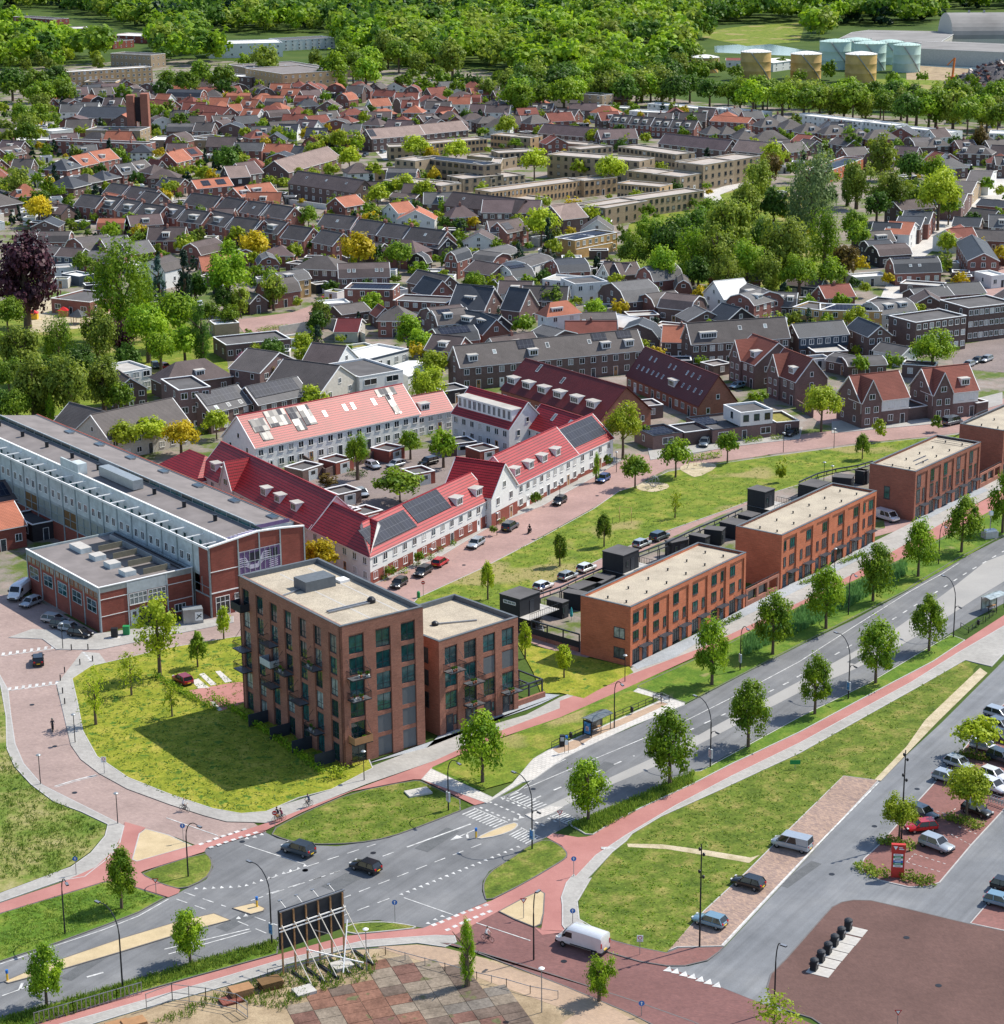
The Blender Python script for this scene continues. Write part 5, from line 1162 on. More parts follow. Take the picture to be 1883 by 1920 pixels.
hs(zt,'beside the park lawn street',[
 (255,856,472,827,3.0,9,0,'f','purple_brick','bitumen',dict(bl=(140,790),nf=1,ww=2.6,doors=0,so=[(.1,.85,.2,.8,3)],trim='dark_trim',desc='flat roofed bungalow wing with solar panels',cat='bungalow')),
 (485,832,690,806,2.9,7,0,'f','brown_brick','bitumen_dark',dict(nf=0,desc='flat roofed carport of the bungalow with parked car',cat='carport')),
 (692,812,1160,757,3.0,12,0,'f','purple_brick','bitumen',dict(nf=3,ww=2.4,doors=1,so=[(.0,.3,.45,.9,3)],trim='dark_trim',desc='wide flat roofed bungalow of purple brick',cat='bungalow')),
 (900,686,1136,660,2.9,7,0,'f','white_render','bitumen',dict(bl=(762,627),base=3.1,nf=3,fl=1,doors=0,wfr='dark_trim',desc='white upper box on top of the bungalow',cat='extension')),
 (1160,757,1332,742,2.9,9,0,'f','purple_brick','sedum',dict(nf=1,doors=0,desc='bungalow carport with green sedum roof',cat='carport')),
 (170,1010 - 370,330,625,2.9,6,0,'f','brown_brick','mauve_deck',dict(nf=1,doors=0,desc='flat roofed garden shed behind maroon terrace',cat='shed')),
 (700,340,830,318,2.6,5,0,'f','brown_brick','mauve_deck',dict(nf=1,doors=0,desc='flat roofed shed beside grey tiled terrace',cat='shed')),
 (1450,240,1690,228,3.0,8,0,'f','brown_brick','pale_roof',dict(nf=3,desc='flat roofed annexe below the blue clad house',cat='annexe'))])
# near left: behind the hall
hs(z0,'behind the factory hall',[
 (165,810,230,795,4.6,14,3.4,'g','brown_brick','grey_tiles',dict(bl=(112,790),nf=2,desc='gable fronted hall with grey tiled roof and white edge',cat='hall')),
 (205,826,355,793,4.6,12,4.2,'p','pale_render','grey_tiles',dict(nf=7,desc='long grey tiled hall with pale wall behind yellow trees',cat='hall')),
 (335,733,395,726,9.2,11,0,'f','purple_brick','bitumen',dict(bl=(272,715),nf=3,fl=3,ww=1.5,desc='three storey purple brick block with pale side wall',cat='office building')),
 (395,775,470,757,4.6,9,3.4,'p','brown_brick','light_tiles',dict(nf=4,so=[(.02,.9,.3,.95)],sk=[(.2,.05,.25),(.5,.05,.25),(.8,.05,.25)],desc='low building with blue solar panels beside purple block',cat='hall')),
 (485,760,580,740,4.6,9,3.2,'p','brown_brick','light_tiles',dict(nf=5,so=[(.02,.9,.3,.95)],desc='low building fully covered by blue solar panels',cat='hall')),
 (600,738,674,712,5.4,15,4.6,'g','pale_render','grey_tiles',dict(nf=2,desc='pale gable fronted hall with round window',cat='hall')),
 (674,708,756,694,6.4,16,0,'f','white_render','bitumen',dict(nf=2,ww=3.4,fl=2,doors=0,desc='white flat roofed office beside round window gable',cat='office building')),
 (225,700,284,690,5.2,10,0,'f','white_render','pale_roof',dict(nf=3,ww=1.8,desc='white flat roofed showroom beside the dark trees',cat='shop')),
 (215,735,275,728,4.6,9,2.6,'g','brown_brick','brown_tiles',dict(nf=3,desc='timber gabled barn beside white showroom',cat='barn')),
 (312,722,434,705,3.8,9,4.0,'h','brown_brick','brown_tiles',dict(nf=4,dm=[.55],desc='brown tiled hipped house with one white dormer')),
 (487,700,560,678,5.2,9,3.4,'g','purple_brick','grey_tiles',dict(nf=3,sk=[(.3,.4,.6)],desc='purple brick gabled house beside pink blossom tree')),
 (424,648,545,636,4.0,11,0,'f','brown_brick','bitumen',dict(nf=8,desc='grey flat roofed pavilion beside dark cypress trees',cat='pavilion')),
 (628,690,672,672,5.0,9,4.0,'g','white_render','brown_tiles',dict(nf=2,desc='white gabled house with brown roof beside fir tree')),
 (690,674,766,655,3.6,10,0,'f','white_render','white_roof',dict(nf=5,fasc=('blue_clad',.5),desc='white petrol kiosk like shop with blue stripe',cat='shop')),
 (765,706,812,690,3.2,9,1.0,'P','white_render','white_roof',dict(nf=1,desc='white curved roof store beside lime green tree',cat='storage building')),
 (835,735,880,728,3.0,6,0,'f','dark_brick','bitumen',dict(nf=1,desc='black brick garage with pale roof edge',cat='garage')),
 (-40,1002,48,985,4.0,10,3.2,'p','hall_brick','orange_tiles',dict(nf=3,desc='low brick house with orange pantile roof beside workshop')),
 (-40,950,40,935,4.0,9,2.6,'p','hall_brick','brown_tiles',dict(nf=3,so=[(.1,.8,.2,.9)],desc='brown roofed shed with dark solar panels beside hall',cat='shed')),
 (60,985,110,975,3.2,9,0,'f','dark_brick','bitumen_dark',dict(nf=1,desc='dark flat roofed store below the hall wall',cat='storage building'))])
# the middle of the town, from enlargement f (x 440-920) and h (900-1380)
MC='in the old quarter'
hs(zf,'in the old quarter, left',[
 (175,222,330,215,4.6,8,2.2,'G','red_brick','light_tiles',dict(nf=3)),
 (365,352,560,322,5.2,8,2.0,'P','yellow_brick','light_tiles',dict(dm=[.3],nf=3,desc='pale yellow mansard house')),
 (435,248,760,262,5.4,10,3.2,'h','purple_brick','grey_tiles',dict(nf=5)),
 (770,322,1140,312,5.0,10,3.2,'P','purple_brick','brown_tiles',dict(nf=5,sk=[(.2,.2,.36),(.3,.2,.36),(.75,.2,.36),(.85,.2,.36)],desc='wide purple brick mansard house with skylights')),
 (1270,195,1415,210,3.6,7,2.6,'G','dark_brick','slate_tiles',dict(nf=2,bl=(1265,205))),
 (1545,192,1640,200,5.2,9,2.8,'G','red_brick','slate_tiles',dict(nf=2,desc='tall narrow dark mansard house with white edges')),
 (1270,350,1500,400,3.8,8,3.0,'p','brown_brick','grey_tiles',dict(nf=3)),
 (1435,455,1620,430,4.2,9,3.8,'g','red_brick','slate_tiles',dict(nf=3)),
 (805,400,1165,408,5.6,9,0,'f','red_brick','bitumen',dict(nf=4,so=[(.1,.9,.2,.8,3)],desc='flat roofed red brick house with solar panels')),
 (1165,485,1560,505,4.8,9,0,'f','red_brick','bitumen',dict(nf=6)),
 (790,590,1000,560,3.4,8,1.6,'p','brown_brick','grey_tiles',dict(nf=3)),
 (1350,600,1500,665,4.8,9,3.2,'G','purple_brick','brown_tiles',dict(nf=2)),
 (1500,668,1740,645,4.8,8,3.0,'P','purple_brick','grey_tiles',dict(nf=4,so=[(.1,.5,.5,.95)],dm=[.35],desc='mansard house with solar panels and dormer')),
 (1620,655,1880,700,4.6,8,2.8,'p','dark_brick','slate_tiles',dict(nf=4,dm=[.25,.7],dmw=3.0)),
 (1510,800,1800,770,3.6,8,2.8,'P','red_brick','slate_tiles',dict(nf=4,so=[(.1,.85,.3,.9)],desc='low black mansard house with big solar panels')),
 (1630,520,1840,545,4.4,9,4.6,'p','purple_brick','slate_tiles',dict(nf=3,dm=[.4],dmw=3.0)),
 (905,720,960,650,2.6,6,2.2,'g','pale_render','maroon_tiles',dict(nf=1,desc='small maroon roofed outhouse with white gables',cat='outhouse')),
 (1045,610,1170,600,3.0,6,2.2,'g','brown_brick','rust_tiles',dict(nf=1,desc='tiny rust roofed outhouse',cat='outhouse')),
 (110,510,240,490,3.0,7,2.2,'g','brown_brick','light_tiles',dict(nf=1,desc='small gabled cottage beside the car park')),
 (1740,180,1900,200,4.6,9,1.8,'P','red_brick','bitumen',dict(nf=4)),
 (1690,265,1880,300,4.0,9,2.4,'p','purple_brick','brown_tiles',dict(nf=4)),
 (640,515,850,500,3.0,6,0,'f','white_render','white_roof',dict(nf=2)),
])
hs(zh,'near the white villa',[
 (495,606,735,576,7.2,9,3.2,'h','white_render','orange_tiles',dict(bl=(372,590),nf=2,fl=3,dm=[.35],dmw=3.2,desc='tall white villa with orange red hipped roof',cat='villa')),
 (290,565,430,520,4.0,10,5.0,'g','purple_brick','slate_tiles',dict(bl=(120,560),nf=2)),
 (30,560,160,490,4.0,10,5.2,'g','purple_brick','slate_tiles',dict(nf=2)),
 (20,740,220,720,3.8,9,3.6,'g','red_brick','slate_tiles',dict(nf=2)),
 (95,175,285,130,4.2,9,1.8,'P','grey_brick','light_tiles',dict(nf=3)),
 (370,235,535,180,5.4,9,1.2,'P','white_render','bitumen',dict(nf=3)),
 (500,225,590,280,4.2,9,2.6,'G','red_brick','slate_tiles',dict(nf=2)),
 (590,280,735,258,3.2,8,3.0,'P','red_brick','slate_tiles',dict(nf=3)),
 (730,270,880,245,3.0,8,0,'f','pale_render','bitumen',dict(nf=3)),
 (250,320,400,300,3.6,8,2.6,'P','white_render','slate_tiles',dict(nf=2,so=[(.1,.8,.6,.95)])),
 (170,400,300,375,2.8,7,2.2,'p','pale_render','brown_tiles',dict(nf=2)),
 (460,330,700,350,5.0,9,0,'f','white_render','pale_roof',dict(nf=3)),
 (700,365,940,345,6.0,10,0,'f','white_render','bitumen',dict(nf=3)),
 (860,300,1040,320,3.2,9,3.4,'p','white_render','brown_tiles',dict(nf=3,xg=(.5,4.5,3.2,'white_render','brown_tiles'),desc='brown roofed house with two white front gables')),
 (1040,300,1190,290,4.0,10,2.6,'p','brown_brick','brown_tiles',dict(nf=3)),
 (870,430,1075,500,4.2,11,4.0,'G','purple_brick','light_tiles',dict(nf=4,desc='big purple brick mansard house with lichen roof')),
 (1150,310,1280,345,4.6,10,3.4,'G','red_brick','light_tiles',dict(nf=3)),
 (1155,490,1290,530,3.6,9,2.6,'G','red_brick','grey_tiles',dict(nf=2)),
 (1310,535,1545,560,4.0,10,3.0,'P','brown_brick','brown_tiles',dict(nf=3)),
 (1435,400,1560,400,4.0,9,2.4,'G','red_brick','grey_tiles',dict(nf=2)),
 (1645,430,1800,480,4.6,9,4.0,'g','white_render','white_roof',dict(nf=2,desc='white gabled house with very pale roof')),
 (1530,640,1800,620,2.8,8,2.4,'g','brown_brick','light_tiles',dict(nf=2)),
 (1090,690,1240,650,2.6,7,2.0,'g','pale_render','white_roof',dict(nf=1)),
 (610,700,1010,690,3.2,9,3.2,'P','red_brick','grey_tiles',dict(nf=5,sk=[(.1,.2,.35),(.25,.2,.35),(.4,.2,.35)])),
 (840,555,1030,535,2.8,6,0,'f','pale_render','bitumen',dict(nf=2)),
 (1100,600,1320,590,2.6,6,0,'f','red_brick','pale_roof',dict(nf=2)),
 (1270,670,1480,690,2.6,6,0,'f','red_brick','pale_roof',dict(nf=2))])
hs(zi,'right of the wooded park',[
 (25,395,195,455,5.0,9,2.4,'P','red_brick','light_tiles',dict(nf=3,dm=[.6])),
 (195,478,345,440,5.0,9,2.4,'P','red_brick','light_tiles',dict(nf=3,dm=[.4],desc='mansard red brick house with wide dormer')),
 (320,485,475,490,3.0,8,3.0,'P','dark_brick','light_tiles',dict(nf=3,dm=[.3,.75],dmw=1.6)),
 (0,595,210,565,3.0,8,3.2,'g','dark_brick','slate_tiles',dict(nf=2)),
 (410,340,640,358,3.2,7,2.0,'p','blue_clad','brown_tiles',dict(nf=6,desc='long low blue clad chalet with white windows')),
 (455,490,640,512,5.2,9,0,'f','ochre_brick','bitumen',dict(nf=4,desc='ochre brick flat roofed house left half')),
 (640,512,1060,520,5.2,9,0,'f','ochre_brick','bitumen',dict(nf=6,so=[(.1,.8,.2,.9,4)],desc='ochre brick flat roofed house with blue solar panels')),
 (1060,540,1290,510,4.4,9,2.4,'P','pale_render','light_tiles',dict(nf=3,dm=[.3,.7])),
 (1150,262,1460,250,3.6,9,3.6,'P','red_brick','slate_tiles',dict(nf=5,so=[(.05,.4,.8,.98),(.5,.95,.8,.98)],sk=[(.35,.2,.3),(.55,.2,.3)],desc='wide black mansard house with blue solar panels')),
 (1045,145,1260,130,3.6,9,2.4,'P','dark_brick','brown_tiles',dict(nf=3)),
 (980,105,1140,98,4.2,9,2.0,'P','dark_brick','slate_tiles',dict(nf=3)),
 (1640,178,1850,180,5.4,22,2.2,'g','red_brick','slate_tiles',dict(bl=(1400,50),nf=3,desc='long dark roofed red brick row running away')),
 (0,330,240,305,4.0,9,1.4,'P','red_brick','brown_tiles',dict(nf=4)),
 (1280,470,1480,470,3.4,9,2.2,'g','brown_brick','brown_tiles',dict(nf=3)),
 (1300,430,1540,410,3.0,8,1.8,'p','brown_brick','slate_tiles',dict(nf=4)),
 (1520,410,1760,395,3.0,9,2.2,'p','brown_brick','slate_tiles',dict(nf=4)),
 (880,290,1110,275,2.8,6,0,'f','pale_render','white_roof',dict(nf=3)),
 (950,455,1100,470,2.8,8,0,'f','brown_brick','bitumen_dark',dict(nf=2)),
 (1800,280,1900,270,3.6,8,0,'f','white_render','white_roof',dict(nf=2)),
 (1180,330,1460,350,2.6,6,0,'f','brown_brick','pale_roof',dict(nf=2)),
])
hs(zd,'along the far right street',[
 (1570,740,1650,640,4.4,8,2.4,'g','purple_brick','grey_tiles',dict(nf=2,bl=(1480,640))),
 (1640,640,1720,560,4.4,8,2.4,'g','grey_brick','grey_tiles',dict(nf=2)),
 (1770,560,1830,470,4.4,8,2.0,'g','white_render','grey_tiles',dict(nf=2)),
 (1330,860,1385,790,5.0,9,2.4,'g','red_brick','slate_tiles',dict(nf=2)),
 (1135,760,1380,735,5.0,9,2.4,'p','brown_brick','brown_tiles',dict(nf=4)),
 (1190,940,1262,880,4.8,8,2.6,'g','white_render','orange_tiles',dict(nf=2)),
 (1265,900,1330,830,4.6,8,2.4,'g','brown_brick','slate_tiles',dict(nf=2)),
 (910,930,1110,940,4.4,9,3.0,'p','dark_brick','slate_tiles',dict(nf=3,sk=[(.6,.4,.6)])),
 (870,1000,1090,985,3.4,8,2.8,'p','dark_brick','grey_tiles',dict(nf=3,dm=[.6],dmw=3.4)),
 (1430,960,1530,990,3.4,8,3.4,'g','red_brick','rust_tiles',dict(nf=2)),
 (1540,965,1650,925,4.6,8,2.2,'p','white_render','rust_tiles',dict(nf=3)),
 (1595,810,1780,835,3.2,8,2.8,'p','brown_brick','grey_tiles',dict(nf=3)),
 (1680,720,1900,740,3.6,8,1.6,'p','red_brick','slate_tiles',dict(nf=3)),
 (1660,975,1900,985,3.4,8,2.6,'p','red_brick','grey_tiles',dict(nf=4)),
 (1505,870,1700,880,3.4,8,2.2,'p','brown_brick','slate_tiles',dict(nf=3)),
 (420,465,590,475,4.4,9,0,'f','orange_brick','bitumen',dict(nf=2,br=(730,365),so=[(.3,.9,.3,.9,3)],desc='flat roofed orange brick pavilion with solar panels',cat='pavilion')),
 (1540,340,1790,350,4.6,9,3.0,'h','brown_brick','grey_tiles',dict(nf=4,dm=[.2,.7],dmw=1.6)),
 (1420,400,1545,385,3.2,9,2.6,'g','red_brick','light_tiles',dict(nf=2)),
 (1150,250,1240,300,4.0,8,2.6,'G','purple_brick','grey_tiles',dict(nf=2)),
 (1330,290,1490,285,4.4,8,3.2,'h','brown_brick','grey_tiles',dict(nf=3,dm=[.5])),
 (465,290,560,280,4.0,8,2.0,'g','purple_brick','grey_tiles',dict(nf=2)),
 (600,270,730,290,4.6,8,2.2,'p','purple_brick','grey_tiles',dict(nf=3)),
 (740,360,900,350,4.6,9,2.6,'p','red_brick','grey_tiles',dict(nf=4)),
 (430,270,550,250,4.4,8,2.6,'g','red_brick','rust_tiles',dict(nf=2,dm=[.3])),
])
sb=dict(nf=3,dm=[.5],dmw=1.8)
hs(zd,'before the white rows of flats',[(x,y,x+w_,y-8,4.4,9,3.6,'h','red_brick','grey_tiles',sb) for x,y,w_ in ((110,150,140),(285,155,135),(400,195,180),(570,205,190),(780,235,150),(890,240,220),(90,245,210),(-30,225,110))])
hs(zd,'below the green tree belt',[(350,55,845,112,4.6,8,0,'f','white_render','white_roof',dict(nf=14,desc='long white flat roofed row of flats',cat='flats')),(845,108,1090,138,4.6,8,0,'f','white_render','white_roof',dict(nf=8,desc='long white flat roofed row of flats',cat='flats')),(1095,150,1500,190,4.6,8,0,'f','white_render','white_roof',dict(nf=13,desc='long white flat roofed row of flats',cat='flats')),(1775,195,1990,200,4.8,12,0,'f','white_render','white_roof',dict(nf=6,desc='long white flat roofed row of flats',cat='flats'))])
hs(zm,'below the green tree belt',[(557,385,795,408,4.6,8,0,'f','white_render','white_roof',dict(nf=13,desc='long white flat roofed row of flats',cat='flats')),(800,402,980,420,4.6,8,0,'f','white_render','white_roof',dict(nf=10,desc='long white flat roofed row of flats',cat='flats')),(490,412,690,425,4.2,8,0,'f','white_render','white_roof',dict(nf=8,desc='long white flat roofed row of flats',cat='flats')),(310,392,480,402,4.2,8,0,'f','pale_render','white_roof',dict(nf=8,desc='pale low flat roofed row',cat='flats')),
 (120,335,390,355,8.5,9,0,'f','grey_brick','bitumen',dict(nf=9,fl=3,doors=0,desc='grey three storey gallery flat',cat='flats')),(790,450,930,458,4.4,9,2.0,'p','red_brick','orange_tiles',dict(nf=6,desc='long low house with bright red roof'))])
dk=dict(nf=4,dm=[.3,.7],dmw=1.8,ch=(.5,))
hs(zm,'before the white rows, centre',[(x,y,x+w_,y+5,4.8,8,3.2,'p','red_brick','grey_tiles',dk) for x,y,w_ in ((415,455,70),(487,462,80),(570,470,75),(640,475,90))]+
 [(x,y,x+w_,y-3,4.4,9,3.4,'h','red_brick','grey_tiles',dict(nf=3)) for x,y,w_ in ((780,500,60),(835,500,60),(895,520,75),(960,525,105),(985,465,75),(1065,482,85),(1125,490,80))]+
 [(205,430,285,435,4.6,8,3,'p','red_brick','grey_tiles',dk),(110,410,200,412,4.6,8,3,'p','red_brick','grey_tiles',dk)])
# the new quarter of flat brown blocks
NQ='in the flat roofed new quarter'
def fb(x1,y1,x2,y2,h,wall='grey_brick',**k):
    k.setdefault('cat','apartment building');k.setdefault('doors',1);k.setdefault('wfr','dark_trim');k.setdefault('cap','concrete');k.setdefault('desc',f"{ {2: 'low', 3: 'two storey', 4: 'tall'}[2 if h < 4.5 else 3 if h < 7.5 else 4]} {WN[wall]} flat roofed block");D=k.pop('D',10)
    return (x1,y1,x2,y2,h,D,0,'f',wall,'block_deck',k)
hs(zcc,NQ,[
 fb(595,690,1450,570,6.2,D=9,bl=None,nf=22),fb(590,665,780,690,6.2,nf=4,D=22),fb(5,580,635,498,6,'tan_brick',nf=24,D=9,ww=.8),fb(0,600,290,635,3.2,D=8),fb(635,505,860,480,6,'tan_brick',nf=6,D=9),fb(860,520,1150,545,6,'tan_brick',nf=12,ww=.9,D=9),
 fb(925,435,1285,475,6.2,nf=7,D=12),fb(1285,478,1445,450,6.2,nf=4,D=13),fb(1445,398,1832,335,9.2,nf=9,fl=3,D=12),fb(865,270,1260,325,8.6,nf=14,fl=3,D=10,ww=1.6),fb(1250,372,1445,395,9.2,nf=4,fl=3,D=18),fb(385,325,1010,372,8.8,nf=12,fl=3,D=12),fb(55,315,350,300,5.8,nf=8,D=10),fb(610,290,830,270,6,nf=6,D=9),fb(0,190,270,212,5.6,'tan_brick',nf=12,D=9),fb(270,212,325,200,5.6,nf=2),fb(330,235,650,260,4,nf=10,D=9),fb(0,385,68,385,7,nf=3,D=16),fb(0,490,235,462,4.2,nf=6,D=12),
])
hs(zb,NQ,[fb(1100,190,1250,205,9,nf=3,fl=3,D=12),fb(1265,180,1755,235,8.8,nf=11,fl=3,D=9,ww=2,so=[(.05,.95,.2,.8,2)],desc='gallery block with white balconies'),fb(1755,235,1880,225,8.8,nf=2,fl=3,D=9),fb(1055,100,1370,92,5.8,nf=6,D=10),fb(1370,75,1780,40,5.6,'tan_brick',nf=14,D=9),fb(1015,345,1440,385,5.6,nf=5,D=11),fb(1440,388,1590,368,5.6,nf=3,D=10),fb(1600,335,1900,305,5.2,nf=5,D=11),fb(880,275,1245,262,4.2,nf=5,D=8),fb(1630,165,1900,190,4,nf=6,D=9)])
hs(zh,'beside the wooded park',[(605,30,700,42,5.6,10,0,'f','brown_brick','bitumen',dict(nf=1,desc='brown end of the ochre building',cat='annexe')),(700,45,1010,-15,5.6,9,0,'f','ochre_brick','bitumen',dict(nf=7,doors=1,so=[(.0,.9,.3,.9,3)],desc='ochre brick building with blue solar roof',cat='school building')),(710,110,980,60,2.8,5,0,'f','ochre_brick','pale_roof',dict(nf=0,desc='low ochre terrace wall building',cat='annexe'))])
br_=dict(nf=9,doors=3,trim='brown_tiles',sk=[(.2,.5,.65),(.5,.5,.65),(.8,.5,.65)])
hs(zb,'of the brown roofed rows',[
 (315,368,800,440,5.6,10,4.0,'p','brown_brick','brown_tiles',br_),(1465,530,1990,590,5.6,10,4.0,'p','brown_brick','brown_tiles',br_),(1060,470,1250,480,4.6,7,1,'p','brown_brick','brown_tiles',dict(nf=4)),
 (220,195,700,175,5.6,10,4.2,'g','brown_brick','pink_tiles',dict(bl=None,nf=2)) if 0 else (320,290,705,180,5.4,12,4.2,'p','purple_brick','pink_tiles',dict(nf=6)),
 (0,310,130,290,6,10,4.0,'p','purple_brick','mauve_tiles',dict(nf=3)),(930,42,1320,10,5.6,10,3.6,'p','brown_brick','pink_tiles',dict(nf=8,so=[(.0,.12,.2,.9)])),(1320,8,1640,-25,5.6,10,3.6,'p','brown_brick','pink_tiles',dict(nf=6))])
hs(zcc,'of the brown roofed rows',[(325,180,760,215,5.2,9,3.6,'p','brown_brick','mauve_tiles',dict(nf=9)),(750,225,1000,215,5.6,9,3.6,'p','brown_brick','mauve_tiles',dict(nf=5,dm=[.2])),(1140,250,1590,300,5.0,9,3.8,'p','brown_brick','mauve_tiles',dict(nf=8)),(1640,300,1860,320,5.2,10,4.0,'p','brown_brick','pink_tiles',dict(nf=3)),
 (-60,720,330,725,5.6,10,3.6,'p','brown_brick','mauve_tiles',dict(nf=8)),(330,735,490,770,6.4,10,3.8,'G' if 0 else 'g','purple_brick','pink_tiles',dict(nf=2)),(490,768,635,740,6.4,9,3.6,'p','purple_brick','pink_tiles',dict(nf=1,fl=1,doors=0)),
 (0,855,120,850,5,9,3.0,'p','red_brick','brown_tiles',dict(nf=2)),(115,860,258,830,5,8,3.0,'p','red_brick','brown_tiles',dict(nf=3,so=[(.05,.4,.2,.8)]))])
# long brick rows in the left middle
kA=lambda n=3,**k:dict(nf=n,doors=1,ch=(.0,1.0),**k)
rowA=[(za,q) for q in ((755,445,885,466),(905,468,1095,498),(1350,522,1565,552),(1595,552,1735,578),(1765,582,1900,604))]+[(zb,q) for q in ((-5,585,112,606),(132,606,290,632),(530,682,768,708),(778,722,960,748),(970,752,1155,778),(1165,782,1420,815))]
rowB=[(za,q) for q in ((545,532,700,552),(712,540,835,560),(850,568,975,590),(990,598,1150,625),(1168,600,1295,628),(1308,645,1480,668),(1490,655,1650,690),(1665,705,1850,730))]+[(zb,q) for q in ((-60,705,55,730),(90,715,235,745),(262,768,430,792),(490,800,640,830))]
for i,(zfn,q) in enumerate(rowA):hs(zfn,'in the rear long row, left',[(*q,5.2,8.5,3.4,'p','red_brick','grey_tiles',kA(3 if q[2]-q[0]<160 else 4,**(dict(sk=[(.5,.4,.6)]) if i % 3==1 else {})))])
for i,(zfn,q) in enumerate(rowB):hs(zfn,'in the front long row, left',[(*q,5.2,8.5,3.4,'p','red_brick','grey_tiles',kA(3,**(dict(dm=[.55],dmw=3.4) if i in (1,2,3,4,5,6,9) else {})))])
hs(za,'left of the long brick rows',[
 (345,52,1078,80,5.8,10,0,'f','red_brick','bitumen',dict(br=(1143,64),nf=12,cap='white_trim',desc='long flat roofed red brick row with chimneys',ch=(.2,.5,.8))),(65,170,192,148,4.4,10,3,'p','red_brick','brown_tiles',dict(nf=3,dm=[.2,.75])),(-40,310,55,300,4.4,9,3.4,'h','red_brick','orange_tiles',dict(nf=2)),(200,326,322,308,3.2,9,3,'h','brown_brick','slate_tiles',dict(nf=2)),(115,472,298,458,3.4,8,4.2,'h','brown_brick','orange_tiles',dict(nf=2,dm=[.2],dmw=1.5)),
 (490,272,608,243,4.6,10,3.6,'h','red_brick','slate_tiles',dict(nf=2,dm=[.5],dmw=1.4)),(608,243,727,218,4.6,10,3.6,'p','red_brick','orange_tiles',dict(nf=2,dm=[.4],dmw=1.6)),(735,210,878,185,4.6,10,3.6,'p','red_brick','orange_tiles',dict(nf=3,dm=[.3],dmw=2)),(905,305,1018,290,4.2,9,3.4,'p','red_brick','slate_tiles',dict(nf=3,dm=[.4],dmw=3)),(1030,285,1133,262,4.2,9,3.4,'p','red_brick','grey_tiles',dict(nf=3,dm=[.3],dmw=3)),
 (770,345,885,322,3.8,9,3.0,'h','brown_brick','slate_tiles',dict(nf=3,so=[(.4,.6,.2,.7)])),(650,368,748,352,3.8,9,3.0,'h','brown_brick','grey_tiles',dict(nf=2)),(540,402,665,372,4.0,12,3.6,'h','brown_brick','slate_tiles',dict(nf=3)),(1150,265,1235,255,3.4,8,3,'g','brown_brick','rust_tiles',dict(nf=2)),(1300,218,1415,190,5.0,9,3.8,'p','red_brick','orange_tiles',dict(nf=3,ch=(.1,.5),desc='bright orange roofed house with white gable')),(1400,175,1500,160,4.4,9,3,'p','red_brick','rust_tiles',dict(nf=2,so=[(.2,.7,.2,.8)])),
 (1195,402,1300,395,2.8,9,2.6,'g','red_brick','grey_tiles',dict(nf=1)),(1305,398,1415,380,2.8,9,2.6,'g','red_brick','grey_tiles',dict(nf=1)),(1450,410,1715,385,5.0,8,2.6,'p','red_brick','orange_tiles',dict(nf=4,so=[(.2,.42,.2,.8),(.6,.85,.2,.8)],desc='orange roofed red house with two solar fields')),(1110,520,1262,500,4.8,9,3.2,'g','purple_brick','grey_tiles',dict(nf=1)),(1690,330,1840,320,6.5,12,3.5,'p','dark_brick','pink_tiles',dict(nf=1,desc='black gabled wall house with small white window')),
 (1780,470,1883,455,4.6,9,2.8,'p','red_brick','orange_tiles',dict(nf=3,dm=[.4],dmw=3)),(-30,540,165,510,4.0,11,3.6,'h','brown_brick','grey_tiles',dict(nf=4)),(120,800,265,800,3.0,8,2.6,'P','brown_brick','grey_tiles',dict(nf=3)),(265,800,500,800,3.0,8,2.6,'P','red_brick','grey_tiles',dict(nf=4,sk=[(.3,.25,.4)])),(480,830,630,870,3.4,11,3.2,'G','red_brick','grey_tiles',dict(nf=2)),(690,840,800,870,3.6,9,3.4,'g','red_brick','light_tiles',dict(nf=2)),(850,870,950,895,3.4,9,3.0,'g','red_brick','light_tiles',dict(nf=1)),
 (230,690,430,690,3,9,2,'g','brown_brick','slate_tiles',dict(nf=2,desc='low dark cottage')),(1330,880,1480,895,3.4,12,3.2,'G','red_brick','brown_tiles',dict(nf=2))])
hs(zb,'among the brown and grey rows',[(735,545,882,520,5,9,2.8,'p','red_brick','orange_tiles',dict(nf=3)),(1125,590,1258,572,5,9,2.8,'p','white_render','orange_tiles',dict(nf=3,desc='white fronted house with orange roof')),(60,455,232,432,4.8,8,3,'p','red_brick','orange_tiles',dict(nf=3,dm=[.25],dmw=3.5)),(40,40,190,30,4.2,9,3.6,'h','red_brick','rust_tiles',dict(nf=3,dm=[.5])),(130,510,240,505,3,8,2.6,'g','brown_brick','grey_tiles',dict(nf=1)),(960,880,1080,850,3,8,2.2,'g','brown_brick','grey_tiles',dict(nf=1)),(1420,850,1560,830,4,7,2.8,'g','dark_brick','grey_tiles',dict(nf=1)),(570,60,770,70,5,10,3,'p','purple_brick','mauve_tiles',dict(nf=1,doors=0))])
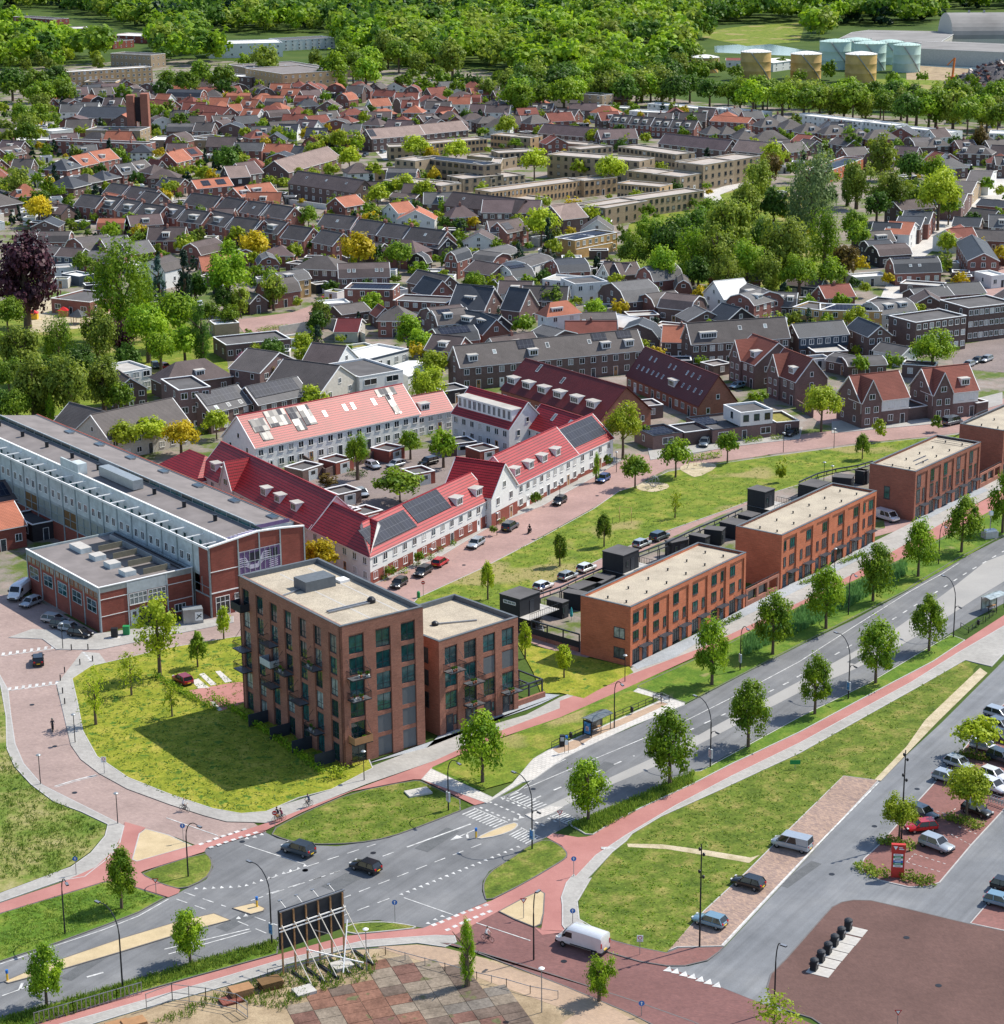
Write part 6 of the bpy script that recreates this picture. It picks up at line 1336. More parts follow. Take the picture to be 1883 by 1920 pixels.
hs(ze,'left of the pale yellow mansard house',[
 (575,165,880,182,4.4,9,.8,'P','red_brick','bitumen',dict(nf=6,ch=(.5,))),(405,160,575,170,4.4,8,2,'p','blue_clad','brown_tiles',dict(nf=3)),(300,145,405,155,4.2,8,2,'p','blue_clad','grey_tiles',dict(nf=3)),(210,130,310,140,4.2,8,2,'p','white_render','grey_tiles',dict(nf=2)),(375,470,660,500,4.0,14,0,'f','red_brick','bitumen',dict(nf=3,ww=2.0,desc='flat roofed red brick nursery beside playground',cat='school building')),(1090,500,1210,490,3.6,9,0,'f','red_brick','bitumen',dict(nf=3)),(1580,665,1760,650,3.0,6,0,'f','grey_brick','white_roof',dict(nf=0,desc='grey corrugated container store',cat='container')),(580,310,690,290,2.8,8,0,'f','blue_clad','white_roof',dict(nf=1)),(370,250,540,240,2.8,6,0,'f','white_render','pale_roof',dict(nf=1)),(1000,230,1090,215,2.8,8,0,'f','white_render','white_roof',dict(nf=1)),(1740,160,1880,160,4,9,2,'G','red_brick','light_tiles',dict(nf=2))])
plain('warehouse_roof',(.24,.23,.22),.9,var=.2,scale=.05)
# church with twin slab tower, big halls, flats at the back
hs(zj,'at the back left',[(630,485,1030,490,6,14,0,'f','grey_brick','bitumen',dict(nf=0,cat='church',desc='flat roofed brick church beside the twin slab tower')),(560,395,990,400,4.5,20,4,'p','brown_brick','slate_tiles',dict(nf=4,cat='hall',desc='dark low pitched church hall roof')),(1100,560,1520,560,4,14,0,'f','grey_brick','white_roof',dict(nf=4,cat='hall')),(1520,545,1650,530,4.5,10,0,'f','grey_brick','bitumen',dict(nf=1,cat='hall')),(480,60,1120,22,11,10,0,'f','tan_brick','white_roof',dict(nf=16,fl=4,doors=0,cat='flats',desc='four storey tan gallery flats behind big trees')),(620,130,850,130,6,10,0,'f','tan_brick','bitumen',dict(nf=6,cat='flats')),(440,90,580,90,8,9,0,'f','tan_brick','white_roof',dict(nf=4,fl=3,cat='flats')),(1440,70,1850,98,7,10,0,'f','brown_brick','white_roof',dict(nf=9,fl=2,cat='flats')),(0,95,160,95,7,10,0,'f','grey_brick','white_roof',dict(nf=5,cat='flats')),(380,495,540,480,4,9,0,'f','white_render','white_roof',dict(nf=4)),(100,560,340,560,4,9,0,'f','pale_render','white_roof',dict(nf=6)),(490,400,665,410,4,8,0,'f','red_brick','white_roof',dict(nf=5)),
 (940,300,1240,325,4.2,9,3,'p','red_brick','rust_tiles',dict(nf=8)),(1390,345,1640,375,5.4,9,3,'p','red_brick','rust_tiles',dict(nf=7)),(1220,240,1470,245,4.8,10,3.2,'P','red_brick','slate_tiles',dict(nf=5)),(1480,240,1630,240,4,10,3.2,'h','white_render','grey_tiles',dict(nf=4)),(655,300,790,290,5,10,4,'G','dark_brick','orange_tiles',dict(nf=3)),(440,300,655,300,4.2,9,3,'P','red_brick','slate_tiles',dict(nf=4,dm=[.4,.7])),(345,310,440,300,4.2,9,3.4,'g','red_brick','rust_tiles',dict(nf=2)),(850,225,1000,235,5,9,3,'p','red_brick','grey_tiles',dict(nf=3,dm=[.6])),(960,250,1110,255,3.6,8,2.8,'h','red_brick','brown_tiles',dict(nf=2,dm=[.4])),(1480,60,1480+1,60,3,3,0,'f','grey_brick','bitumen') if 0 else (1700,350,1790,345,4.2,8,3,'p','red_brick','orange_tiles',dict(nf=2))])
hs(zn,'at the edge of the woods',[(850,240,1050,275,9,40,0,'f','grey_brick','mauve_deck',dict(nf=3,fl=2,cat='hall',desc='very large flat roofed hall with roof lights',sk=[(.1+.2*(k % 5),.15+.25*(k//5)) for k in range(15)])),(1050,275,1255,262,11,45,0,'f','tan_brick','mauve_deck',dict(nf=8,fl=3,cat='school building',desc='tan brick front of the large hall')),(1260,250,1400,245,6,30,0,'f','grey_brick','mauve_deck',dict(nf=3,cat='hall')),(775,165,1050,158,9,30,0,'f','white_render','white_roof',dict(nf=8,fl=2,cat='hall',desc='long white hall with sawtooth light strips')),(1050,150,1245,140,7,22,0,'f','white_render','bitumen',dict(nf=8,cat='hall')),(48,62,195,72,18,14,0,'f','hall_brick','bitumen',dict(nf=9,fl=5,doors=0,cat='apartment building',desc='dark red five storey block at the far left')),(195,108,325,105,9,20,0,'f','hall_brick','white_roof',dict(nf=6,fl=2,cat='hall')),(140,140,420,155,5,20,0,'f','hall_brick','bitumen',dict(nf=8,cat='hall')),(400,130,540,135,5,25,0,'f','hall_brick','white_roof',dict(nf=5,cat='hall')),(410,198,560,205,8,14,0,'f','grey_brick','bitumen',dict(nf=9,fl=2,cat='office building')),(0,62,45,62,5,12,0,'f','hall_brick','white_roof',dict(nf=4,cat='hall'))])
hs(zm,'at the edge of the woods',[(130,215,640,240,6,60,0,'f','grey_brick','bitumen',dict(nf=10,fl=1,cat='warehouse',desc='very wide flat grey warehouse roof')),(400,190,560,185,6,30,3,'p','brown_brick','bitumen',dict(nf=4,fl=1,cat='warehouse')),(518,68,565,66,4,12,5,'g','white_render','orange_tiles',dict(nf=2,desc='lone house with orange roof in the woods')),(190,200,245,200,4,14,1,'p','brown_brick','rust_tiles',dict(nf=3)),(1255,152,1640,160,9,100,2,'p','pale_render','warehouse_roof',dict(nf=0,cat='warehouse',desc='long low grey warehouse behind the storage tanks',doors=0)),(1500,178,2000,200,9,60,1.5,'p','pale_render','warehouse_roof',dict(nf=0,cat='warehouse',doors=0,desc='long warehouse under the round vault hall')),(1025,235,1100,225,5,20,1,'p','white_render','white_roof',dict(nf=3,cat='warehouse')),(850,225,905,225,4,10,1,'p','white_render','rust_tiles',dict(nf=2,cat='warehouse'))])
T=thing('church_tower','tall tower of two brown brick slabs beside flat church','tower',P(*zj(985,560)[0]));s_=ppm(262)
m=MB();m.box(-2.6,0,0,.8,6,20,'rust_brick');m.obj('wall',T);m=MB();m.box(3.6,1,0,7.0,7,20.5,'rust_brick');m.obj('wall',T);m=MB();m.box(.8,3,8,3.6,4,19,'dark_brick');m.obj('bell_wall',T);occ_rect(T.location,0,10,7)
# storage tanks, vault hall, crane, scrap heap
plain('tank_ochre',(.52,.34,.12),.6,var=.25,scale=.15);plain('tank_green',(.42,.56,.50),.5,var=.08,scale=.2)
def tank(x,ytop,ybase,wpx,mt,desc,cl):
    p=P(x,ybase);r=wpx/ppm(ybase)/2;h=max(6,(ybase-ytop)/ppm(ybase)/.97);T=thing('storage_tank',None,None,(p.x,p.y+r,0));reg(T,cl,desc,'storage tank',x)
    m=MB();m.lathe((0,0,0),[(r,0),(r,h*.33),(r*1.005,h*.335),(r,h*.34),(r,h*.66),(r*1.005,h*.665),(r,h*.67),(r,h)],mt,36);m.obj('tank_wall',T,smooth=True);m=MB();m.lathe((0,0,h),[(r*1.02,0),(r*1.02,.3),(r*.5,1.2),(.3,1.7)],'white_roof' if mt != 'tank_green' else 'tank_green',36);m.obj('roof',T)
    m=MB();n=14;pts=[(-(r+.5)*sin(a),-(r+.5)*cos(a),h*k/n) for k in range(n+1) for a in [-.9+1.3*k/n]];m.tube(pts,.35,'metal_grey',5)
    for k in range(24):a=k*2*pi/24;m.beam((r*cos(a),r*sin(a),h),(r*cos(a),r*sin(a),h+1.3),.12,'metal_grey')
    m.obj('stairway',T)
for x,yt,yb,w_ in ((775,220,272,100),(965,203,300,112),(1153,210,296,113),(1358,212,308,115)):a=zm(x,yt)[0];b=zm(x,yb)[0];tank(a[0],a[1],b[1],w_/1.982,'tank_ochre','ochre steel storage tank','before the canal')
for x,yt,yb,w_ in ((1262,165,260,115),(1340,158,235,110),(1392,172,265,118),(1465,165,240,100),(1528,178,270,100)):a=zm(x,yt)[0];b=zm(x,yb)[0];tank(a[0],a[1],b[1],w_/1.982,'tank_green','pale green steel storage tank','before the warehouses')
a=P(*zm(1690,192)[0]);rr_=30;m=MB();n=18;Lh=130;prf=[(rr_*-cos(pi*k/n)+rr_,8+rr_*.5*sin(pi*k/n)) for k in range(n+1)]
for (x0_,z0_),(x1_,z1_) in zip(prf,prf[1:]):m.face([(0,x0_,z0_),(Lh,x0_,z0_),(Lh,x1_,z1_),(0,x1_,z1_)],'warehouse_roof')
m.face([(0,0,0)]+[(0,x_,z_) for x_,z_ in prf]+[(0,2*rr_,0)],'pale_render');m.face([(0,0,0),(Lh,0,0),(Lh,0,8),(0,0,8)],'pale_render')
o=thing('vault_hall','huge round vaulted grey storage hall at the top right','warehouse',a,R(-2));m.obj('vault',o);m=MB();[m.beam((k*10+5,rr_,8+rr_*.5),(k*10+5,rr_,8+rr_*.5+1.5),1.2,'metal_grey') for k in range(1,3)];m.obj('roof_vent',o)
rr=random.Random(9);m=MB();c0=P(*zm(1880,312)[0])
plain('scrap',(.10,.09,.095),.6,.3,var=.4,scale=2);plain('scrap_light',(.3,.27,.26),.6,.3,var=.4,scale=2)
for k in range(900):
    a_,r_=rr.random()*6.28,rr.random()**.6*21;x,y=c0.x+cos(a_)*r_*1.5,c0.y+sin(a_)*r_;z=max(0,12*(1-(r_/21)**1.4))*(.8+.3*rr.random());s=.6+1.6*rr.random();p=Vector((x,y,z));e=Vector((rr.uniform(-1,1),rr.uniform(-1,1),rr.uniform(-.6,.8))).normalized()*s
    m.beam(p-e,p+e,s*.9,rr.choice(('scrap','scrap','scrap_light','rust_tiles')),s*.5)
nb=20;rings=[[(c0.x+cos(2*pi*k/nb)*r_*1.5,c0.y+sin(2*pi*k/nb)*r_,z) for k in range(nb)] for r_,z in ((22,0),(15,5),(8,10),(1,12))]
for A,B in zip(rings,rings[1:]):
    for k in range(nb):m.face([A[k],A[(k+1) % nb],B[(k+1) % nb],B[k]],'scrap')
tag(m.obj('scrap_heap'),'big dark heap of scrap metal on the quay','scrap heap',kind='stuff')
T=thing('crane','orange harbour crane beside the scrap heap','crane',P(*zm(1690,310)[0]));plain('crane_orange',(.6,.16,.03),.5)
m=MB();m.box(-2.5,-2,0,2.5,2,1.6,'metal_dark');m.obj('base',T);m=MB();m.box(-2,-1.5,1.6,2,1.5,4,'crane_orange');m.obj('cab',T);m=MB();m.beam((0,0,4),(1,1,14),.9,'crane_orange');m.beam((1,1,14),(-3,1,10),.6,'crane_orange');m.obj('arm',T)
# ---- filler houses where the photo shows more of the same small houses ----
# occupied: streets, lawns and the hero buildings
for q in ((1540,795,1480,750),(1480,750,1410,690),(1410,690,1400,640),(1883,345,1760,440),(1760,440,1700,520),(1700,520,1660,600),(1820,580,1883,520),(760,640,620,660),(1300,870,1883,770),(690,1080,1180,870),(440,1150,700,1100),(700,290,860,270),(650,310,560,440)):
    a,b=P(*q[:2]),P(*q[2:]);n=int((b-a).length/5)+1
    for k in range(n+1):p=a+(b-a)*k/n;OCC.append((p.x,p.y,4.5))
for x0,y0,x1,y1,st in ((880,300,1420,405,7),(700,262,1000,330,7),(1080,250,1400,300,7),(860,360,1000,390,7),(-20,560,430,800,8),(1180,400,1640,545,7),(-20,440,110,600,8),(1560,330,1680,520,7),(1380,330,1500,420,7),(560,850,1010,1000,6),(430,590,560,640,5),(1760,620,1900,740,6),(1740,120,1883,170,20),(1320,40,1520,80,30)):
    y=y0
    while y<=y1:
        x=x0
        while x<=x1:p=P(x,y);OCC.append((p.x,p.y,st*.6));x+=st*ppm(y)*.9
        y+=st*ppm(y)*.28
rf_=random.Random(21)
grid={}
def addg(c):grid.setdefault((int(c[0]//20),int(c[1]//20)),[]).append(c)
for c in OCC:addg(c)
def tk(x,y,r):
    i,j=int(x//20),int(y//20)
    for a in (-2,-1,0,1,2):
        for b in (-2,-1,0,1,2):
            for c in grid.get((i+a,j+b),()):
                if (x-c[0])**2+(y-c[1])**2<(r+c[2])**2:return True
    return False
NF=0
def zone_name(x,y):
    if y<250:return 'in the far quarter, left' if x<500 else 'in the far quarter, centre' if x<1000 else 'in the far quarter, right'
    if y<420:return 'in the middle quarter, left' if x<500 else 'in the middle quarter, centre' if x<1100 else 'in the middle quarter, right'
    return 'among back gardens, left' if x<600 else 'among back gardens, centre' if x<1150 else 'among back gardens, right'
FILL=[]
for yy in list(range(150,260,7))+list(range(262,440,10))+list(range(445,700,13)):
    x=-20+rf_.random()*20
    while x<1900:
        s=ppm(yy);xx=x;x+=(10+rf_.random()*9)*s*.9
        if yy<175+max(0,(xx-950))*.085 or (xx>1180 and yy<214+(xx-1213)*.105) or (xx<120 and yy<260):continue
        p=P(xx,yy+rf_.uniform(-3,3))
        big=yy<300 or rf_.random()<.45;Lf=rf_.uniform(8,13) if big else rf_.uniform(4,7);Df=rf_.uniform(7,9) if big else rf_.uniform(3,5)
        if rf_.random()<.22:continue
        if tk(p.x,p.y,max(Lf,Df)*.5):
            if not big or tk(p.x,p.y,3):continue
            big,Lf,Df=False,5,4
        addg((p.x,p.y,max(Lf,Df)*.5));rz=R(rf_.choice((-9,-9,-4,20,-30,35)))+R(rf_.uniform(-4,4));u=Vector((cos(rz),sin(rz),0));n=Vector((-u.y,u.x,0));loc=p-u*Lf/2-n*Df/2
        q=rf_.random();orange=.55 if (300<xx<1000 and yy<240) else .2
        roof=rf_.choice(('orange_tiles','rust_tiles')) if q<orange else rf_.choice(('grey_tiles','slate_tiles','brown_tiles','brown_tiles','mauve_tiles','light_tiles','grey_tiles'))
        if big:
            kd=rf_.choice('pppppghhhPG');o=house('brick_house',loc,rz,Lf,Df,rf_.uniform(3.4,5),rf_.uniform(2.6,3.6),kd,rf_.choice(('red_brick','red_brick','brown_brick','purple_brick','white_render')),roof,fl=2 if kd in 'pgh' else 1,nf=3,dm=[.5] if kd=='p' and rf_.random()<.4 else (),ch=(.5,) if rf_.random()<.5 else (),sidewin=yy>230,trim=rf_.choice(('white_trim','white_trim','dark_trim','grey_trim')))
            reg(o,zone_name(xx,yy),f"small {RN[roof]} {KN[kd]} house",'house',xx)
        else:
            w2=rf_.choice(('pale_render','brown_brick','black_clad','white_render'));r3_=rf_.choice(('bitumen','pale_roof','white_roof','bitumen_dark','sedum'));o=house('garden_shed',loc,rz,Lf,Df,2.6,0,'f',w2,r3_,fl=1,nf=1,sidewin=False)
            reg(o,zone_name(xx,yy),f"{RN[r3_]} roofed {WN[w2]} garden shed",'shed',xx)
        NF+=1
# garden walls and hedges between plots are added with the plants

# ================= trees, hedges, woods =================
def crown_arrays(shape,seed,n,leaf,ncl=46):
    r=np.random.RandomState(seed);C=[]
    for k in range(ncl):
        a=r.rand()*2*np.pi
        if shape=='round':z=r.rand()*2-1;q=(1-z*z)**.5;d=np.array([q*np.cos(a),q*np.sin(a),z]);C.append(d*(.45+.42*r.rand()))
        elif shape=='oval':
            z=r.rand()*2-1;w_=(1-abs((z+.25)/1.25)**2.2)**.6 if abs((z+.25)/1.25)<1 else .1;rr_=w_*(.35+.5*r.rand()**.6);C.append(np.array([rr_*np.cos(a),rr_*np.sin(a),z*.85]))
        elif shape=='broad':z=r.rand()*1.5-.5;q=max(.1,1-(z)**2)**.5;C.append(np.array([q*np.cos(a),q*np.sin(a),z*.8])*(.5+.45*r.rand()))
        elif shape=='cone':
            z=r.rand()**1.2*2-1;rr_=(1-z)/2*.85*(.5+.5*r.rand())+.04;C.append(np.array([rr_*np.cos(a),rr_*np.sin(a),z]))
        elif shape=='column':z=r.rand()*2-1;rr_=(1-abs(z)**3)*.65*(.4+.6*r.rand())+.05;C.append(np.array([rr_*np.cos(a),rr_*np.sin(a),z*.93]))
        elif shape=='weep':z=r.rand()*2-1;rr_=(1-max(0,z)**2*.9)**.5*(.55+.35*r.rand());C.append(np.array([rr_*np.cos(a),rr_*np.sin(a),z*.85]))
        else:z=r.rand()*2-1;rr_=(1-z*z)**.5*(.2+.75*r.rand());C.append(np.array([rr_*np.cos(a),rr_*np.sin(a),z*.9]))
    C=np.array(C)*(1+.12*r.randn(len(C))[:,None])+r.randn(3)*np.array([.06,.06,.03]);C=np.clip(C,-1,1);sp=dict(cone=.10,column=.15,sparse=.12,weep=.15).get(shape,.155)
    cs=.7+.6*r.rand(ncl);tint=np.clip(r.rand(ncl),0,1)
    ci=r.randint(0,ncl,n);off=np.clip(r.randn(n,3),-1.9,1.9)*sp*cs[ci][:,None]
    if shape=='weep':off[:,2]*=2.0
    if shape=='cone':off[:,2]*=.6
    c=C[ci]+off;nrm=off/(np.linalg.norm(off,axis=1)[:,None]+1e-6)*.8+c*.7+r.randn(n,3)*.55+np.array([0,0,.35]);nrm /= np.linalg.norm(nrm,axis=1)[:,None]
    t=np.cross(nrm,r.randn(n,3));t /= np.linalg.norm(t,axis=1)[:,None];b=np.cross(nrm,t);s=leaf*(.6+.8*r.rand(n))[:,None];asp=.7 if shape != 'weep' else .5
    V_=np.stack([c-t*s,c-b*s*asp+nrm*s*.12,c+t*s,c+b*s*asp+nrm*s*.12],1).reshape(-1,3)
    ft=np.clip(tint[ci]*.75+.35*r.rand(n),0,1);return V_.astype(np.float32),ft.astype(np.float32)
def quads_mesh(name,V_,ft,mats,mi=None):
    n=len(V_)//4;me=bpy.data.meshes.new(name);me.vertices.add(n*4);me.vertices.foreach_set('co',V_.ravel());me.loops.add(n*4);me.loops.foreach_set('vertex_index',np.arange(n*4,dtype=np.int32))
    me.polygons.add(n);me.polygons.foreach_set('loop_start',np.arange(0,n*4,4,dtype=np.int32))
    try:me.polygons.foreach_set('loop_total',np.full(n,4,dtype=np.int32))
    except Exception:pass
    a=me.attributes.new('tint','FLOAT','FACE');a.data.foreach_set('value',ft)
    for m in mats:me.materials.append(M[m])
    if mi is not None:me.polygons.foreach_set('material_index',mi)
    me.update(calc_edges=True);return me
CR={}
def crown_mesh(shape,mat,q,var):
    k=(shape,mat,q,var)
    if k not in CR:
        n,lf={0:(4600,.06),1:(1900,.095),2:(700,.15),3:(260,.25)}[q]
        if shape in ('sparse','semi'):n=int(n*(.16 if shape=='sparse' else .5))
        if shape in ('cone','column'):lf*=.75
        V_,ft=crown_arrays(shape,hash((shape,var)) % 99999 if 0 else (sum(map(ord,shape))*7+var*131),n,lf);CR[k]=quads_mesh('crown',V_,ft,[mat])
    return CR[k]
TR={}
def trunk_mesh(limbs,slim):
    k=(limbs,slim)
    if k not in TR:
        m=MB();r0=.022 if slim else .035
        m.tube([(0,0,-.02),(.004,0,.2),(-.004,.004,.45),(0,0,.8)],[r0*1.25,r0,r0*.8,r0*.3],'bark',7)
        rr=random.Random(4)
        for j in range(limbs):a=j*2.4+.5;z=.3+.35*rr.random();l_=.12+.14*rr.random();m.tube([(0,0,z),(cos(a)*l_*.5,sin(a)*l_*.5,z+.1),(cos(a)*l_,sin(a)*l_,z+.22)],[r0*.5,r0*.35,r0*.12],'bark',5,False)
        TR[k]=m.mesh('trunk')
    return TR[k]
KIND={  # shape, leaf material, crown share of the height, label words
 'street':('oval','leaf_street',.77,'green oval street tree'),'green':('broad','leaf_green',.8,'green broad crowned tree'),'round':('round','leaf_street',.85,'green round tree'),'dark':('broad','leaf_dark',.85,'dark green tree'),'lime':('broad','leaf_lime',.78,'lime green tree'),'semi':('semi','leaf_lime',.66,'big lime green tree'),'limes':('sparse','leaf_lime',.8,'thin lime green young tree'),'fresh':('broad','leaf_fresh',.8,'fresh green tree'),'young':('oval','leaf_green',.75,'small young green tree'),'younglime':('oval','leaf_lime',.7,'small young lime green tree'),'yellow':('broad','leaf_yellow',.8,'bright yellow tree'),'olive':('round','leaf_olive',.85,'olive green tree'),'brown':('round','leaf_brown',.85,'brownish leaved tree'),'purple':('round','leaf_purple',.9,'dark purple beech tree'),'pine':('cone','leaf_pine',.93,'dark conifer'),'blue':('cone','leaf_blue',.93,'blue green spruce'),'cyp':('column','leaf_dark',.95,'tall dark cypress'),'pop':('column','leaf_fresh',.92,'slim green columnar tree'),'weep':('weep','leaf_street',.92,'weeping birch'),'willow':('weep','leaf_willow',.95,'grey green weeping willow'),'pink':('round','leaf_pink',.8,'pink blossom tree')}
leafm('leaf_pink',(.22,.07,.12),(.4,.16,.22))
TREES=[];trn=random.Random(77)
def tree_at(kd,p,h,wm,cl,x,label=None):
    TREES.append((kd,Vector((p.x,p.y,0)),h,wm,cl,x,label,h*ppm(max(-200,px_of(p)[1]))))
    addg((p.x,p.y,wm*.3))
def tb(kd,x,y,w,top,cl,label=None):
    's tree from its foot (x, y), crown width and top in pixels'
    p=P(x,y);s=ppm(y);h=6.0
    for _ in range(12):
        yt=px_of(p+Vector((0,0,h)))[1];h*=(y-top)/max(4,(y-yt))
    tree_at(kd,p,h,w/s,cl,x,label)
def tc(kd,x,y,w,cl,ratio=None,label=None):
    'a tree from the centre of its crown and its width in pixels'
    sh=KIND[kd][0];ratio=ratio or dict(cone=2.1,column=2.6,weep=1.35,oval=1.7,sparse=1.6).get(sh,1.25);p=P(x,y+w*.6)
    for _ in range(4):
        q=px_of(p);s=ppm(q[1]);wm=w/s;h=wm*ratio;c=P(x,y,h*(1-KIND[kd][2]/2));p=Vector((c.x,c.y,0))
    tree_at(kd,p,h,wm,cl,x,label)
A_='along the main road'
for q in ((905,1468,75,1340,'beside the bus stop grass'),(1103,1542,78,1425,'right of the crossing'),(1256,1475,82,1340,A_+', lower side'),(1403,1402,72,1282,A_+', lower side'),(1528,1340,56,1234,A_+', lower side'),(1642,1282,74,1168,A_+', lower side'),(1742,1222,56,1120,A_+', lower side'),(1335,1285,64,1165,A_+', upper side'),(1449,1228,70,1118,A_+', upper side'),(1549,1180,72,1066,A_+', upper side'),(1637,1128,58,1022,A_+', upper side'),(1722,1082,58,982,A_+', upper side'),(1803,1036,60,934,A_+', upper side'),(1880,1000,50,895,A_+', upper side'),(228,1705,62,1596,'beside the left cycle path'),(357,1808,65,1707,'on the lower left verge'),(88,1888,65,1778,'on the lower left verge')):tb('street',q[0],q[1],q[2]*1.08,q[3]-3,q[4])
tb('pop',877,1850,40,1733,'on the old factory floor');tb('round',1124,1878,58,1790,'at the side road bottom');tb('limes',1450,1985,120,1870,'at the bottom edge','thin yellow green tree cut off by the bottom edge of the photo')
L_='on the left lawn'
for q in (('semi',300,1270,92,1120),('limes',180,1360,52,1250),('limes',247,1305,66,1222),('young',371,1252,34,1185),('younglime',420,1200,30,1140),('limes',323,1345,38,1280)):tb(*q,L_)
G_='on the park lawn'
for q in (('younglime',915,1125,26,1055),('young',1050,1063,28,1000),('young',1133,1026,28,965),('green',1191,916,50,848),('green',1267,896,50,820),('green',1364,868,40,808),('limes',1266,972,26,918),('limes',1465,905,22,860),('young',1617,862,28,815),('younglime',1649,828,28,785),('young',1755,810,20,778),('younglime',1058,1272,32,1208),('younglime',985,1235,26,1170)):tb(*q,G_)
S_='beside the park street'
for q in (('lime',1168,860,62,752),('lime',1540,810,70,718),('fresh',1420,762,34,730),('green',1210,830,22,795)):tb(*q,S_)
for q in (('green',1117,870,30,830),('pop',1118,905,18,850),('green',1140,880,18,850),('green',1082,882,20,862),('green',787,1062,20,1033),('green',733,1085,20,1060),('green',1005,955,22,920),('green',925,1005,14,985)):tb(*q,'before the white row houses')
for q in (('lime',1686,1576,66,1488),('lime',1812,1536,84,1430),('lime',1831,1419,72,1343)):tb(*q,'in the car park')
for q in (('fresh',671,900,40,812),('fresh',770,862,36,804),('fresh',832,877,50,805),('green',750,942,80,878),('brown',615,915,38,888)):tb(*q,'in the courtyard')
for q in (('yellow',598,1040,64),('lime',232,815,60),('lime',282,806,58),('yellow',338,812,58),('lime',405,790,46),('pop',95,770,26),('lime',195,812,34),('lime',450,765,38),('pop',397,780,16),('olive',560,745,36),('lime',800,718,74),('lime',815,680,52),('lime',590,742,50),('lime',540,735,44)):tc(*q,'around the factory hall back')
B_='in the left park';KR={'broad':1.45,'round':1.5,'weep':1.6}
for q in (('purple',45,512,128),('weep',222,545,112),('weep',262,540,60),('blue',298,530,48),('pine',345,528,58),('dark',365,540,50),('fresh',425,512,84),('green',12,585,60),('olive',38,655,80),('weep',108,645,62),('olive',180,628,72),('purple',230,628,50),('fresh',275,612,80),('fresh',335,585,80),('fresh',345,640,56),('cyp',378,628,44),('olive',60,725,90),('olive',130,722,92),('olive',192,712,80),('green',15,700,60),('green',5,650,50),('dark',0,760,60),('fresh',300,650,60),('green',395,585,36),('olive',450,560,40),('olive',512,542,48),('dark',420,560,40),('green',430,590,36),('dark',150,680,60),('dark',240,670,50),('dark',90,700,60),('green',225,745,50),('green',30,760,60),('olive',80,765,40),('pink',458,678,36),('brown',505,705,34)):tc(*q,B_,KR.get(KIND[q[0]][0]))
for q in (('yellow',478,458,56),('yellow',672,466,68),('green',745,476,54),('dark',580,458,30),('lime',552,470,34),('fresh',534,466,16),('round',765,615,58),('pine',595,650,40),('lime',930,528,36),('olive',1008,550,38),('green',1040,556,46),('pine',1028,445,36),('green',612,580,22),('brown',1042,616,30),('green',965,615,16),('purple',312,444,36),('green',352,450,36),('green',285,440,34),('green',260,445,32),('brown',270,440,26),('olive',1065,535,26),('green',800,560,22),('green',860,440,26),('green',880,450,30)):tc(*q,'in the old quarter gardens')
for q in (('fresh',1750,652,72),('fresh',1612,682,38),('fresh',1638,684,22),('fresh',1676,676,34),('lime',1510,545,0) if 0 else ('olive',1575,530,24),('lime',1585,540,20),('yellow',1665,522,26),('lime',1568,552,18),('green',1545,545,18)):tc(*q,'on the right side gardens')
K_='in the wooded park';KR={'broad':1.5,'round':1.55,'weep':1.7}
for q in (('green',1192,470,60),('green',1222,440,70),('dark',1262,455,80),('dark',1296,432,74),('weep',1300,480,60),('olive',1345,470,80),('olive',1372,425,90),('green',1335,400,60),('fresh',1400,490,70),('dark',1432,445,62),('olive',1478,462,92),('olive',1440,505,60),('dark',1452,385,56),('weep',1548,450,66),('willow',1527,360,84),('willow',1498,375,50),('cyp',1590,345,30),('olive',1608,338,60),('olive',1665,358,64),('lime',1762,362,76),('olive',1420,335,62),('olive',1395,380,60),('olive',1655,290,54),('dark',1708,312,48),('fresh',1752,316,46),('brown',1585,487,50),('yellow',1612,495,30),('green',1600,420,50),('green',1610,440,44),('dark',1645,385,46),('green',1560,510,50),('fresh',1240,495,60),('dark',1310,510,50),('olive',1365,515,60),('fresh',1500,510,60),('green',1175,445,30),('lime',1770,345,50),('green',1720,370,40),('green',1780,385,40),('lime',1450,292,44),('brown',1445,310,40),('green',1490,315,30),('fresh',1850,345,26),('brown',1840,260,34),('green',1600,265,30),('fresh',1592,250,28)):tc(*q,K_,KR.get(KIND[q[0]][0]))
for q in (('lime',655,295,42),('yellow',657,290,36),('lime',620,318,30),('lime',560,325,28),('lime',595,305,30),('lime',700,318,34),('lime',708,365,42),('lime',755,345,44),('lime',780,272,44),('lime',855,280,42),('lime',795,358,44),('lime',905,355,34),('lime',1002,300,50),('lime',1087,312,34),('lime',1145,316,56),('lime',1106,400,38),('lime',1015,415,62),('lime',1018,378,30),('green',1215,395,28),('green',1300,380,20),('fresh',1325,348,16),('lime',950,235,40),('lime',1012,245,24),('lime',1080,248,28),('lime',1112,255,32),('lime',1172,262,28),('lime',1282,270,26),('lime',1210,258,22),('lime',505,340,26),('lime',470,330,26),('green',578,405,40),('green',615,330,20),('lime',590,285,40),('lime',635,262,40),('lime',600,262,36),('lime',668,262,34),('pine',405,300,22),('pine',385,298,20),('dark',425,298,50),('dark',440,285,30),('lime',455,298,26),('lime',360,318,22),('lime',385,325,34),('yellow',72,388,50),('olive',35,340,56),('pine',35,400,16),('green',62,305,22),('lime',460,248,24),('lime',520,248,28),('green',128,380,26)):tc(*q,'in the brown block quarter')
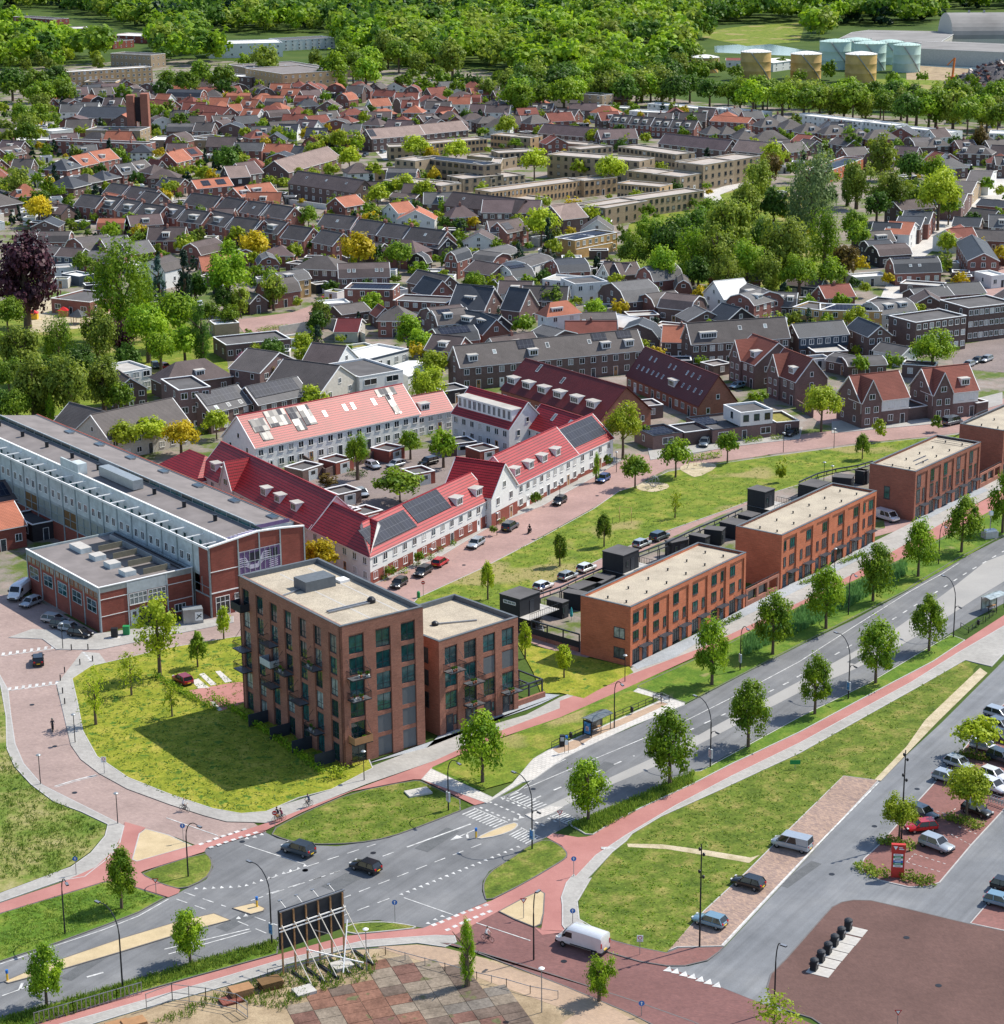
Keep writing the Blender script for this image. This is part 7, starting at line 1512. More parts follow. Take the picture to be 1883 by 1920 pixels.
# belts behind the town
def belt(poly,n,w0,w1,kinds,cl,seed,md=.42):
    r=random.Random(seed);xs=[p[0] for p in poly];ys=[p[1] for p in poly];k=t=0;done=[]
    while k<n and t<n*40:
        t+=1;x,y=r.uniform(min(xs),max(xs)),r.uniform(min(ys),max(ys))
        w_=r.uniform(w0,w1)
        if not inpoly(x,y,poly) or any(abs(x-a)+2.5*abs(y-b)<(w_+c)*md for a,b,c in done):continue
        done.append((x,y,w_));tc(r.choice(kinds),x,y,w_,cl);k+=1
GM=('green','fresh','green','dark','olive','round')
belt([(420,120),(720,85),(860,70),(860,105),(700,140),(600,130)],16,34,60,GM,'behind the large hall',1)
belt([(0,88),(200,98),(210,115),(0,122)],12,24,32,('olive','olive','green','lime'),'in the far left tree row',2)
belt([(290,140),(420,130),(430,165),(280,170)],6,34,56,('dark','green','green'),'beside the tan flats',3)
belt([(0,150),(120,140),(130,180),(0,175)],8,34,56,('green','dark','fresh'),'left of the tan flats',4)
belt([(0,200),(80,195),(70,260),(0,270)],7,30,50,('olive','fresh','green'),'at the left edge',5)
belt([(210,160),(300,190),(370,210),(360,240),(280,235)],7,26,40,GM,'behind the twin slab tower',6)
belt([(950,150),(1080,130),(1240,135),(1290,172),(1480,172),(1880,200),(1883,218),(1650,198),(1500,186),(1350,174),(1150,166),(960,190)],74,40,62,GM+('olive','fresh'),'in the tree belt before the tanks',7,.27)
belt([(1290,158),(1890,172),(1890,185),(1290,172)],22,34,52,GM,'at the foot of the storage tanks',17,.3)
belt([(1300,112),(1400,108),(1560,122),(1760,140),(1880,150),(1880,165),(1500,150),(1300,145)],16,20,32,GM,'between the storage tanks',27,.4)
belt([(1190,110),(1330,95),(1320,140),(1200,135)],9,30,44,GM,'left of the storage tanks',18)
belt([(720,140),(800,130),(960,140),(950,170),(800,165)],10,26,40,GM,'at the centre back',8)
belt([(870,55),(1180,60),(1180,115),(930,105)],22,34,56,GM,'behind the wide grey warehouse',9)
# garden trees fill the gaps between the houses
gk=('green','fresh','dark','olive','round','lime','lime','lime','fresh','pine','yellow','fresh')
for yy in list(range(175,440,9))+list(range(440,700,12)):
    x=trn.random()*20
    while x<1890:
        s=ppm(yy);xx=x+trn.uniform(-6,6);x+=trn.uniform(3.5,11)*s
        if yy<175+max(0,(xx-950))*.07 or (xx>1180 and yy<212+(xx-1213)*.105) or (540<yy and xx<430):continue
        w_=trn.uniform(2.2,6.2);p=P(xx,yy+trn.uniform(-4,4))
        if tk(p.x,p.y,w_*.32):continue
        tree_at(trn.choice(gk),p,w_*trn.uniform(1.05,1.5),w_,'in gardens '+zone_name(xx,yy),xx)
TREES.sort(key=lambda t:-t[7])
KOBJ=298;NT=0
def put_tree(t,merged=None):
    kd,p,h,wm,cl,x,label,size=t;sh,mt,cf,words_=KIND[kd];ch=h*cf
    q=0 if size>85 else 1 if size>45 else 2
    root=link('tree',None,None,p,trn.random()*6.28)
    link('trunk',trunk_mesh(5,kd in ('young','younglime','limes','street','semi','green','lime')),root,(0,0,0),scale=(h,h,h))
    c=link('crown',crown_mesh(sh,mt,q,trn.randint(0,3 if q else 7)),root,(0,0,h-ch/2),trn.random()*6.28,scale=(wm/2*trn.uniform(.92,1.06),wm/2*trn.uniform(.92,1.06),ch/2*.98))
    if label:tag(root,label,'tree',cl)
    else:reg(root,cl,words_,'tree',x)
for t in TREES[:KOBJ]:put_tree(t)
def merged_trees(name,ts,n,lf):
    VV,FT,MI=[],[],[];mats=sorted({KIND[t[0]][1] for t in ts});cache={}
    r=np.random.RandomState(5)
    for t in ts:
        kd,p,h,wm=t[:4];sh,mt,cf=KIND[kd][:3];v=r.randint(4)
        if (sh,v) not in cache:cache[(sh,v)]=crown_arrays(sh,50+v,n,lf,24)
        V_,ft=cache[(sh,v)];a=r.rand()*6.28;ca,sa=cos(a),sin(a);X=V_[:,0]*ca-V_[:,1]*sa;Y=V_[:,0]*sa+V_[:,1]*ca
        VV.append(np.stack([X*wm/2+p.x,Y*wm/2+p.y,V_[:,2]*h*cf/2+h*(1-cf/2)],1));FT.append(np.clip(ft*.8+.3*r.rand()-.05,0,1));MI.append(np.full(len(ft),mats.index(mt),dtype=np.int32))
    me=quads_mesh(name,np.concatenate(VV).astype(np.float32),np.concatenate(FT).astype(np.float32),mats,np.concatenate(MI));return link(name,me)
rest=TREES[KOBJ:]
if rest:tag(merged_trees('garden_greenery',rest,420,.17),'small trees and shrubs filling the town gardens','greenery',kind='stuff')
# woods to the horizon
WD=[];r=random.Random(31);y=150.0
HOLES=[zn(-10,40,210,30,330,90,560,110,580,215,380,215,140,160,-10,120),zn(740,140,1260,125,1280,215,740,215),zn(380,180,580,180,580,260,380,260),zj(-10,60,1860,0,1860,250,-10,230),zm(120,190,640,190,660,245,120,245),zm(740,100,1140,80,1160,150,900,165,740,130),zm(720,150,1000,165,1990,130,1990,330,720,300),zn(760,130,1250,120,1260,195,760,200),zn(-10,50,200,40,560,120,560,210,380,210,140,140,-10,90),zn(840,200,1410,215,1410,300,840,290),zj(430,0,1130,-10,1130,200,430,200),zm(1240,95,1640,95,1660,40,1990,30,1990,240,1240,200),zm(500,30,570,30,570,72,500,72)]
y=168.0
while y>-75:
    s=ppm(y);step=11*s;x=-150+r.random()*step
    while x<2040:
        x+=step*r.uniform(.75,1.35);xx,y2_=x,y+r.uniform(-1,1)*s*1.2
        if y>60+max(0,xx-1000)*.045 and y>60:
            lim=130 if xx<950 else 150+(xx-950)*.02
            if y>lim or r.random()<.25:continue
        if any(inpoly(xx,y2_,h_) for h_ in HOLES):continue
        if y2_>74 and xx>1300:continue
        p=P(xx,y2_);wm=r.uniform(11,23);WD.append((r.choice(('green','green','dark','dark','fresh','round','dark','pine','olive','dark') if y2_<60 else ('green','olive','fresh','dark','round')),p,wm*r.uniform(.85,1.25),wm))
    y-=max(1.1,3.6*(y+240)/400)
tag(merged_trees('forest',WD,260,.17),'dense green woods reaching to the horizon','forest',kind='stuff')
# hedges, shrubs and tufts
def blob_quads(pts,r_,n,leaf,rng):
    c=pts[rng.randint(0,len(pts),n)]+rng.randn(n,3)*r_*np.array([.5,.5,.42]);c[:,2]=np.abs(c[:,2]);nrm=rng.randn(n,3)+np.array([0,0,.6]);nrm /= np.linalg.norm(nrm,axis=1)[:,None];t=np.cross(nrm,rng.randn(n,3));t /= np.linalg.norm(t,axis=1)[:,None];b=np.cross(nrm,t);s=leaf*(.6+.8*rng.rand(n))[:,None]
    return np.stack([c-t*s,c-b*s*.7,c+t*s,c+b*s*.7],1).reshape(-1,3).astype(np.float32),rng.rand(n).astype(np.float32)
def hedge(px,h,w_,mat,label,name='hedge',leaf=.14,dens=60,cat='hedge'):
    q=[P(x,y) for x,y in px];pts=[]
    for a,b in zip(q,q[1:]):
        d=(b-a);t=Vector((-d.y,d.x,0)).normalized();n=max(2,int(d.length/.4))
        for k in range(n):
            for j in (-.35,0,.35):
                for z in (.25,.6,.9):pts.append(a+d*k/n+t*w_*j+Vector((0,0,h*z)))
    pts=np.array([tuple(p) for p in pts]);rng=np.random.RandomState(len(pts));L_=sum((b-a).length for a,b in zip(q,q[1:]))
    V_,ft=blob_quads(pts,.35,int(L_*dens*max(1,h)),leaf,rng);o=link(name,quads_mesh(name,V_,ft,[mat]));tag(o,label,cat);return o
hedge(z0(398,1310,440,1335,520,1390,590,1440,605,1455),.9,1.0,'leaf_fresh','low green hedge at the foot of the tall apartment block')
hedge(z0(290,1270,330,1295,360,1310,408,1335),.9,.8,'leaf_fresh','young hedge along the small parking strip')
hedge(z0(618,1462,655,1455),1.6,1.6,'leaf_lime','lime green shrub at the front corner of the apartment block','shrub',cat='shrub')
hedge(z2(700,45,880,20),1.2,1.0,'leaf_fresh','clipped hedge behind the sand play area')
hedge(z0(1225,928,1180,950),.5,1.0,'leaf_green','low planting at the lawn edge') if 0 else None
for a,l in ((zr(1050,1075,1090,1120,1200,1125),'low yellow green shrub bed left of the red sign'),(zr(1275,1130,1350,1165,1450,1165),'low yellow green shrub bed right of the red sign'),(zr(1150,940,1340,985),'shrub strip under the first car park tree'),(zr(1510,815,1700,875),'shrub strip under the second car park tree'),(zr(1575,475,1750,510),'shrub strip under the third car park tree')):hedge(a,.7,2.2,'leaf_olive',l,'shrub_bed',.16,110,'shrub bed')
hedge(z0(110,775,195,770),1.2,1,'leaf_green','hedge behind the hall') if 0 else None
hedge(zc(70,300,130,290,240,265),1.8,1.2,'leaf_green','green hedge behind the yellow trees')
hedge(zc(580,385,700,350,760,345),1.4,3.0,'leaf_fresh','leafy back gardens of the long white row')
hedge(zc(520,415,560,440),1.6,1.6,'leaf_green','green shrub by the courtyard path','shrub',cat='shrub');hedge(zc(740,440,810,450),1.2,2,'leaf_dark','dark planter hedge under the courtyard tree')
for k,(a,b) in enumerate(((1000,800),(1055,775),(1090,745),(1140,720),(1475,545),(1380,585),(1335,635),(950,830),(870,855),(1650,440))):hedge(zc(a,b,a+22,b-10),1.0,1.3,'leaf_fresh' if k % 2 else 'leaf_olive',['round green shrub','pale shrub'][k % 2]+' in white house front garden, '+ORD[[8,7,6,5,2,3,4,9,10,1][k]].replace('second from left','second one').replace('leftmost','lowest')+' along the row','shrub',.12,70,'shrub')
hedge(z2(885,940,990,885),.7,.9,'leaf_green','planting bed before the nearest orange terrace');hedge(z2(1310,715,1400,690),.7,.9,'leaf_green','left planting bed before the middle orange terrace');hedge(z2(1530,600,1660,550),.7,.9,'leaf_green','right planting bed before the middle orange terrace')
hedge(zt(930,905,1060,885),.9,1.5,'leaf_fresh','green shrubs before the bungalow','shrub',cat='shrub');hedge(zt(1130,880,1210,875),.9,1.5,'leaf_olive','olive shrub before the bungalow','shrub',cat='shrub');hedge(zq(290,1340,390,1340),2.4,2.4,'leaf_street','round green bush before the rust roofed house','bush',cat='bush');hedge(zq(620,1290,690,1310),2.6,2.2,'leaf_dark','dark bush at the door of the rust roofed house','bush',cat='bush')
hedge(zq(1250,560,1350,550),1.2,1.2,'leaf_fresh','bright hedge before the gallery flats');hedge(zf(180,715,330,690,470,690),.9,3,'leaf_fresh','overgrown bank beside the small red car park','shrub',cat='shrub');hedge(zf(500,690,720,640,990,600),1.4,2,'leaf_green','long ivy covered garden wall','hedge')
# tall reeds on the upper verge and tufts on the lower one
def tufts(poly,n,h0,h1,mat,seed,name,label,wd=.05):
    rng=random.Random(seed);xs=[p[0] for p in poly];ys=[p[1] for p in poly];V_=[];ft=[]
    while len(ft)<n:
        x,y_=rng.uniform(min(xs),max(xs)),rng.uniform(min(ys),max(ys))
        if not inpoly(x,y_,poly):continue
        p=P(x,y_,.13);
        for _ in range(4):
            a=rng.random()*6.28;d=Vector((cos(a),sin(a),0));o=p+Vector((rng.uniform(-.3,.3),rng.uniform(-.3,.3),0));h=rng.uniform(h0,h1);top=o+Vector((rng.uniform(-.2,.2),rng.uniform(-.2,.2),h));V_+=[o-d*wd,o+d*wd,top+d*wd*.7,top-d*wd*.7];ft.append(rng.random())
    me=quads_mesh(name,np.array([tuple(v) for v in V_],dtype=np.float32),np.array(ft,dtype=np.float32),[mat]);tag(link(name,me),label,'grass',kind='stuff')
tufts(z2(1010,1130,1210,1010,1290,960,1550,830,1700,740,1883,640,1883,570,1600,700,1240,880,1010,1000)+z0(1883,950,1883,985,1720,1070) if 0 else z2(1000,1100,1290,975,1560,840,1883,660,1883,585,1620,705,1240,885,1000,1010),9000,.5,1.1,'reed',3,'reed','tall blue green reeds on the upper road verge')
tufts(z6(800,690,930,640,1100,570,1550,370,1883,220,1883,320,1450,520,1000,765),5000,.25,.6,'grass_blade',4,'grass','rough tufts of grass under the lower street trees')
tufts(z2b(0,1190,350,1080,900,900,1400,760,1400,705,900,840,350,1005,0,1105),4500,.2,.5,'grass_blade',5,'grass','rough grass along the bottom left cycle path')
tufts(z2b(20,575,520,425,810,490,500,625,0,800),3500,.1,.25,'grass_blade',6,'grass','long grass on the left road verge')
tufts(zl(0,540,40,960,200,1215,560,1420,740,1520,600,1700,350,1860,0,1883),4500,.1,.35,'grass_blade',9,'grass','wild grass on the left edge meadow')
tufts(z3(20,1150,400,1040,560,1060,540,1170,250,1240,60,1340)+z2b(1150,1000,900,1120,760,1120,1100,980),2500,.15,.5,'grass_blade',10,'weeds','weeds on the waste ground by the hoarding')

for q,n_,sd,l_ in ((z0(1810,1240,1735,1350,1640,1462,1582,1454,1473,1560,1420,1600,1180,1580,1345,1484,1500,1412),3000,21,'short clumpy grass on the long mown lawn'),(z0(1180,1592,1400,1625,1320,1707,1250,1784,1105,1738,1086,1700,1110,1646),1300,22,'short clumpy grass on the lower mown lawn'),(zl(505,480,580,830,900,1170,1500,1390,1883,1390,2300,1180,1700,200,1200,250,750,360),7000,23,'tufts in the lawn by the apartment block'),(z3(60,440,430,235,740,175,1030,298,620,455,220,488),1200,24,'short grass tufts on the grass oval'),(z0(783,1125,897,1070,1017,1007,1160,925,1450,858,1790,815,1600,880,1360,955,1050,1080,940,1150),5000,25,'grass tufts on the park lawn')):
    tufts(q,n_,.05,.14,'grass_blade' if sd % 2 else 'leaf_green',sd,'grass',l_,.09)

# ================= vehicles =================
def loft(mb,st,mat,cap=True):
    'st: stations (x, [(y, z), ...]) same count, ring closed'
    R_=[[(x,y,z) for y,z in ring] for x,ring in st]
    for A,B in zip(R_,R_[1:]):
        n=len(A)
        for k in range(n):mb.face([A[k],B[k],B[(k+1) % n],A[(k+1) % n]],mat)
    if cap:mb.face(R_[0],mat);mb.face(R_[-1][::-1],mat)
def ringc(hw,z0,z1,r=.12):
    return [(-hw+r,z0),(hw-r,z0),(hw,z0+r),(hw,z1-r*1.3),(hw-r*1.6,z1),(-hw+r*1.6,z1),(-hw,z1-r*1.3),(-hw,z0+r)]
WHEEL={}
def wheel(parent,x,y,r):
    if r not in WHEEL:
        t=MB();t.lathe((0,0,-.1),[(r*.6,0),(r,.02),(r,.18),(r*.6,.2)],'tyre',20);q=MB();q.lathe((0,0,-.105),[(r*.3,0),(r*.66,.01),(r*.66,.2),(r*.3,.21)],'rim',14)
        WHEEL[r]=(t.mesh('tyre',True),q.mesh('rim'))
    w=link('wheel',None,parent,(x,y,r),rot=(pi/2,0,0));link('tyre',WHEEL[r][0],w);link('rim',WHEEL[r][1],w)
CARP={}
def car_proto(kind,col):
    if (kind,col) in CARP:return CARP[(kind,col)],False
    Lc,Wc,zb,zr,prof,cab=dict(
      hatch=(4.05,1.72,.92,1.46,((-2.02,.55,.86),(-1.9,.35,.9),(-.9,.3,.93),(.7,.3,.92),(1.1,.3,.88),(1.75,.33,.74),(2.02,.5,.66)),((-1.93,-1.55),(.95,.25))),
      suv=(4.4,1.84,1.05,1.64,((-2.2,.6,1.02),(-2.1,.4,1.04),(-.9,.35,1.06),(.8,.35,1.05),(1.1,.35,1.0),(1.95,.38,.9),(2.2,.55,.8)),((-2.1,-1.75),(1.0,.35))),
      estate=(4.6,1.8,.94,1.46,((-2.3,.55,.9),(-2.2,.35,.94),(-.9,.3,.95),(.8,.3,.94),(1.15,.3,.9),(2.05,.33,.76),(2.3,.5,.66)),((-2.2,-1.8),(1.05,.3))),
      mpv=(4.95,1.9,1.1,1.9,((-2.47,.5,1.08),(-2.4,.35,1.1),(-.9,.32,1.12),(1.2,.32,1.12),(1.7,.33,1.05),(2.3,.36,.9),(2.47,.5,.8)),((-2.42,-2.3),(1.75,1.05))),
      van=(6.0,2.05,1.2,2.6,((-3.0,.5,1.15),(-2.95,.4,1.2),(-1,.38,1.2),(1.6,.38,1.2),(2.0,.38,1.18),(2.75,.4,1.05),(3.0,.5,.85)),((-2.98,-2.92),(2.1,1.35))))[kind]
    if kind=='van':
        hw=Wc/2;T=link('van',None,None);b=MB()
        pf=((-3.0,.5,2.35,.93),(-2.92,.42,2.52,.99),(-1,.4,2.6,1),(1.15,.4,2.58,1),(1.5,.4,2.42,.99),(2.12,.4,1.5,.98),(2.3,.4,1.32,.97),(2.8,.42,1.12,.93),(2.98,.5,.9,.85))
        loft(b,[(x,ringc(hw*f,z0,z1,.2)) for x,z0,z1,f in pf],col);b.obj('body',T,smooth=True)
        g=MB();g.face([(1.53,-.78,2.36),(2.13,-.86,1.53),(2.13,.86,1.53),(1.53,.78,2.36)],'car_glass')
        g=MB();W1=[Vector(p) for p in ((1.58,-.76,2.32),(2.1,-.84,1.57),(2.1,.84,1.57),(1.58,.76,2.32))];nn=Vector((.8,0,.6))*.05;g.face([p+nn for p in W1],'car_glass')
        for k in range(4):g.face([W1[k],W1[(k+1) % 4],W1[(k+1) % 4]+nn,W1[k]+nn],'metal_dark')
        g.obj('windscreen',T)
        for s in (-1,1):
            g=MB();q=[(.75,1.38),(1.95,1.38),(1.6,1.95),(1.45,2.05),(.75,2.05)];pts=[(x,s*(hw+.012),z) for x,z in q];g.face(pts if s<0 else pts[::-1],'car_glass');g.obj('side_window',T)
            h=MB();h.box(2.55,s*.78-.16,.8,2.93,s*.78+.16,1.02,'lamp_clear');h.obj('headlight',T);h=MB();h.box(-3.03,s*.9-.08,1.1,-2.95,s*.9+.08,1.7,'lamp_red');h.obj('tail_light',T)
            h=MB();h.box(1.75,s*(hw+.14)-.1,1.4,1.87,s*(hw+.14)+.1,1.75,'metal_dark');h.obj('mirror',T);h=MB();h.box(-2.5,s*(hw+.012)-.01,.62,1.0,s*(hw+.012)+.01,.74,'metal_dark');h.obj('side_trim',T)
        h=MB();h.box(-3.04,-.3,.62,-3.0,.3,.74,'plate_yellow');h.obj('number_plate',T);h=MB();h.box(-3.06,-hw+.05,.38,-2.9,hw-.05,.55,'metal_dark');h.box(2.8,-hw+.12,.36,3.03,hw-.12,.62,'metal_dark');h.box(2.9,-.5,.68,3.0,.5,.86,'metal_dark');h.obj('bumper',T)
        for x in (-2.05,1.95):
            for s in (-1,1):wheel(T,x,s*(hw-.08),.36)
        CARP[(kind,col)]=T;kids(T)
        for o in T.children:KIDS[o.name]=list(o.children)
        return T,True
    hw=Wc/2;T=link('parked_car' if kind not in ('van','mpv') else 'van',None,None)
    b=MB();loft(b,[(x,ringc(hw*(.86 if k in (0,6) else 1),z0,z1)) for k,(x,z0,z1) in enumerate(prof)],col);b.obj('body',T,smooth=True)
    (xr0,xr1),(xf0,xf1)=cab;tw=hw*.78 if kind not in ('van','mpv') else hw*.9
    solid=kind=='van'
    g=MB();lo=[(xr0,-hw*.97,zb-.06),(xf0,-hw*.97,zb-.06),(xf0,hw*.97,zb-.06),(xr0,hw*.97,zb-.06)];hi=[(xr1,-tw,zr-.05),(xf1,-tw,zr-.05),(xf1,tw,zr-.05),(xr1,tw,zr-.05)]
    gm=col if solid else 'car_glass'
    for k in range(4):g.face([lo[k],lo[(k+1) % 4],hi[(k+1) % 4],hi[k]],gm if not (solid and k==1) else 'car_glass')
    g.face(hi,col);g.obj('cabin' if solid else 'windows',T)
    r=MB();r.prism([(xr1-.04,-tw-.01),(xf1+.06,-tw-.01),(xf1+.06,tw+.01),(xr1-.04,tw+.01)],zr-.06,zr,col)
    if not solid:
        for sx,(a,c) in (('f',(xf0,xf1)),('r',(xr0,xr1))):
            for s in (-1,1):r.beam((a,s*hw*.96,zb-.05),(c,s*tw*1.0,zr-.03),.09,col)
        for f in ((.42,) if kind != 'mpv' else (.35,.68)):
            for s in (-1,1):r.beam((xr0+(xf0-xr0)*f,s*hw*.975,zb-.05),(xr1+(xf1-xr1)*f,s*(tw+.01),zr-.03),.08,col)
        if kind in ('mpv',):
            for s in (-1,1):r.face([(xr0,s*hw*.985,zb-.05),(xr0+1.5,s*hw*.985,zb-.05),(xr1+1.5,s*(tw+.02),zr-.05),(xr1,s*(tw+.02),zr-.05)],col)
    else:
        for s in (-1,1):r.face([(1.15,s*hw*.985,1.3),(2.0,s*hw*.985,1.3),(1.5,s*(tw+.035),2.05),(1.15,s*(tw+.035),2.05)],'car_glass')
        for x in (-2.2,-1.2,-.2):r.beam((x,-tw*.9,zr+.01),(x,tw*.9,zr+.01),.05,col,.03)
    r.obj('roof',T)
    for s in (-1,1):
        h=MB();h.box(prof[-1][0]-.16,s*hw*.62-.17,.58 if kind=='hatch' else .66,prof[-1][0]+.015,s*hw*.62+.17,.74 if kind=='hatch' else .84,'lamp_clear');h.obj('headlight',T)
        h=MB();zt=.72 if kind in ('hatch','estate') else .85;h.box(prof[0][0]-.02,s*hw*.68-.13,zt,prof[0][0]+.12,s*hw*.68+.13,zt+(.2 if kind != 'van' else .5),'lamp_red');h.obj('tail_light',T)
        h=MB();h.box(xf0-.35,s*(hw+.02)-.1,zb+.02,xf0-.18,s*(hw+.02)+.1,zb+.17,col if kind != 'van' else 'metal_dark');h.obj('mirror',T)
    h=MB();h.box(prof[0][0]-.03,-.26,.52,prof[0][0]+.02,.26,.63,'plate_yellow');h.obj('number_plate',T)
    h=MB();h.box(prof[0][0]+.06,-hw+.03,.3,prof[0][0]+.35,hw-.03,.46,'metal_dark');h.box(prof[-1][0]-.3,-hw+.05,.28,prof[-1][0]-.04,hw-.05,.42,'metal_dark');h.obj('bumper',T)
    wr=.31 if kind in ('hatch','estate') else .35
    for x in (prof[0][0]+.78,prof[-1][0]-.85):
        for s in (-1,1):wheel(T,x,s*(hw-.1),wr)
    CARP[(kind,col)]=T;kids(T)
    for o in T.children:KIDS[o.name]=list(o.children)
    return T,True
def car(x,y,dx,dy,kind,col,label,group='cars',z=.06,cat=None):
    a,b=P(x,y),P(x+dx,y+dy);rz=atan2(b.y-a.y,b.x-a.x);T,first=car_proto(kind,'car_'+col)
    if not first:T=dup(T,(a.x,a.y,z),rz)
    else:T.location=(a.x,a.y,z);T.rotation_euler=(0,0,rz)
    return tag(T,label,cat or ('van' if kind in ('van','mpv') else 'car'),group)
g_='cars driving on the main road'
car(560,1601,-48,-15,'suv','slate','dark slate grey car crossing the junction nearer the left lawn',g_);car(686,1633,-46,-15,'hatch','black','black hatchback driving in the middle of the main junction',g_)
car(72,1244,-1,-20,'hatch','black','small black car driving up the curved brick street at the left','cars on the brick street');car(343,1281,-20,-12,'hatch','wine','wine red hatchback parked beside the small hedge on the left lawn','parked cars')
car(1092,1778,-56,-17,'van','white','big white delivery van turning on the red brick side road','vans');car(1485,1592,-46,-11,'mpv','silver','grey passenger van parked on the brick parking strip','vans',.12)
car(1403,1664,-46,-13,'hatch','black','black hatchback parked in the middle of the brick parking strip','cars on the brick parking strip',.12);car(1331,1736,-44,-13,'hatch','lightblue','pale blue hatchback parked beside the tall light mast','cars on the brick parking strip',.12)
g_='cars in the supermarket car park'
for q in ((1798,1440,40,14,'hatch','silver','silver hatchback parked farther up beside the second car park tree'),(1777,1467,40,12,'hatch','silver','silver hatchback at the left end of its parking row'),(1731,1533,40,16,'hatch','slate','blue grey car behind the bright red car'),(1727,1559,-40,4,'hatch','red','bright red hatchback beside the tall mast'),(1756,1593,40,15,'suv','silver','silver car parked nearest the red sign'),(1832,1528,40,14,'hatch','black','black car in the shade of the second car park tree'),(1847,1408,40,10,'hatch','white','white car beneath the third car park tree'),(1864,1462,40,14,'hatch','white','upper white car of the pair by the trolley rack'),(1862,1484,40,15,'suv','white','lower white car of the pair by the trolley rack'),(1880,1430,40,15,'suv','slate','slate coloured car cut by the right edge'),(1878,1368,40,14,'hatch','grey','dark grey car below the silver estate at the right edge'),(1875,1347,40,12,'estate','silver','silver estate car topmost at the right edge'),(1874,1388,40,15,'hatch','slate','dark blue car half hidden by the third tree'),(1878,1700,46,12,'hatch','lightblue','light blue car at the right edge near the brown plaza'),(1890,1672,46,12,'hatch','black','black car at the right edge above the light blue one')):car(*q,g_,.13)
g_='cars parked along the white row houses'
for q in ((748,1100,-26,17,'hatch','black','black car nearest the corner of the white row'),(793,1078,-26,17,'estate','black','black estate car below the red car'),(826,1060,26,-17,'hatch','red','red car before the white row houses'),(892,1025,-26,17,'estate','silver','silver estate car before the white row houses'),(957,993,26,-17,'suv','slate','dark blue grey car near the motor scooter'),(1049,945,-26,17,'hatch','black','black car farther up before the white row'),(1131,903,-24,15,'hatch','blue','bright blue hatchback at the end of the white row')):car(*q,g_)
g_='cars in the lane behind the terraces'
for q in ((1019,1105,24,-10,'hatch','white','white car beside the strip window room'),(1065,1086,24,-10,'hatch','silver','silver car between two white cars in the lane'),(1100,1071,24,-10,'hatch','white','white car nearer the second upper room'),(1204,1025,24,-10,'hatch','silver','silver car beside the dark car in the lane'),(1237,1012,24,-10,'suv','slate','dark car in the lane behind the nearest terrace')):car(*q,g_)
car(1663,976,30,9,'mpv','white','white van parked on grass beside the rust brick terrace','vans',.1)
for q in ((700,878,20,8,'hatch','silver','silver car beside the columnar courtyard tree'),(742,876,-20,5,'hatch','silver','silver car in the middle of the courtyard'),(803,872,-20,5,'suv','black','black car between the courtyard trees'),(679,930,15,10,'hatch','silver','silver car by the courtyard garages'),(868,875,-20,6,'hatch','grey','grey car at the right of the courtyard')):car(*q,'cars in the courtyard')
for q in ((1321,836,-10,14,'suv','grey','grey car under the bungalow carport'),(1484,817,-16,8,'hatch','black','black car under the green roofed carport'),(1382,728,-18,4,'hatch','lightblue','blue grey car between the semi detached houses'),(1786,796,26,-6,'mpv','grey','grey car parked on the park street at right'),(1816,688,-16,6,'hatch','silver','silver car in the small car park at right, lowest'),(1832,681,-16,6,'hatch','slate','dark blue car in the small car park at right'),(1849,678,-16,6,'estate','silver','silver estate in the small car park at right'),(1479,611,14,2,'hatch','white','white car behind the blue slate house'),(1793,519,12,6,'suv','silver','silver car by the long red brick row'),(612,560,-14,4,'hatch','red','red car beside the flat brick house with solar panels'),(628,562,-14,4,'hatch','grey','dark car beside the old quarter red car'),(292,690,10,10,'hatch','grey','grey car by the white showroom'),(310,692,12,4,'hatch','red','red car by the white showroom'),(375,575,3,10,'hatch','white','white car beside the left park gardens'),(685,293,-10,3,'hatch','slate','dark car among the lime trees by the brown blocks'),(718,287,10,-3,'hatch','lightblue','light blue car by the brown blocks'),(1104,424,12,-1,'hatch','white','left white car beside the ochre building'),(1122,426,12,-1,'hatch','silver','right silver car beside the ochre building'),(1780,398,8,-8,'hatch','slate','dark car at the foot of the far right street')):car(*q,'small parked cars')
for k in range(8):car(68+(k % 4)*14,238+(k//4)*12,12,2,'hatch',('white','silver','slate','white')[k % 4],f"{('white', 'silver', 'dark', 'white')[k % 4]} car in the far left car park, {('upper', 'lower')[k//4]} row, {('first', 'second', 'third', 'last')[k % 4]} one",'cars in the far left car park')
g_='vehicles beside the workshop'
for q in ((38,1120,-30,22,'van','white','tall white van parked beside the workshop'),(58,1136,-24,10,'hatch','silver','silver car below the tall white van'),(104,1168,26,4,'estate','silver','silver car topmost of the four by the workshop'),(117,1178,26,4,'hatch','slate','blue car second of the four by the workshop'),(133,1184,26,4,'hatch','silver','silver blue car third of the four by the workshop'),(151,1194,26,4,'hatch','black','black car lowest of the four by the workshop')):car(*q,g_)
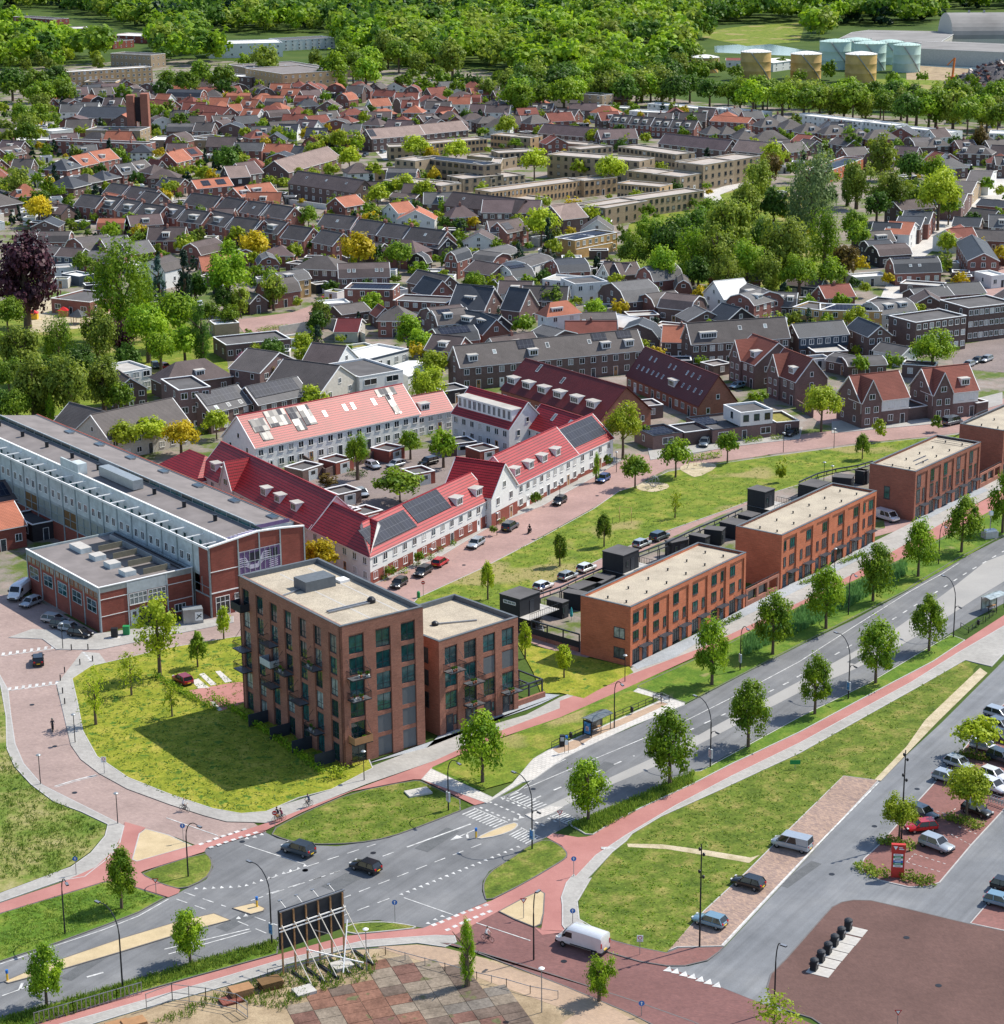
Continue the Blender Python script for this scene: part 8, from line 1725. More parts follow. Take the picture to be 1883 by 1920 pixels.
# ================= street furniture =================
def pxdir(x,y,dx,dy):
    a,b=P(x,y),P(x+dx,y+dy);return atan2(b.y-a.y,b.x-a.x)
def arc_lamp(x,y,dx,dy,label,h=7.6,arm=2.0,second=False,sign=None,group='curved street lamps'):
    T=thing('street_lamp',label,'street lamp',P(x,y,.1),pxdir(x,y,dx,dy),group)
    m=MB();pts=[(0,0,0),(0,0,h*.35),(0,0,h*.68)]+[(arm*(1-cos(a)),0,h*.68+h*.32*sin(a)) for a in (R(20),R(40),R(60),R(78),R(88))]+[(arm*1.3,0,h*1.0-.05)]
    m.tube(pts,[.10,.09,.08,.07,.065,.06,.055,.05,.05],'metal_dark',8)
    if second:m.tube([(0,0,h*.5),(-.25,0,h*.56),(-.8,0,h*.59),(-1.1,0,h*.58)],.05,'metal_dark',6)
    m.obj('pole',T,smooth=True);b=MB();b.box(arm*1.25,-.16,h-.16,arm*1.25+.75,.16,h-.02,'metal_dark','metal_grey');b.box(arm*1.3,-.11,h-.19,arm*1.25+.65,.11,h-.161,'lamp_clear');b.obj('lamp_head',T)
    if second:b=MB();b.box(-1.6,-.13,h*.58-.1,-1.0,.13,h*.58+.02,'metal_dark');b.obj('lamp_head',T)
    if sign:b=MB();b.box(-.35,-.12,1.3,.35,.12,2.6,'grey_trim');b.box(-.28,-.13,1.4,.28,.13,2.5,sign);b.obj('poster_frame',T)
plain('poster_blue',(.05,.2,.45),.4,var=.6,scale=3);plain('poster_mixed',(.5,.35,.4),.4,var=.6,scale=4)
ar='lamps along the main road, upper side'
arc_lamp(353,1644,22,12,'curved black street lamp on the triangular grass island');arc_lamp(122,1751,8,14,'curved black street lamp on the left road verge');arc_lamp(841,1520,20,14,'curved black lamp on the grass oval below the apartment block',sign='poster_mixed')
for q,l in (((1152,1365),'curved black lamp behind the bus shelter'),((1388,1257),'curved black lamp beside the nearest terrace with a poster'),((1591,1153),'curved black lamp before the middle terrace'),((1760,1058),'curved black lamp by the dark red shrubs on the far verge')):arc_lamp(*q,16,16,l,sign='poster_mixed' if q[0]==1388 else None)
for q,l,s_ in (((230,1852),'tall street lamp on the bottom left verge',None),((510,1771),'tall street lamp beside the black billboard','poster_blue'),((998,1592),'tall double street lamp on the grass island below the crossing','poster_blue'),((1332,1438),'tall double street lamp between the second and third lower trees','poster_mixed'),((1591,1310),'tall double street lamp with blue poster by the lower trees','poster_blue'),((1788,1195),'tall double street lamp beside the far bus stop',None)):arc_lamp(*q,-22,-11,l,9.2,2.4,q[0]>900,s_)
arc_lamp(1001,1799,14,-10,'dark street lamp on the red brick side pavement',8,.4);arc_lamp(1452,1895,8,3,'dark street lamp at the plaza corner',8,.4)
for q,l in (((1312,1775),'tall thin light mast beside the pale blue car'),((1690,1583),'tall thin light mast beside the bright red car')):
    T=thing('light_mast',l,'light mast',P(*q,.1),R(200),'tall light masts');m=MB();m.tube([(0,0,0),(0,0,5),(0,0,12.5)],[.11,.1,.07],'metal_dark',8);m.obj('pole',T,smooth=True)
    for k in range(4):b=MB();z=11.8-k*.75-(k//2)*1.2;b.lathe((.25*(-1)**k,.1,z),[(.08,0),(.16,.1),(.16,.35),(.05,.42)],'metal_dark',8);b.beam((0,0,z+.2),(.25*(-1)**k,.1,z+.2),.05,'metal_dark');b.obj('spotlight',T)
def post_lamp(x,y,label,h=4.2,white=False):
    T=thing('post_lamp',label,'street lamp',P(x,y,.1),0,'post top lamps');m=MB();m.tube([(0,0,0),(0,0,2),(0,0,h-.2)],[.07,.055,.05],'metal_grey' if white else 'metal_dark',8);m.obj('pole',T);b=MB();b.lathe((0,0,h-.25),[(.06,0),(.3,.12),(.34,.2),(.2,.3),(.03,.34)],'white_trim' if white else 'zinc',12);b.obj('lamp_head',T)
for x,y,l in ((141,1392,'post lamp on the inner pavement of the curved street'),(76,1470,'post lamp on the outer pavement beside the meadow'),(221,1544,'post lamp at the pavement corner before the sand triangle'),(118,1216,'black post lamp beside the four parked cars'),(302,1266,'black post lamp under the big lime green tree'),(683,1463,'slim dark post lamp at the apartment corner'),(1172,1278,'slim dark post lamp at the corner of the nearest terrace'),(1565,1072,'slim post lamp before the middle terrace'),(809,1072,'post lamp before the white row beside the red car'),(932,1003,'post lamp before the gabled white house'),(1050,945,'post lamp before the white row near the black car'),(1156,885,'post lamp at the end of the white row'),(1469,848,'post lamp on the park lawn edge before the bungalow'),(1564,840,'post lamp before the rust roofed houses'),(1545,905,'post lamp in the lane behind the middle terrace'),(1560,912,'short lamp beside the lane frame')):post_lamp(x,y,l)
for x,y,l in ((688,1822,'white topped lamp beside the billboard frame'),(1016,1898,'white topped lamp on the tan paving')):post_lamp(x,y,l,5.2,True)
plain('sign_blue',(.03,.16,.5),.4,var=.02);plain('sign_red',(.55,.03,.03),.4,var=.02);plain('sign_green',(.02,.25,.08),.4,var=.02)
def sign(x,y,h,kind,label,rz=0):
    T=thing('road_sign',label,'road sign',P(x,y,.1),rz,'road signs');m=MB();m.tube([(0,0,0),(0,0,h)],.04,'metal_grey',6);m.obj('pole',T);b=MB();n=14;zc_=h+.1
    if kind in 'bn':
        b.face([(.32*cos(2*pi*k/n),-.06,zc_+.32*sin(2*pi*k/n)) for k in range(n)],'sign_blue' if kind=='b' else 'sign_red');b.face([(.32*cos(-2*pi*k/n),-.04,zc_+.32*sin(-2*pi*k/n)) for k in range(n)],'metal_grey')
        if kind=='b':b.box(-.04,-.075,zc_-.2,.04,-.065,zc_+.12,'white_trim');b.face([(-.13,-.08,zc_+.06),(.13,-.08,zc_+.06),(0,-.08,zc_+.23)],'white_trim')
        else:b.box(-.22,-.075,zc_-.05,.22,-.065,zc_+.05,'white_trim')
    elif kind=='v':b.face([(-.4,-.06,zc_+.25),(0,-.06,zc_-.4),(.4,-.06,zc_+.25)],'sign_red');b.face([(-.24,-.07,zc_+.17),(0,-.07,zc_-.22),(.24,-.07,zc_+.17)],'white_trim');b.face([(.4,-.03,zc_+.25),(0,-.03,zc_-.4),(-.4,-.03,zc_+.25)],'metal_grey')
    elif kind=='w':b.box(-.35,-.07,zc_-.5,.35,-.04,zc_+.3,'white_trim');b.face([(.24*cos(2*pi*k/n),-.08,zc_+.24*sin(2*pi*k/n)*.9) for k in range(n)],'sign_red');b.face([(.16*cos(2*pi*k/n),-.085,zc_+.16*sin(2*pi*k/n)*.9) for k in range(n)],'white_trim');b.box(-.2,-.08,zc_-.42,.2,-.07,zc_-.36,'metal_dark')
    elif kind=='g':b.box(-.7,-.07,zc_-.3,.7,-.04,zc_+.3,'sign_green')
    b.obj('sign_plate',T)
for q in ((1076,1643,2.2,'b','round blue cycle path sign beside the fork'),(1050,1552,2.0,'v','give way triangle sign at the crossing'),(982,1722,2.2,'v','give way triangle on the sandy traffic island'),(741,1729,2.4,'b','blue sign with a triangle on the grass by the billboard'),(1074,1742,2.2,'b','blue sign under a white zone sign beside the white van'),(1200,1790,2.0,'w','white sign at the edge of the mown lawn'),(196,1450,2.0,'w','white zone sign on the inner curve of the street'),(344,1580,2.2,'b','blue sign on the sandy triangle at left'),(143,1640,2.0,'b','blue cycle sign on the left footpath'),(293,1678,1.8,'v','small give way sign by the triangular island'),(516,1553,2.0,'n','red round sign at the tip of the grass oval'),(794,1117,2.2,'n','no entry sign beside the park lawn'),(1491,1442,.9,'g','green board on legs on the mown lawn'),(1019,1120,1.8,'b','blue parking sign in the lane'),(1203,1905,1.4,'b','small blue sign at the bottom edge'),(1683,1925,1.6,'v','small triangular sign at the bottom of the plaza')):sign(*q)
for k,(x,y,l) in enumerate(((482,1700,'yellow bollard on the small sandy island'),(893,1570,'yellow bollard with blue top on the island by the crossing'),(14,1838,'yellow bollard at the far left end of the long island'))):
    T=thing('traffic_bollard',l,'bollard',P(x,y,.13));m=MB();m.tube([(0,0,0),(0,0,.85)],.12,'yellow_paint',10);m.obj('post',T);m=MB();m.tube([(0,0,.86),(0,0,1.25)],.16,'sign_blue',12);m.obj('cap',T)
tag(MB().obj('x') if 0 else None,'','') if 0 else None
for k,(x,y) in enumerate(zl(505,258,622,255,565,362,655,338,457,418,427,475,443,565,458,640)):
    m=MB();m.lathe((0,0,0),[(.09,0),(.09,.85),(.06,.92)],'metal_dark',10);o=m.obj('street_bollard',None,P(x,y,.12));reg(o,'beside the brick crossing street','black bollard','bollard',x)
# bus stops
def bus_shelter(x,y,x2,y2,label,ad=True):
    a,b=P(x,y,.13),P(x2,y2,.13);d=(b-a);L=d.length;rz=atan2(d.y,d.x);T=thing('bus_shelter',label,'bus shelter',a,rz,'bus shelters')
    m=MB()
    for px_ in (0,L*.5,L):
        for py in (0,1.5):m.beam((px_,py,0),(px_,py,2.4 if py else 2.3),.08,'metal_dark')
    m.obj('frame',T);m=MB();n=6
    for k in range(n):
        y0,y1=-.35+2.2*k/n,-.35+2.2*(k+1)/n;f=lambda v:2.42+.22*sin(pi*(v+.35)/2.2);m.face([(-.2,y0,f(y0)),(L+.2,y0,f(y0)),(L+.2,y1,f(y1)),(-.2,y1,f(y1))],'pale_glass');m.face([(-.2,y0,f(y0)-.05),(-.2,y1,f(y1)-.05),(L+.2,y1,f(y1)-.05),(L+.2,y0,f(y0)-.05)],'pale_glass')
    m.obj('roof',T);m=MB();m.box(.1,1.46,.3,L-.1,1.5,2.1,'pale_glass');m.obj('glass_panel',T);m=MB();m.box(L*.3,.9,.45,L*.8,1.3,.52,'wood');m.beam((L*.35,1.1,0),(L*.35,1.1,.45),.06,'metal_dark');m.beam((L*.75,1.1,0),(L*.75,1.1,.45),.06,'metal_dark');m.obj('bench',T)
    if ad:m=MB();m.box(-.1,-.0,.25,.1,1.35,2.25,'metal_dark');m.box(-.12,.1,.4,.12,1.25,2.1,'poster_blue');m.box(-.13,.4,.8,.13,.95,1.5,'poster_mixed');m.obj('poster_case',T)
bus_shelter(*z4(412,500)[0],*z4(545,440)[0],'glass bus shelter with blue poster on the nearer bus stop');bus_shelter(*z5(1690,1000)[0],*z5(1880,930)[0],'glass bus shelter at the right edge',False)
def fence(px,label,h=1.0,step=1.6,mt='metal_dark',name='railing',rails=(1.0,.5),cat='railing'):
    q=[P(x,y,.13) for x,y in px];T=thing(name,label,cat,q[0]);m=MB()
    for a,b in zip(q,q[1:]):
        a,b=a-q[0],b-q[0]
        for r_ in rails:m.beam(a+Vector((0,0,h*r_)),b+Vector((0,0,h*r_)),.06,mt)
    m.obj('rail',T)
    for a,b in zip(q,q[1:]):
        n=max(1,round((b-a).length/step))
        for k in range(n+1):p=a+(b-a)*k/n-q[0];m=MB();m.beam((p.x,p.y,0),(p.x,p.y,h+.05),.08,mt);m.obj('post',T)
fence(z4(130,580,350,480),'low dark railing left of the nearer bus shelter');fence(z4(580,370,900,235),'low dark railing right of the nearer bus shelter');fence(z5(1340,1190,1440,1250,1620,1110),'low dark railing at the far bus stop');fence(z5(1650,1110,1790,1000),'dark bench rail of the far bus stop')
fence(z4(845,245,905,260,960,250,910,225,845,245),'small grey bicycle stands at the bus stop',.9,1.2,'metal_grey')
for x,y,l in ((*z4(697,335)[0],'dark litter bin on the bus stop railing'),(*z4(265,515)[0],'small dark bin beside the bus stop machine'),(*z5(1560,1160)[0],'dark litter bin at the far bus stop')):
    m=MB();m.lathe((0,0,.3),[(.2,0),(.24,.1),(.24,.7),(.12,.82)],'metal_dark',12);m.beam((0,0,0),(0,0,.3),.08,'metal_dark');tag(m.obj('litter_bin',None,P(x,y,.13)),l,'litter bin')
T=thing('ticket_machine','dark grey cabinet beside the bus stop post','cabinet',P(*z4(205,560)[0],.13));m=MB();m.box(-.35,-.25,0,.35,.25,1.6,'metal_dark');m.obj('body',T);m=MB();m.box(-.25,-.27,.8,.25,-.252,1.4,'grey_trim');m.obj('panel',T)
T=thing('bus_stop_post','arched bus stop post with round sign','bus stop',P(*z4(235,610)[0],.13));m=MB();m.tube([(-.25,0,0),(-.25,0,2.4),(-.15,0,2.65),(.0,0,2.75),(.15,0,2.65),(.25,0,2.4),(.25,0,0)],.035,'metal_dark',6);m.obj('pole',T);m=MB();m.lathe((0,0,2.2),[(.2,0),(.2,.3)],'sign_blue',12);m.box(-.2,-.04,1.2,.2,.0,1.9,'white_trim');m.obj('sign_plate',T)
m=MB();m.prism([(-1.6,-1.0),(1.6,-1.0),(1.6,1.0),(-1.6,1.0)],0,.25,'concrete');tag(m.obj('concrete_slab',None,P(*z3(765,235)[0],.12),R(25)),'pale concrete manhole slab on the grass oval','slab')
# underground waste containers
for k,(x,y) in enumerate(zr(793,1630,830,1585,867,1542,903,1500,939,1460,976,1415)):
    rz=pxdir(x,y,10,-12);m=MB();m.box(-1.0,-1.1,0,1.0,1.1,.03,'concrete');T=thing('waste_container',None,None,P(x,y,.12),rz);reg(T,'on the brown plaza','dark domed waste container','waste container',x)
    q=MB();q.box(-.95,-2.0,0,.95,.6,.04,'concrete');q.obj('base_plate',T);q=MB();q.prism([(-.42,-.35),(.42,-.35),(.42,.35),(-.42,.35)],.04,1.1,'metal_dark');q.lathe((0,0,1.1),[(.5,0),(.48,.18),(.3,.32),(.05,.38)],'black_clad',12);q.obj('body',T);q=MB();q.box(-.25,-.42,.75,.25,-.352,1.05,'metal_grey');q.obj('hatch',T)
T=thing('waste_container','white patterned container bin beside the workshop corner','waste container',P(170+0,1214) if 0 else P(*zi0(675,1395)[0],.12));m=MB();m.box(-.9,-.9,0,.9,.9,.05,'pale_slabs');m.obj('base_plate',T);m=MB();m.box(-.5,-.4,.05,.5,.4,1.5,'metal_dark');m.obj('body',T)
m=MB();m.box(-.5,-.4,0,.5,.4,1.3,'sign_green');m.box(-.53,-.43,1.302,.53,.43,1.4,'sign_green');tag(m.obj('wheelie_bin',None,P(*zi0(745,1378)[0],.12)),'green bin beside the workshop gate','bin')
m=MB();m.box(-1.6,-1,0,1.6,1,2.4,'metal_grey','zinc');m.box(.3,-1.03,.5,1.5,-1.001,1.9,'white_trim');m.beam((.5,-1.05,.8),(1.3,-1.05,1.6),.12,'metal_dark');m.beam((.6,-1.05,1.5),(1.3,-1.05,1.0),.1,'metal_dark');tag(m.obj('storage_box',None,P(*zi0(1135,1305)[0],.12),R(15)),'grey steel cabin with painted end beside the factory hall','cabin')
m=MB();m.lathe((0,0,0),[(.25,0),(.28,.1),(.28,.9),(.15,1.05)],'sign_green',12);tag(m.obj('litter_bin',None,P(785,1120,.12)),'green litter bin beside the no entry sign','litter bin')
m=MB();m.prism([(-1.3,-.8),(1.3,-.8),(1.3,.8),(-1.3,.8)],0,1.2,'concrete');m.prism([(-1.1,-.6),(1.1,-.6),(1.1,.6),(-1.1,.6)],1.202,1.5,'white_trim');m.beam((0,0,1.5),(0,0,4.2),.12,'metal_grey');m.box(-.3,-.3,4.2,.3,.3,4.9,'white_trim');tag(m.obj('control_cabinet',None,P(*zw(1715,1540)[0],.12),R(20)),'white control cabinet with camera mast on the far verge','cabinet')
# red pylon sign
T=thing('pylon_sign','tall red shopping centre sign on the car park island','sign',P(*zr(1240,1130)[0],.12),R(-8));T.scale=(.8,.8,.8);plain('pylon_red',(.5,.04,.03),.45,var=.05);m=MB();m.box(-.95,-.25,0,.95,.25,5.2,'pylon_red');m.obj('body',T)
m=MB();m.box(-1.05,-.32,4.1,1.05,.32,5.35,'pylon_red');m.obj('top_box',T);m=MB();m.face([(-.75,-.33,5.1),(-.1,-.33,5.1),(-.42,-.33,4.5)],'white_trim');m.box(.05,-.34,4.6,.8,-.325,4.72,'white_trim');m.box(.05,-.34,4.85,.6,-.325,4.97,'white_trim');m.obj('lettering',T)
for k,c in enumerate(('white_trim','sign_green','white_trim','sign_blue','sign_green','white_trim')):
    m=MB();z=3.7-k*.36;m.box(-.7,-.29,z-.16,.7,-.252,z+.16,c);m.box(-.5,-.3,z-.04,.4,-.291,z+.05,'metal_dark' if c=='white_trim' else 'white_trim');m.obj('name_panel',T)
# trolley rack
T=thing('trolley_shelter','long row of steel shopping trolleys at the right edge','trolley row',P(*zr(1740,735)[0],.13),pxdir(1857,1506,30,10));m=MB()
for k in range(16):x=k*.42;m.box(x,-.3,.45,x+.05,.3,1.0,'metal_grey');m.beam((x,-.3,.5),(x+.4,-.3,.42),.04,'metal_grey');m.beam((x,.3,.5),(x+.4,.3,.42),.04,'metal_grey');m.beam((x,0,.1),(x,0,.45),.05,'metal_grey')
m.obj('trolleys',T);m=MB();[m.beam((a,y,0),(b,y,1.1),.05,'metal_grey') for a,b in ((0,0),(3.3,3.3),(6.6,6.6)) for y in (-.5,.5)];[m.beam((0,y,1.1),(6.6,y,1.1),.05,'metal_grey') for y in (-.5,.5)];m.obj('rail',T)
# billboard seen from behind
a,b=P(*z3(75,1150)[0],.1),P(*z3(400,1035)[0],.1);d=b-a;L=d.length;rz=atan2(d.y,d.x)
T=thing('billboard','large black billboard on white steel frame seen from behind','billboard',a,rz);m=MB();m.box(0,.1,2.9,L,.3,7.6,'black_clad');m.obj('board',T)
for k in range(6):
    x=L*(k+.15)/5.3;m=MB();m.beam((x,-.02,0),(x,-.02,7.3),.16,'wood');m.obj('upright',T);m=MB();m.beam((x,-.1,5.9),(x+1.0,-4.3,.15),.085,'pale_render');m.obj('brace',T);m=MB();m.box(x+.85,-4.6,0,x+1.15,-.2,.2,'metal_dark');m.obj('foot_beam',T)
m=MB();m.beam((-.1,-.12,5.2),(L+.1,-.12,5.2),.12,'white_trim');m.beam((-.1,-.12,5.6),(L+.1,-.12,5.6),.12,'white_trim');m.beam((0,-.12,7.55),(L,-.12,7.65),.14,'metal_grey');m.beam((L*.25,-2,3.2),(L*.95,-4.2,.6),.12,'white_trim');m.beam((L*.95,-1.2,4.6),(L*.62,-4.4,.4),.12,'white_trim');m.beam((L*.45,-1,4.6),(L*.75,-.4,3.0),.08,'metal_grey');m.obj('cross_beam',T)
for k in range(4):m=MB();x=L*(k+.5)/4;m.beam((x,.3,7.6),(x-.1,1.3,8.1),.06,'metal_grey');m.box(x-.3,1.2,8.02,x+.1,1.45,8.14,'metal_grey');m.obj('spotlight',T)
for (x,y),l in zip(z3(380,1110,190,1240),('pale concrete weight under the billboard, right','pale concrete weight under the billboard, left')):
    m=MB();m.box(-1.1,-.9,0,1.1,.9,.35,'concrete');tag(m.obj('concrete_block',None,P(x,y,.1),R(30)),l,'block')
for (x,y),n,c,l in (((*z2b(1365,945)[0],),6,'ochre_panel','stack of dark brown boards beside the billboard'),((*z2b(1215,985)[0],),6,'wood','stack of tan plates on the waste ground'),((*z2b(1170,1015)[0],),2,'rust_tiles','low stack of rusty plates on the waste ground'),((*z2b(680,1125)[0],),2,'wood','tan boards at the bottom edge by the fence'),((*z2b(590,1135)[0],),1,'wood','small tan board at the bottom edge')):
    T=thing('board_stack',l,'stack',P(x,y,.08),R(28));
    for k in range(n):m=MB();o_=rnd.uniform(-.1,.1);m.box(-1.2+o_,-.8,k*.16,1.2+o_,.8,k*.16+.13,c);m.obj('board',T)
fence(z2b(175,1130,370,1075,590,1010,715,975),'grey bar fence along the bottom left path',1.3,.5,'metal_grey','bar_fence',(1.0,.1),'fence');fence(z2b(740,1060,870,1010,1040,1030,1195,1060,1250,1100),'temporary mesh fence on the waste ground',1.9,2.5,'metal_grey','mesh_fence',(1.0,.06,.5),'fence')
fence(z3(430,1060,600,1050,900,1130,1060,1175,1210,1210,1330,1245,1470,1270),'low wire fence around the old factory floor',.9,2.2,'metal_grey','wire_fence',(.95,),'fence');fence(z3(430,1055,200,1110,5,1160),'wire fence beside the billboard',.9,2.2,'metal_grey','wire_fence',(.95,.5),'fence')
# playground things
m=MB()
for a in range(10):m.tube([(1.1*sin(t)*cos(a*.628),1.1*sin(t)*sin(a*.628),1.1-1.1*cos(t)) for t in (0,.6,1.2,1.8,2.4,3.1)],.04,'metal_grey',5,False)
tag(m.obj('climbing_frame',None,P(*z2(510,180)[0],.15)),'round grey climbing frame on the lower sand patch','climbing frame')
m=MB();m.beam((-1.6,0,0),(-1.0,0,1.9),.1,'metal_grey');m.beam((1.6,0,0),(1.0,0,1.9),.1,'metal_grey');m.beam((-1,0,1.9),(1,0,1.9),.1,'metal_grey');m.beam((-.3,0,1.9),(-.3,0,.6),.03,'metal_dark');m.beam((.3,0,1.9),(.3,0,.6),.03,'metal_dark');m.box(-.35,-.12,.55,.35,.12,.62,'wood');tag(m.obj('swing',None,P(*z2(735,80)[0],.15)),'small grey swing on the upper sand patch','swing')
fence(z2(325,372,325,340,388,345,388,378),'thin goal frame on the park lawn',1.8,3,'wood','goal_frame',(1.0,),'goal')
for (x,y),c,l in zip(zc(905,400,1010,385) if 0 else ze(245,620,470,600),('yellow_paint','wood'),('yellow and red playhouse in the nursery playground','wooden climbing train in the nursery playground')):
    T=thing('playhouse',l,'playhouse',P(x,y,.08));m=MB();m.box(-1.3,-1,0,1.3,1,1.7,c);m.obj('wall',T);m=MB();m.face([(-1.5,-1.2,1.7),(1.5,-1.2,1.7),(0,0,2.7)],'sign_red');m.face([(1.5,-1.2,1.7),(1.5,1.2,1.7),(0,0,2.7)],'sign_red');m.face([(-1.5,1.2,1.7),(-1.5,-1.2,1.7),(0,0,2.7)],'sign_red');m.obj('roof',T)
T=thing('gazebo','dark hexagonal gazebo beside the nursery playground','gazebo',P(*ze(580,655)[0]));m=MB();[m.beam((2*cos(k*1.047),2*sin(k*1.047),0),(2*cos(k*1.047),2*sin(k*1.047),2.3),.15,'wood') for k in range(6)];m.obj('posts',T);m=MB();m.lathe((0,0,2.3),[(2.6,0),(1.3,.9),(.05,1.7)],'slate_tiles',6);m.obj('roof',T)
for k,(x,y) in enumerate(zh(1610,300,1662,295,1710,300)):
    T=thing('flagpole',None,None,P(x,y));reg(T,'beside the wooded park','white flagpole with red and white pennant','flagpole',x);m=MB();m.tube([(0,0,0),(0,0,8)],.1,'white_trim',6);m.obj('pole',T);m=MB();m.face([(0,0,7.9),(0,0,7.3),(1.6,.1,6.6),(3.0,0,6.2),(1.6,-.1,7.3)],'sign_red');m.face([(0,0,7.3),(0,0,7.1),(1.6,.1,6.3),(3.0,0,6.2)],'white_trim');m.obj('flag',T)
for (x,y),l,c,d in (((640,668),'long white wall of the walled yard behind the fir','white_render',(765,640,700,600)),):pass
fence(zf(330,720,640,690),'long white yard wall beside the red car park',1.8,40,'white_trim','yard_wall',(.9,.7,.5,.3),'wall') if 0 else None
def wall(px,h,mt,label,t=.25):
    q=[P(x,y) for x,y in px];m=MB()
    for a,b in zip(q,q[1:]):m.beam(a+Vector((0,0,h/2)),b+Vector((0,0,h/2)),t,mt,h)
    tag(m.obj('yard_wall'),label,'wall')
wall(zf(330,745,660,690,745,690,960,800),2.6,'pale_render','long pale wall around the empty yard beside the fir');wall(zc(565,400,650,455,760,410,940,350),2.0,'brown_brick','brown courtyard wall behind the long white row');wall(zt(1310,650,1430,720),2.0,'purple_brick','garden wall beside the lime green street tree');wall(zb(245,510,600,560),1.9,'white_render','white garden wall before the left brown roofed row');wall(zb(1330,640,1860,740),1.9,'white_render','white garden wall before the right brown roofed row')
for k,(a,b,c,d) in enumerate(((560,425,640,400),(690,395,760,375),(900,350,960,330),(1130,325,1245,310),(1255,350,1330,335),(1000,440,1080,425),(700,520,790,500),(740,590,790,575),(800,600,875,580))):
    loc,rz,L,D=rect(zc(a,b)[0],zc(c,d)[0],2.5,D=5);o=house('garage',loc,rz,L,D,2.5,0,'f','hall_brick' if k % 3 else 'brown_brick','bitumen',fl=1,nf=0,sidewin=False);door(o,L/2,0,0,0,min(2.4,L*.6),2.1,'grey_trim');reg(o,'in the courtyard','low flat garage','garage',a)
# ================= people =================
plain('skin',(.5,.3,.22),.6);plain('cloth_white',(.7,.7,.7),.8);plain('cloth_dark',(.03,.035,.05),.8);plain('cloth_blue',(.06,.09,.18),.8);plain('cloth_wine',(.25,.05,.09),.8);plain('cloth_black',(.015,.015,.018),.8);plain('hair_dark',(.04,.025,.015),.7);plain('hair_fair',(.45,.3,.15),.7);plain('bike_dark',(.02,.02,.025),.4,.3);plain('helmet_dark',(.02,.025,.03),.25)
def skinned(name,joints,bones,mats):
    'one continuous body grown over joined bones; mats(z, x) picks the clothing by height'
    me=bpy.data.meshes.new(name+'_rig');me.from_pydata([j[:3] for j in joints],bones,[]);o=bpy.data.objects.new(name+'_rig',me);COL.objects.link(o)
    md=o.modifiers.new('s','SKIN');
    for v,j in zip(me.skin_vertices[0].data,joints):v.radius=(j[3],j[3]*(j[4] if len(j)>4 else 1))
    me.skin_vertices[0].data[0].use_root=True;o.modifiers.new('u','SUBSURF').levels=1
    dg=bpy.context.evaluated_depsgraph_get();m2=bpy.data.meshes.new_from_object(o.evaluated_get(dg));bpy.data.objects.remove(o);m2.name=name
    names=['skin',*mats[0]];[m2.materials.append(M[n]) for n in names]
    for p in m2.polygons:p.material_index=mats[1](p.center);p.use_smooth=True
    return m2
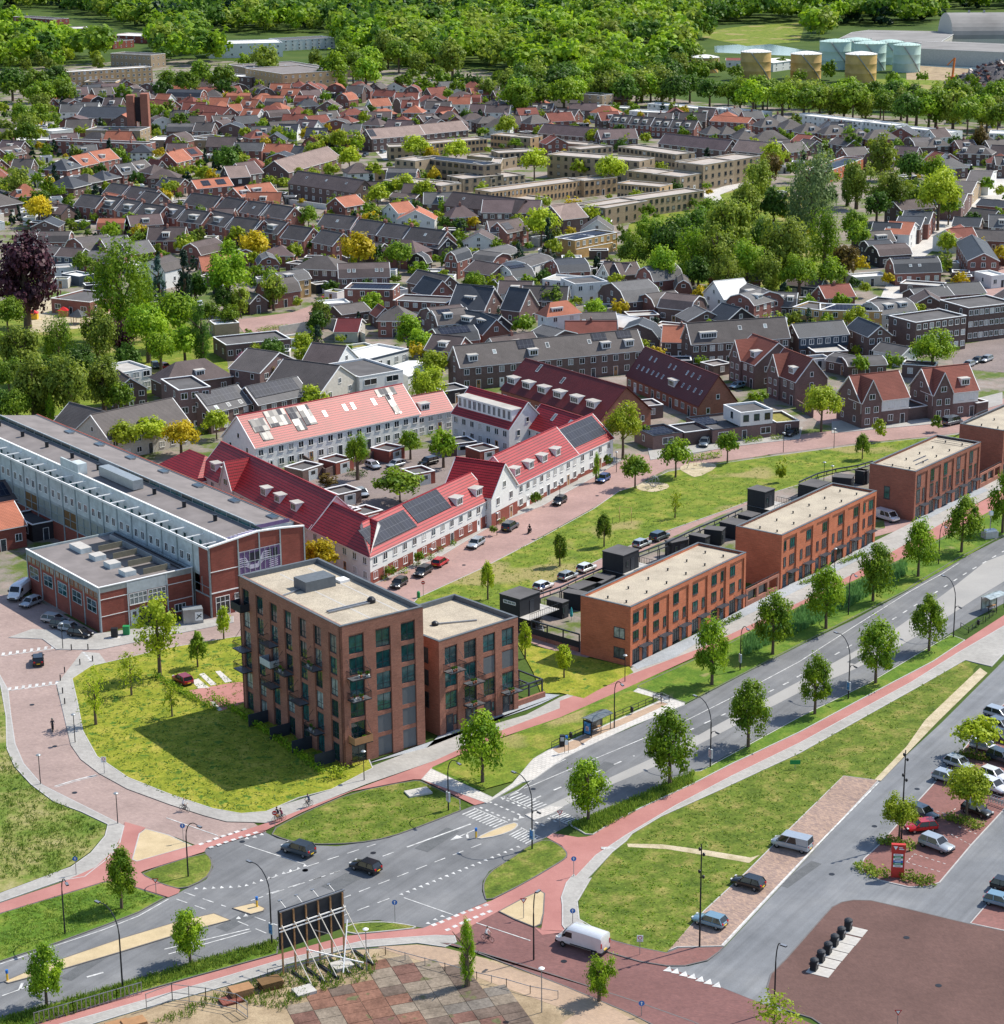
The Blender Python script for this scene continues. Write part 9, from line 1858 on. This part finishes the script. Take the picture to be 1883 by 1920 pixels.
def rider(x,y,dx,dy,top,legs,hair,label,scooter=False,z=.13,child=1.0,basket=False):
    # bicycle or scooter is a thing, the person on it another
    rz=pxdir(x,y,dx,dy);loc=P(x,y,z);B=thing('bicycle' if not scooter else 'motor_scooter',label.replace('person','bicycle').split(' wearing')[0]+' ridden by that person' if 0 else ('dark scooter' if scooter else 'city bicycle')+' under the '+label.split(' riding')[0].replace('person in ','')+' rider','scooter' if scooter else 'bicycle',loc,rz);B.scale=(child,)*3
    for xx,r in ((-.52,.33),(.55,.33)):
        w=link('wheel',None,B,(xx,0,r if not scooter else .26));m=MB();rr_=r if not scooter else .26;n=18
        m.tube([(rr_*cos(2*pi*k/n),0,rr_*sin(2*pi*k/n)) for k in range(n+1)],.022 if not scooter else .06,'tyre',5,False);m.obj('tyre',w);m=MB();[m.beam((0,0,0),(rr_*cos(k*.785),0,rr_*sin(k*.785)),.01,'metal_grey') for k in range(8)];m.obj('spokes',w)
    m=MB();f='bike_dark'
    if not scooter:
        for a,b in (((-.52,0,.33),(-.08,0,.30)),((-.52,0,.33),(-.18,0,.78)),((-.08,0,.30),(-.22,0,.90)),((-.08,0,.30),(.38,0,.75)),((-.18,0,.72),(.36,0,.85)),((.36,0,.95),(.55,0,.33)),((-.75,0,.72),(-.2,0,.74))):m.beam(a,b,.035,f)
        m.obj('frame',B)
    else:m.box(-.7,-.14,.4,-.05,.14,.78,f);m.box(-.1,-.16,.22,.35,.16,.32,f);m.beam((.35,0,.25),(.45,0,1.0),.2,f,.3);m.obj('frame',B)
    m=MB();m.box(-.36,-.09,.9 if not scooter else .78,-.1,.09,.97 if not scooter else .86,'cloth_black');m.obj('saddle',B);m=MB();m.tube([(.28,-.28,1.03),(.38,-.15,1.05),(.38,.15,1.05),(.28,.28,1.03)],.02,f,6);m.beam((.36,0,.9),(.38,0,1.05),.03,f);m.obj('handlebar',B)
    if basket:m=MB();m.box(.42,-.18,.85,.75,.18,1.1,'wood');m.obj('basket',B)
    T=thing('person',label,'person',loc,rz);T.scale=(child,)*3;s0=.98 if not scooter else .9
    J=[(-.2,0,s0,.15,1.15),(-.14,0,s0+.28,.13,1.25),(-.05,0,s0+.5,.15,1.25),(-.02,0,s0+.60,.055),(.02,0,s0+.68,.06)];Bn=[(0,1),(1,2),(2,3),(3,4)]
    kn,ft=((.18,.12),(.72,.34)) if not scooter else ((.22,.22),(.62,.36))
    for s,kz,fx,fz in ((-1,.80,.02,.42),(1,.62,-.02,.16)):
        if scooter:kz,fx,fz=.74,.2,.36
        b=len(J);J+=[(-.15,s*.10,s0-.02,.095),(.22,s*.12,kz,.065),(fx,s*.11,fz,.042),(fx+.17,s*.11,fz-.04,.035)];Bn+=[(0,b),(b,b+1),(b+1,b+2),(b+2,b+3)]
        b=len(J);J+=[(-.04,s*.2,s0+.48,.058),(.08,s*.28,s0+.25,.042),(.3,s*.24,1.08,.032),(.36,s*.24,1.07,.03)];Bn+=[(2,b),(b,b+1),(b+1,b+2),(b+2,b+3)]
    hips=s0+.02
    body=skinned('body',J,Bn,((top,legs,'cloth_black'),lambda c:3 if c.z<.2 or (c.z<.5 and c.x>.08 and c.z<.42) else (2 if c.z<hips else (1 if c.z<s0+.58 and not (c.x>.24) else 0))))
    link('body',body,T)
    h=MB();h.lathe((.04,0,s0+.62),[(.04,0),(.075,.05),(.095,.13),(.09,.2),(.05,.26),(.01,.275)],'skin',12);h.box(.125,-.018,s0+.72,.155,.018,s0+.76,'skin')
    for s in (-1,1):h.box(.115,s*.035-.012,s0+.765,.135,s*.035+.012,s0+.78,'cloth_black');h.box(.02,s*.095-.01,s0+.72,.06,s*.095+.01,s0+.78,'skin')
    h.box(.118,-.025,s0+.685,.134,.025,s0+.692,'cloth_wine');h.obj('head',T,smooth=True)
    h=MB();h.lathe((.02,0,s0+(.74 if not scooter else .68)),[(.10,0),(.112,.06),(.09,.13),(.03,.16)] if not scooter else [(.11,0),(.145,.08),(.14,.18),(.06,.25)],hair if not scooter else 'helmet_dark',12);h.obj('hair' if not scooter else 'helmet',T,smooth=True)
    for s in (-1,1):
        g=MB();g.box(.33,s*.24-.04,1.03,.41,s*.24+.04,1.07,'skin')
        for k in range(4):g.tube([(.40-.0,s*.24-.033+k*.021,1.06),(.43,s*.24-.033+k*.021,1.05),(.425,s*.24-.033+k*.021,1.02)],.0095,'skin',5)
        g.tube([(.35,s*.24-s*.045,1.05),(.385,s*.24-s*.06,1.035)],.011,'skin',5);g.obj('hand',T)
rider(346,1521,18,5,'cloth_white','cloth_dark','hair_fair','person in white shirt riding a bicycle on the brick street',z=.04)
rider(527,1540,-20,8,'cloth_wine','cloth_dark','hair_dark','person in dark red top riding on the cycle path',basket=True)
rider(520,1538,-20,8,'cloth_dark','cloth_blue','hair_dark','person in dark clothes riding beside the red top')
rider(578,1513,-20,8,'cloth_blue','cloth_dark','hair_dark','person in blue jacket riding alone on the cycle path')
rider(914,1765,22,6,'cloth_white','cloth_dark','hair_dark','person in pale top riding across the red brick side road',z=.04)
rider(99,1369,2,14,'cloth_dark','cloth_black','hair_dark','person in dark gear riding a scooter down the curved street',True,.04)
rider(993,1000,-14,9,'cloth_black','cloth_black','hair_dark','person in black riding a scooter before the white row',True,.05)
# bicycles at the apartment entrance
for k in range(2):
    B=thing('bicycle',('dark bicycle leaning at the apartment entrance, left','dark bicycle leaning at the apartment entrance, right')[k],'bicycle',P(663+k*16,1437-k*5,.14),R(30+k*20));m=MB();n=16
    for xx in (-.52,.55):w=link('wheel',None,B,(xx,0,.33));q=MB();q.tube([(.33*cos(2*pi*j/n),0,.33*sin(2*pi*j/n)) for j in range(n+1)],.022,'tyre',5,False);q.obj('tyre',w)
    for a,b in (((-.52,0,.33),(-.08,0,.30)),((-.52,0,.33),(-.2,0,.8)),((-.08,0,.30),(.38,0,.75)),((-.2,0,.75),(.36,0,.85)),((.36,0,.95),(.55,0,.33))):m.beam(a,b,.035,'bike_dark')
    m.obj('frame',B);m=MB();m.box(-.34,-.08,.88,-.1,.08,.95,'cloth_black');m.obj('saddle',B)
T=thing('parasol','closed turquoise parasol in the garden of the nearest terrace','parasol',P(*zg(815,640)[0]));m=MB();m.tube([(0,0,0),(0,0,2.4)],.03,'metal_grey',6);m.obj('pole',T);plain('turquoise',(.05,.4,.45),.7);m=MB();m.lathe((0,0,.8),[(.22,0),(.25,.4),(.12,1.3),(.03,1.6)],'turquoise',10);m.obj('canopy',T)
m=MB();a,b=P(*zg(560,700)[0]),P(*zg(470,630)[0])
T=thing('steel_stair','grey steel stair up to the strip window deck','stairs',P(*zg(540,735)[0]),pxdir(1015,1180,-10,-14));m=MB();m.beam((0,-.5,0),(3.4,-.5,2.7),.1,'metal_grey');m.beam((0,.5,0),(3.4,.5,2.7),.1,'metal_grey');[m.box(3.4*k/12,-.45,2.7*k/12,3.4*k/12+.28,.45,2.7*k/12+.04,'metal_grey') for k in range(12)];m.beam((0,-.5,1),(3.4,-.5,3.7),.05,'metal_dark');m.beam((0,.5,1),(3.4,.5,3.7),.05,'metal_dark');m.obj('flight',T)


# ---- the 290 houses that show largest stay single; the others of the far town become one mass ----
def mesh_arr(me,c={}):
    if me.name not in c:
        n=len(me.vertices);v=np.empty(n*3,np.float32);me.vertices.foreach_get('co',v);p=len(me.polygons);ls=np.empty(p,np.int32);lt=np.empty(p,np.int32);mi=np.empty(p,np.int32)
        me.polygons.foreach_get('loop_start',ls);me.polygons.foreach_get('loop_total',lt);me.polygons.foreach_get('material_index',mi);k=len(me.loops);lv=np.empty(k,np.int32);me.loops.foreach_get('vertex_index',lv)
        uv=np.zeros(k*2,np.float32)
        if me.uv_layers:me.uv_layers[0].data.foreach_get('uv',uv)
        c[me.name]=(v.reshape(-1,3),ls,lt,mi,lv,uv,[m.name for m in me.materials])
    return c[me.name]
def absorb(roots,name,label,cat):
    VV,LT,MI,LV,UV=[],[],[],[],[];mats=[];nv=0;kill=[]
    for r in roots:
        st=[(r,Matrix.Translation(r.location) @ r.rotation_euler.to_matrix().to_4x4())]
        while st:
            o,mw=st.pop();kill.append(o)
            for ch in KID.get(o.name,[]):st.append((ch,mw @ Matrix.Translation(ch.location) @ ch.rotation_euler.to_matrix().to_4x4()))
            if o.type != 'MESH':continue
            v,ls,lt,mi,lv,uv,mn=mesh_arr(o.data);A=np.array(mw,dtype=np.float32);VV.append(v @ A[:3,:3].T+A[:3,3]);LT.append(lt);LV.append(lv+nv);UV.append(uv);nv+=len(v)
            for m_ in mn:
                if m_ not in mats:mats.append(m_)
            MI.append(np.array([mats.index(m_) for m_ in mn],dtype=np.int32)[mi])
    if not VV:return
    me=bpy.data.meshes.new(name);V_=np.concatenate(VV);lt=np.concatenate(LT);lv=np.concatenate(LV);me.vertices.add(len(V_));me.vertices.foreach_set('co',V_.ravel());me.loops.add(len(lv));me.loops.foreach_set('vertex_index',lv);me.polygons.add(len(lt));me.polygons.foreach_set('loop_start',np.concatenate(([0],np.cumsum(lt)[:-1])).astype(np.int32))
    try:me.polygons.foreach_set('loop_total',lt)
    except Exception:pass
    me.polygons.foreach_set('material_index',np.concatenate(MI));uvl=me.uv_layers.new(name='UVMap');uvl.data.foreach_set('uv',np.concatenate(UV))
    for m_ in mats:me.materials.append(bpy.data.materials[m_])
    me.update(calc_edges=True);tag(link(name,me),label,cat,kind='stuff')
    dead={o.name for o in kill}
    for cl in CL:CL[cl]=[t for t in CL[cl] if t[1].name not in dead]
    bpy.data.batch_remove(kill)
cand=[]
for cl,l in CL.items():
    for x,o,d in l:
        if o.name.startswith('brick_house'):
            p=o.location;cand.append((ppm(px_of((p.x,p.y,0))[1])*(1.6 if 'quarter,' not in cl else 1),o))
cand.sort(key=lambda t:-t[0])
NS=300-12-len([1 for o in bpy.data.objects if o.name.startswith('brick_house') and not any(o is c[1] for c in cand[:0]) and o.get('label')])
absorb([o for s_,o in cand[max(0,NS):]],'distant_houses','mass of small houses in the far quarters of the town','houses')

finish_labels()
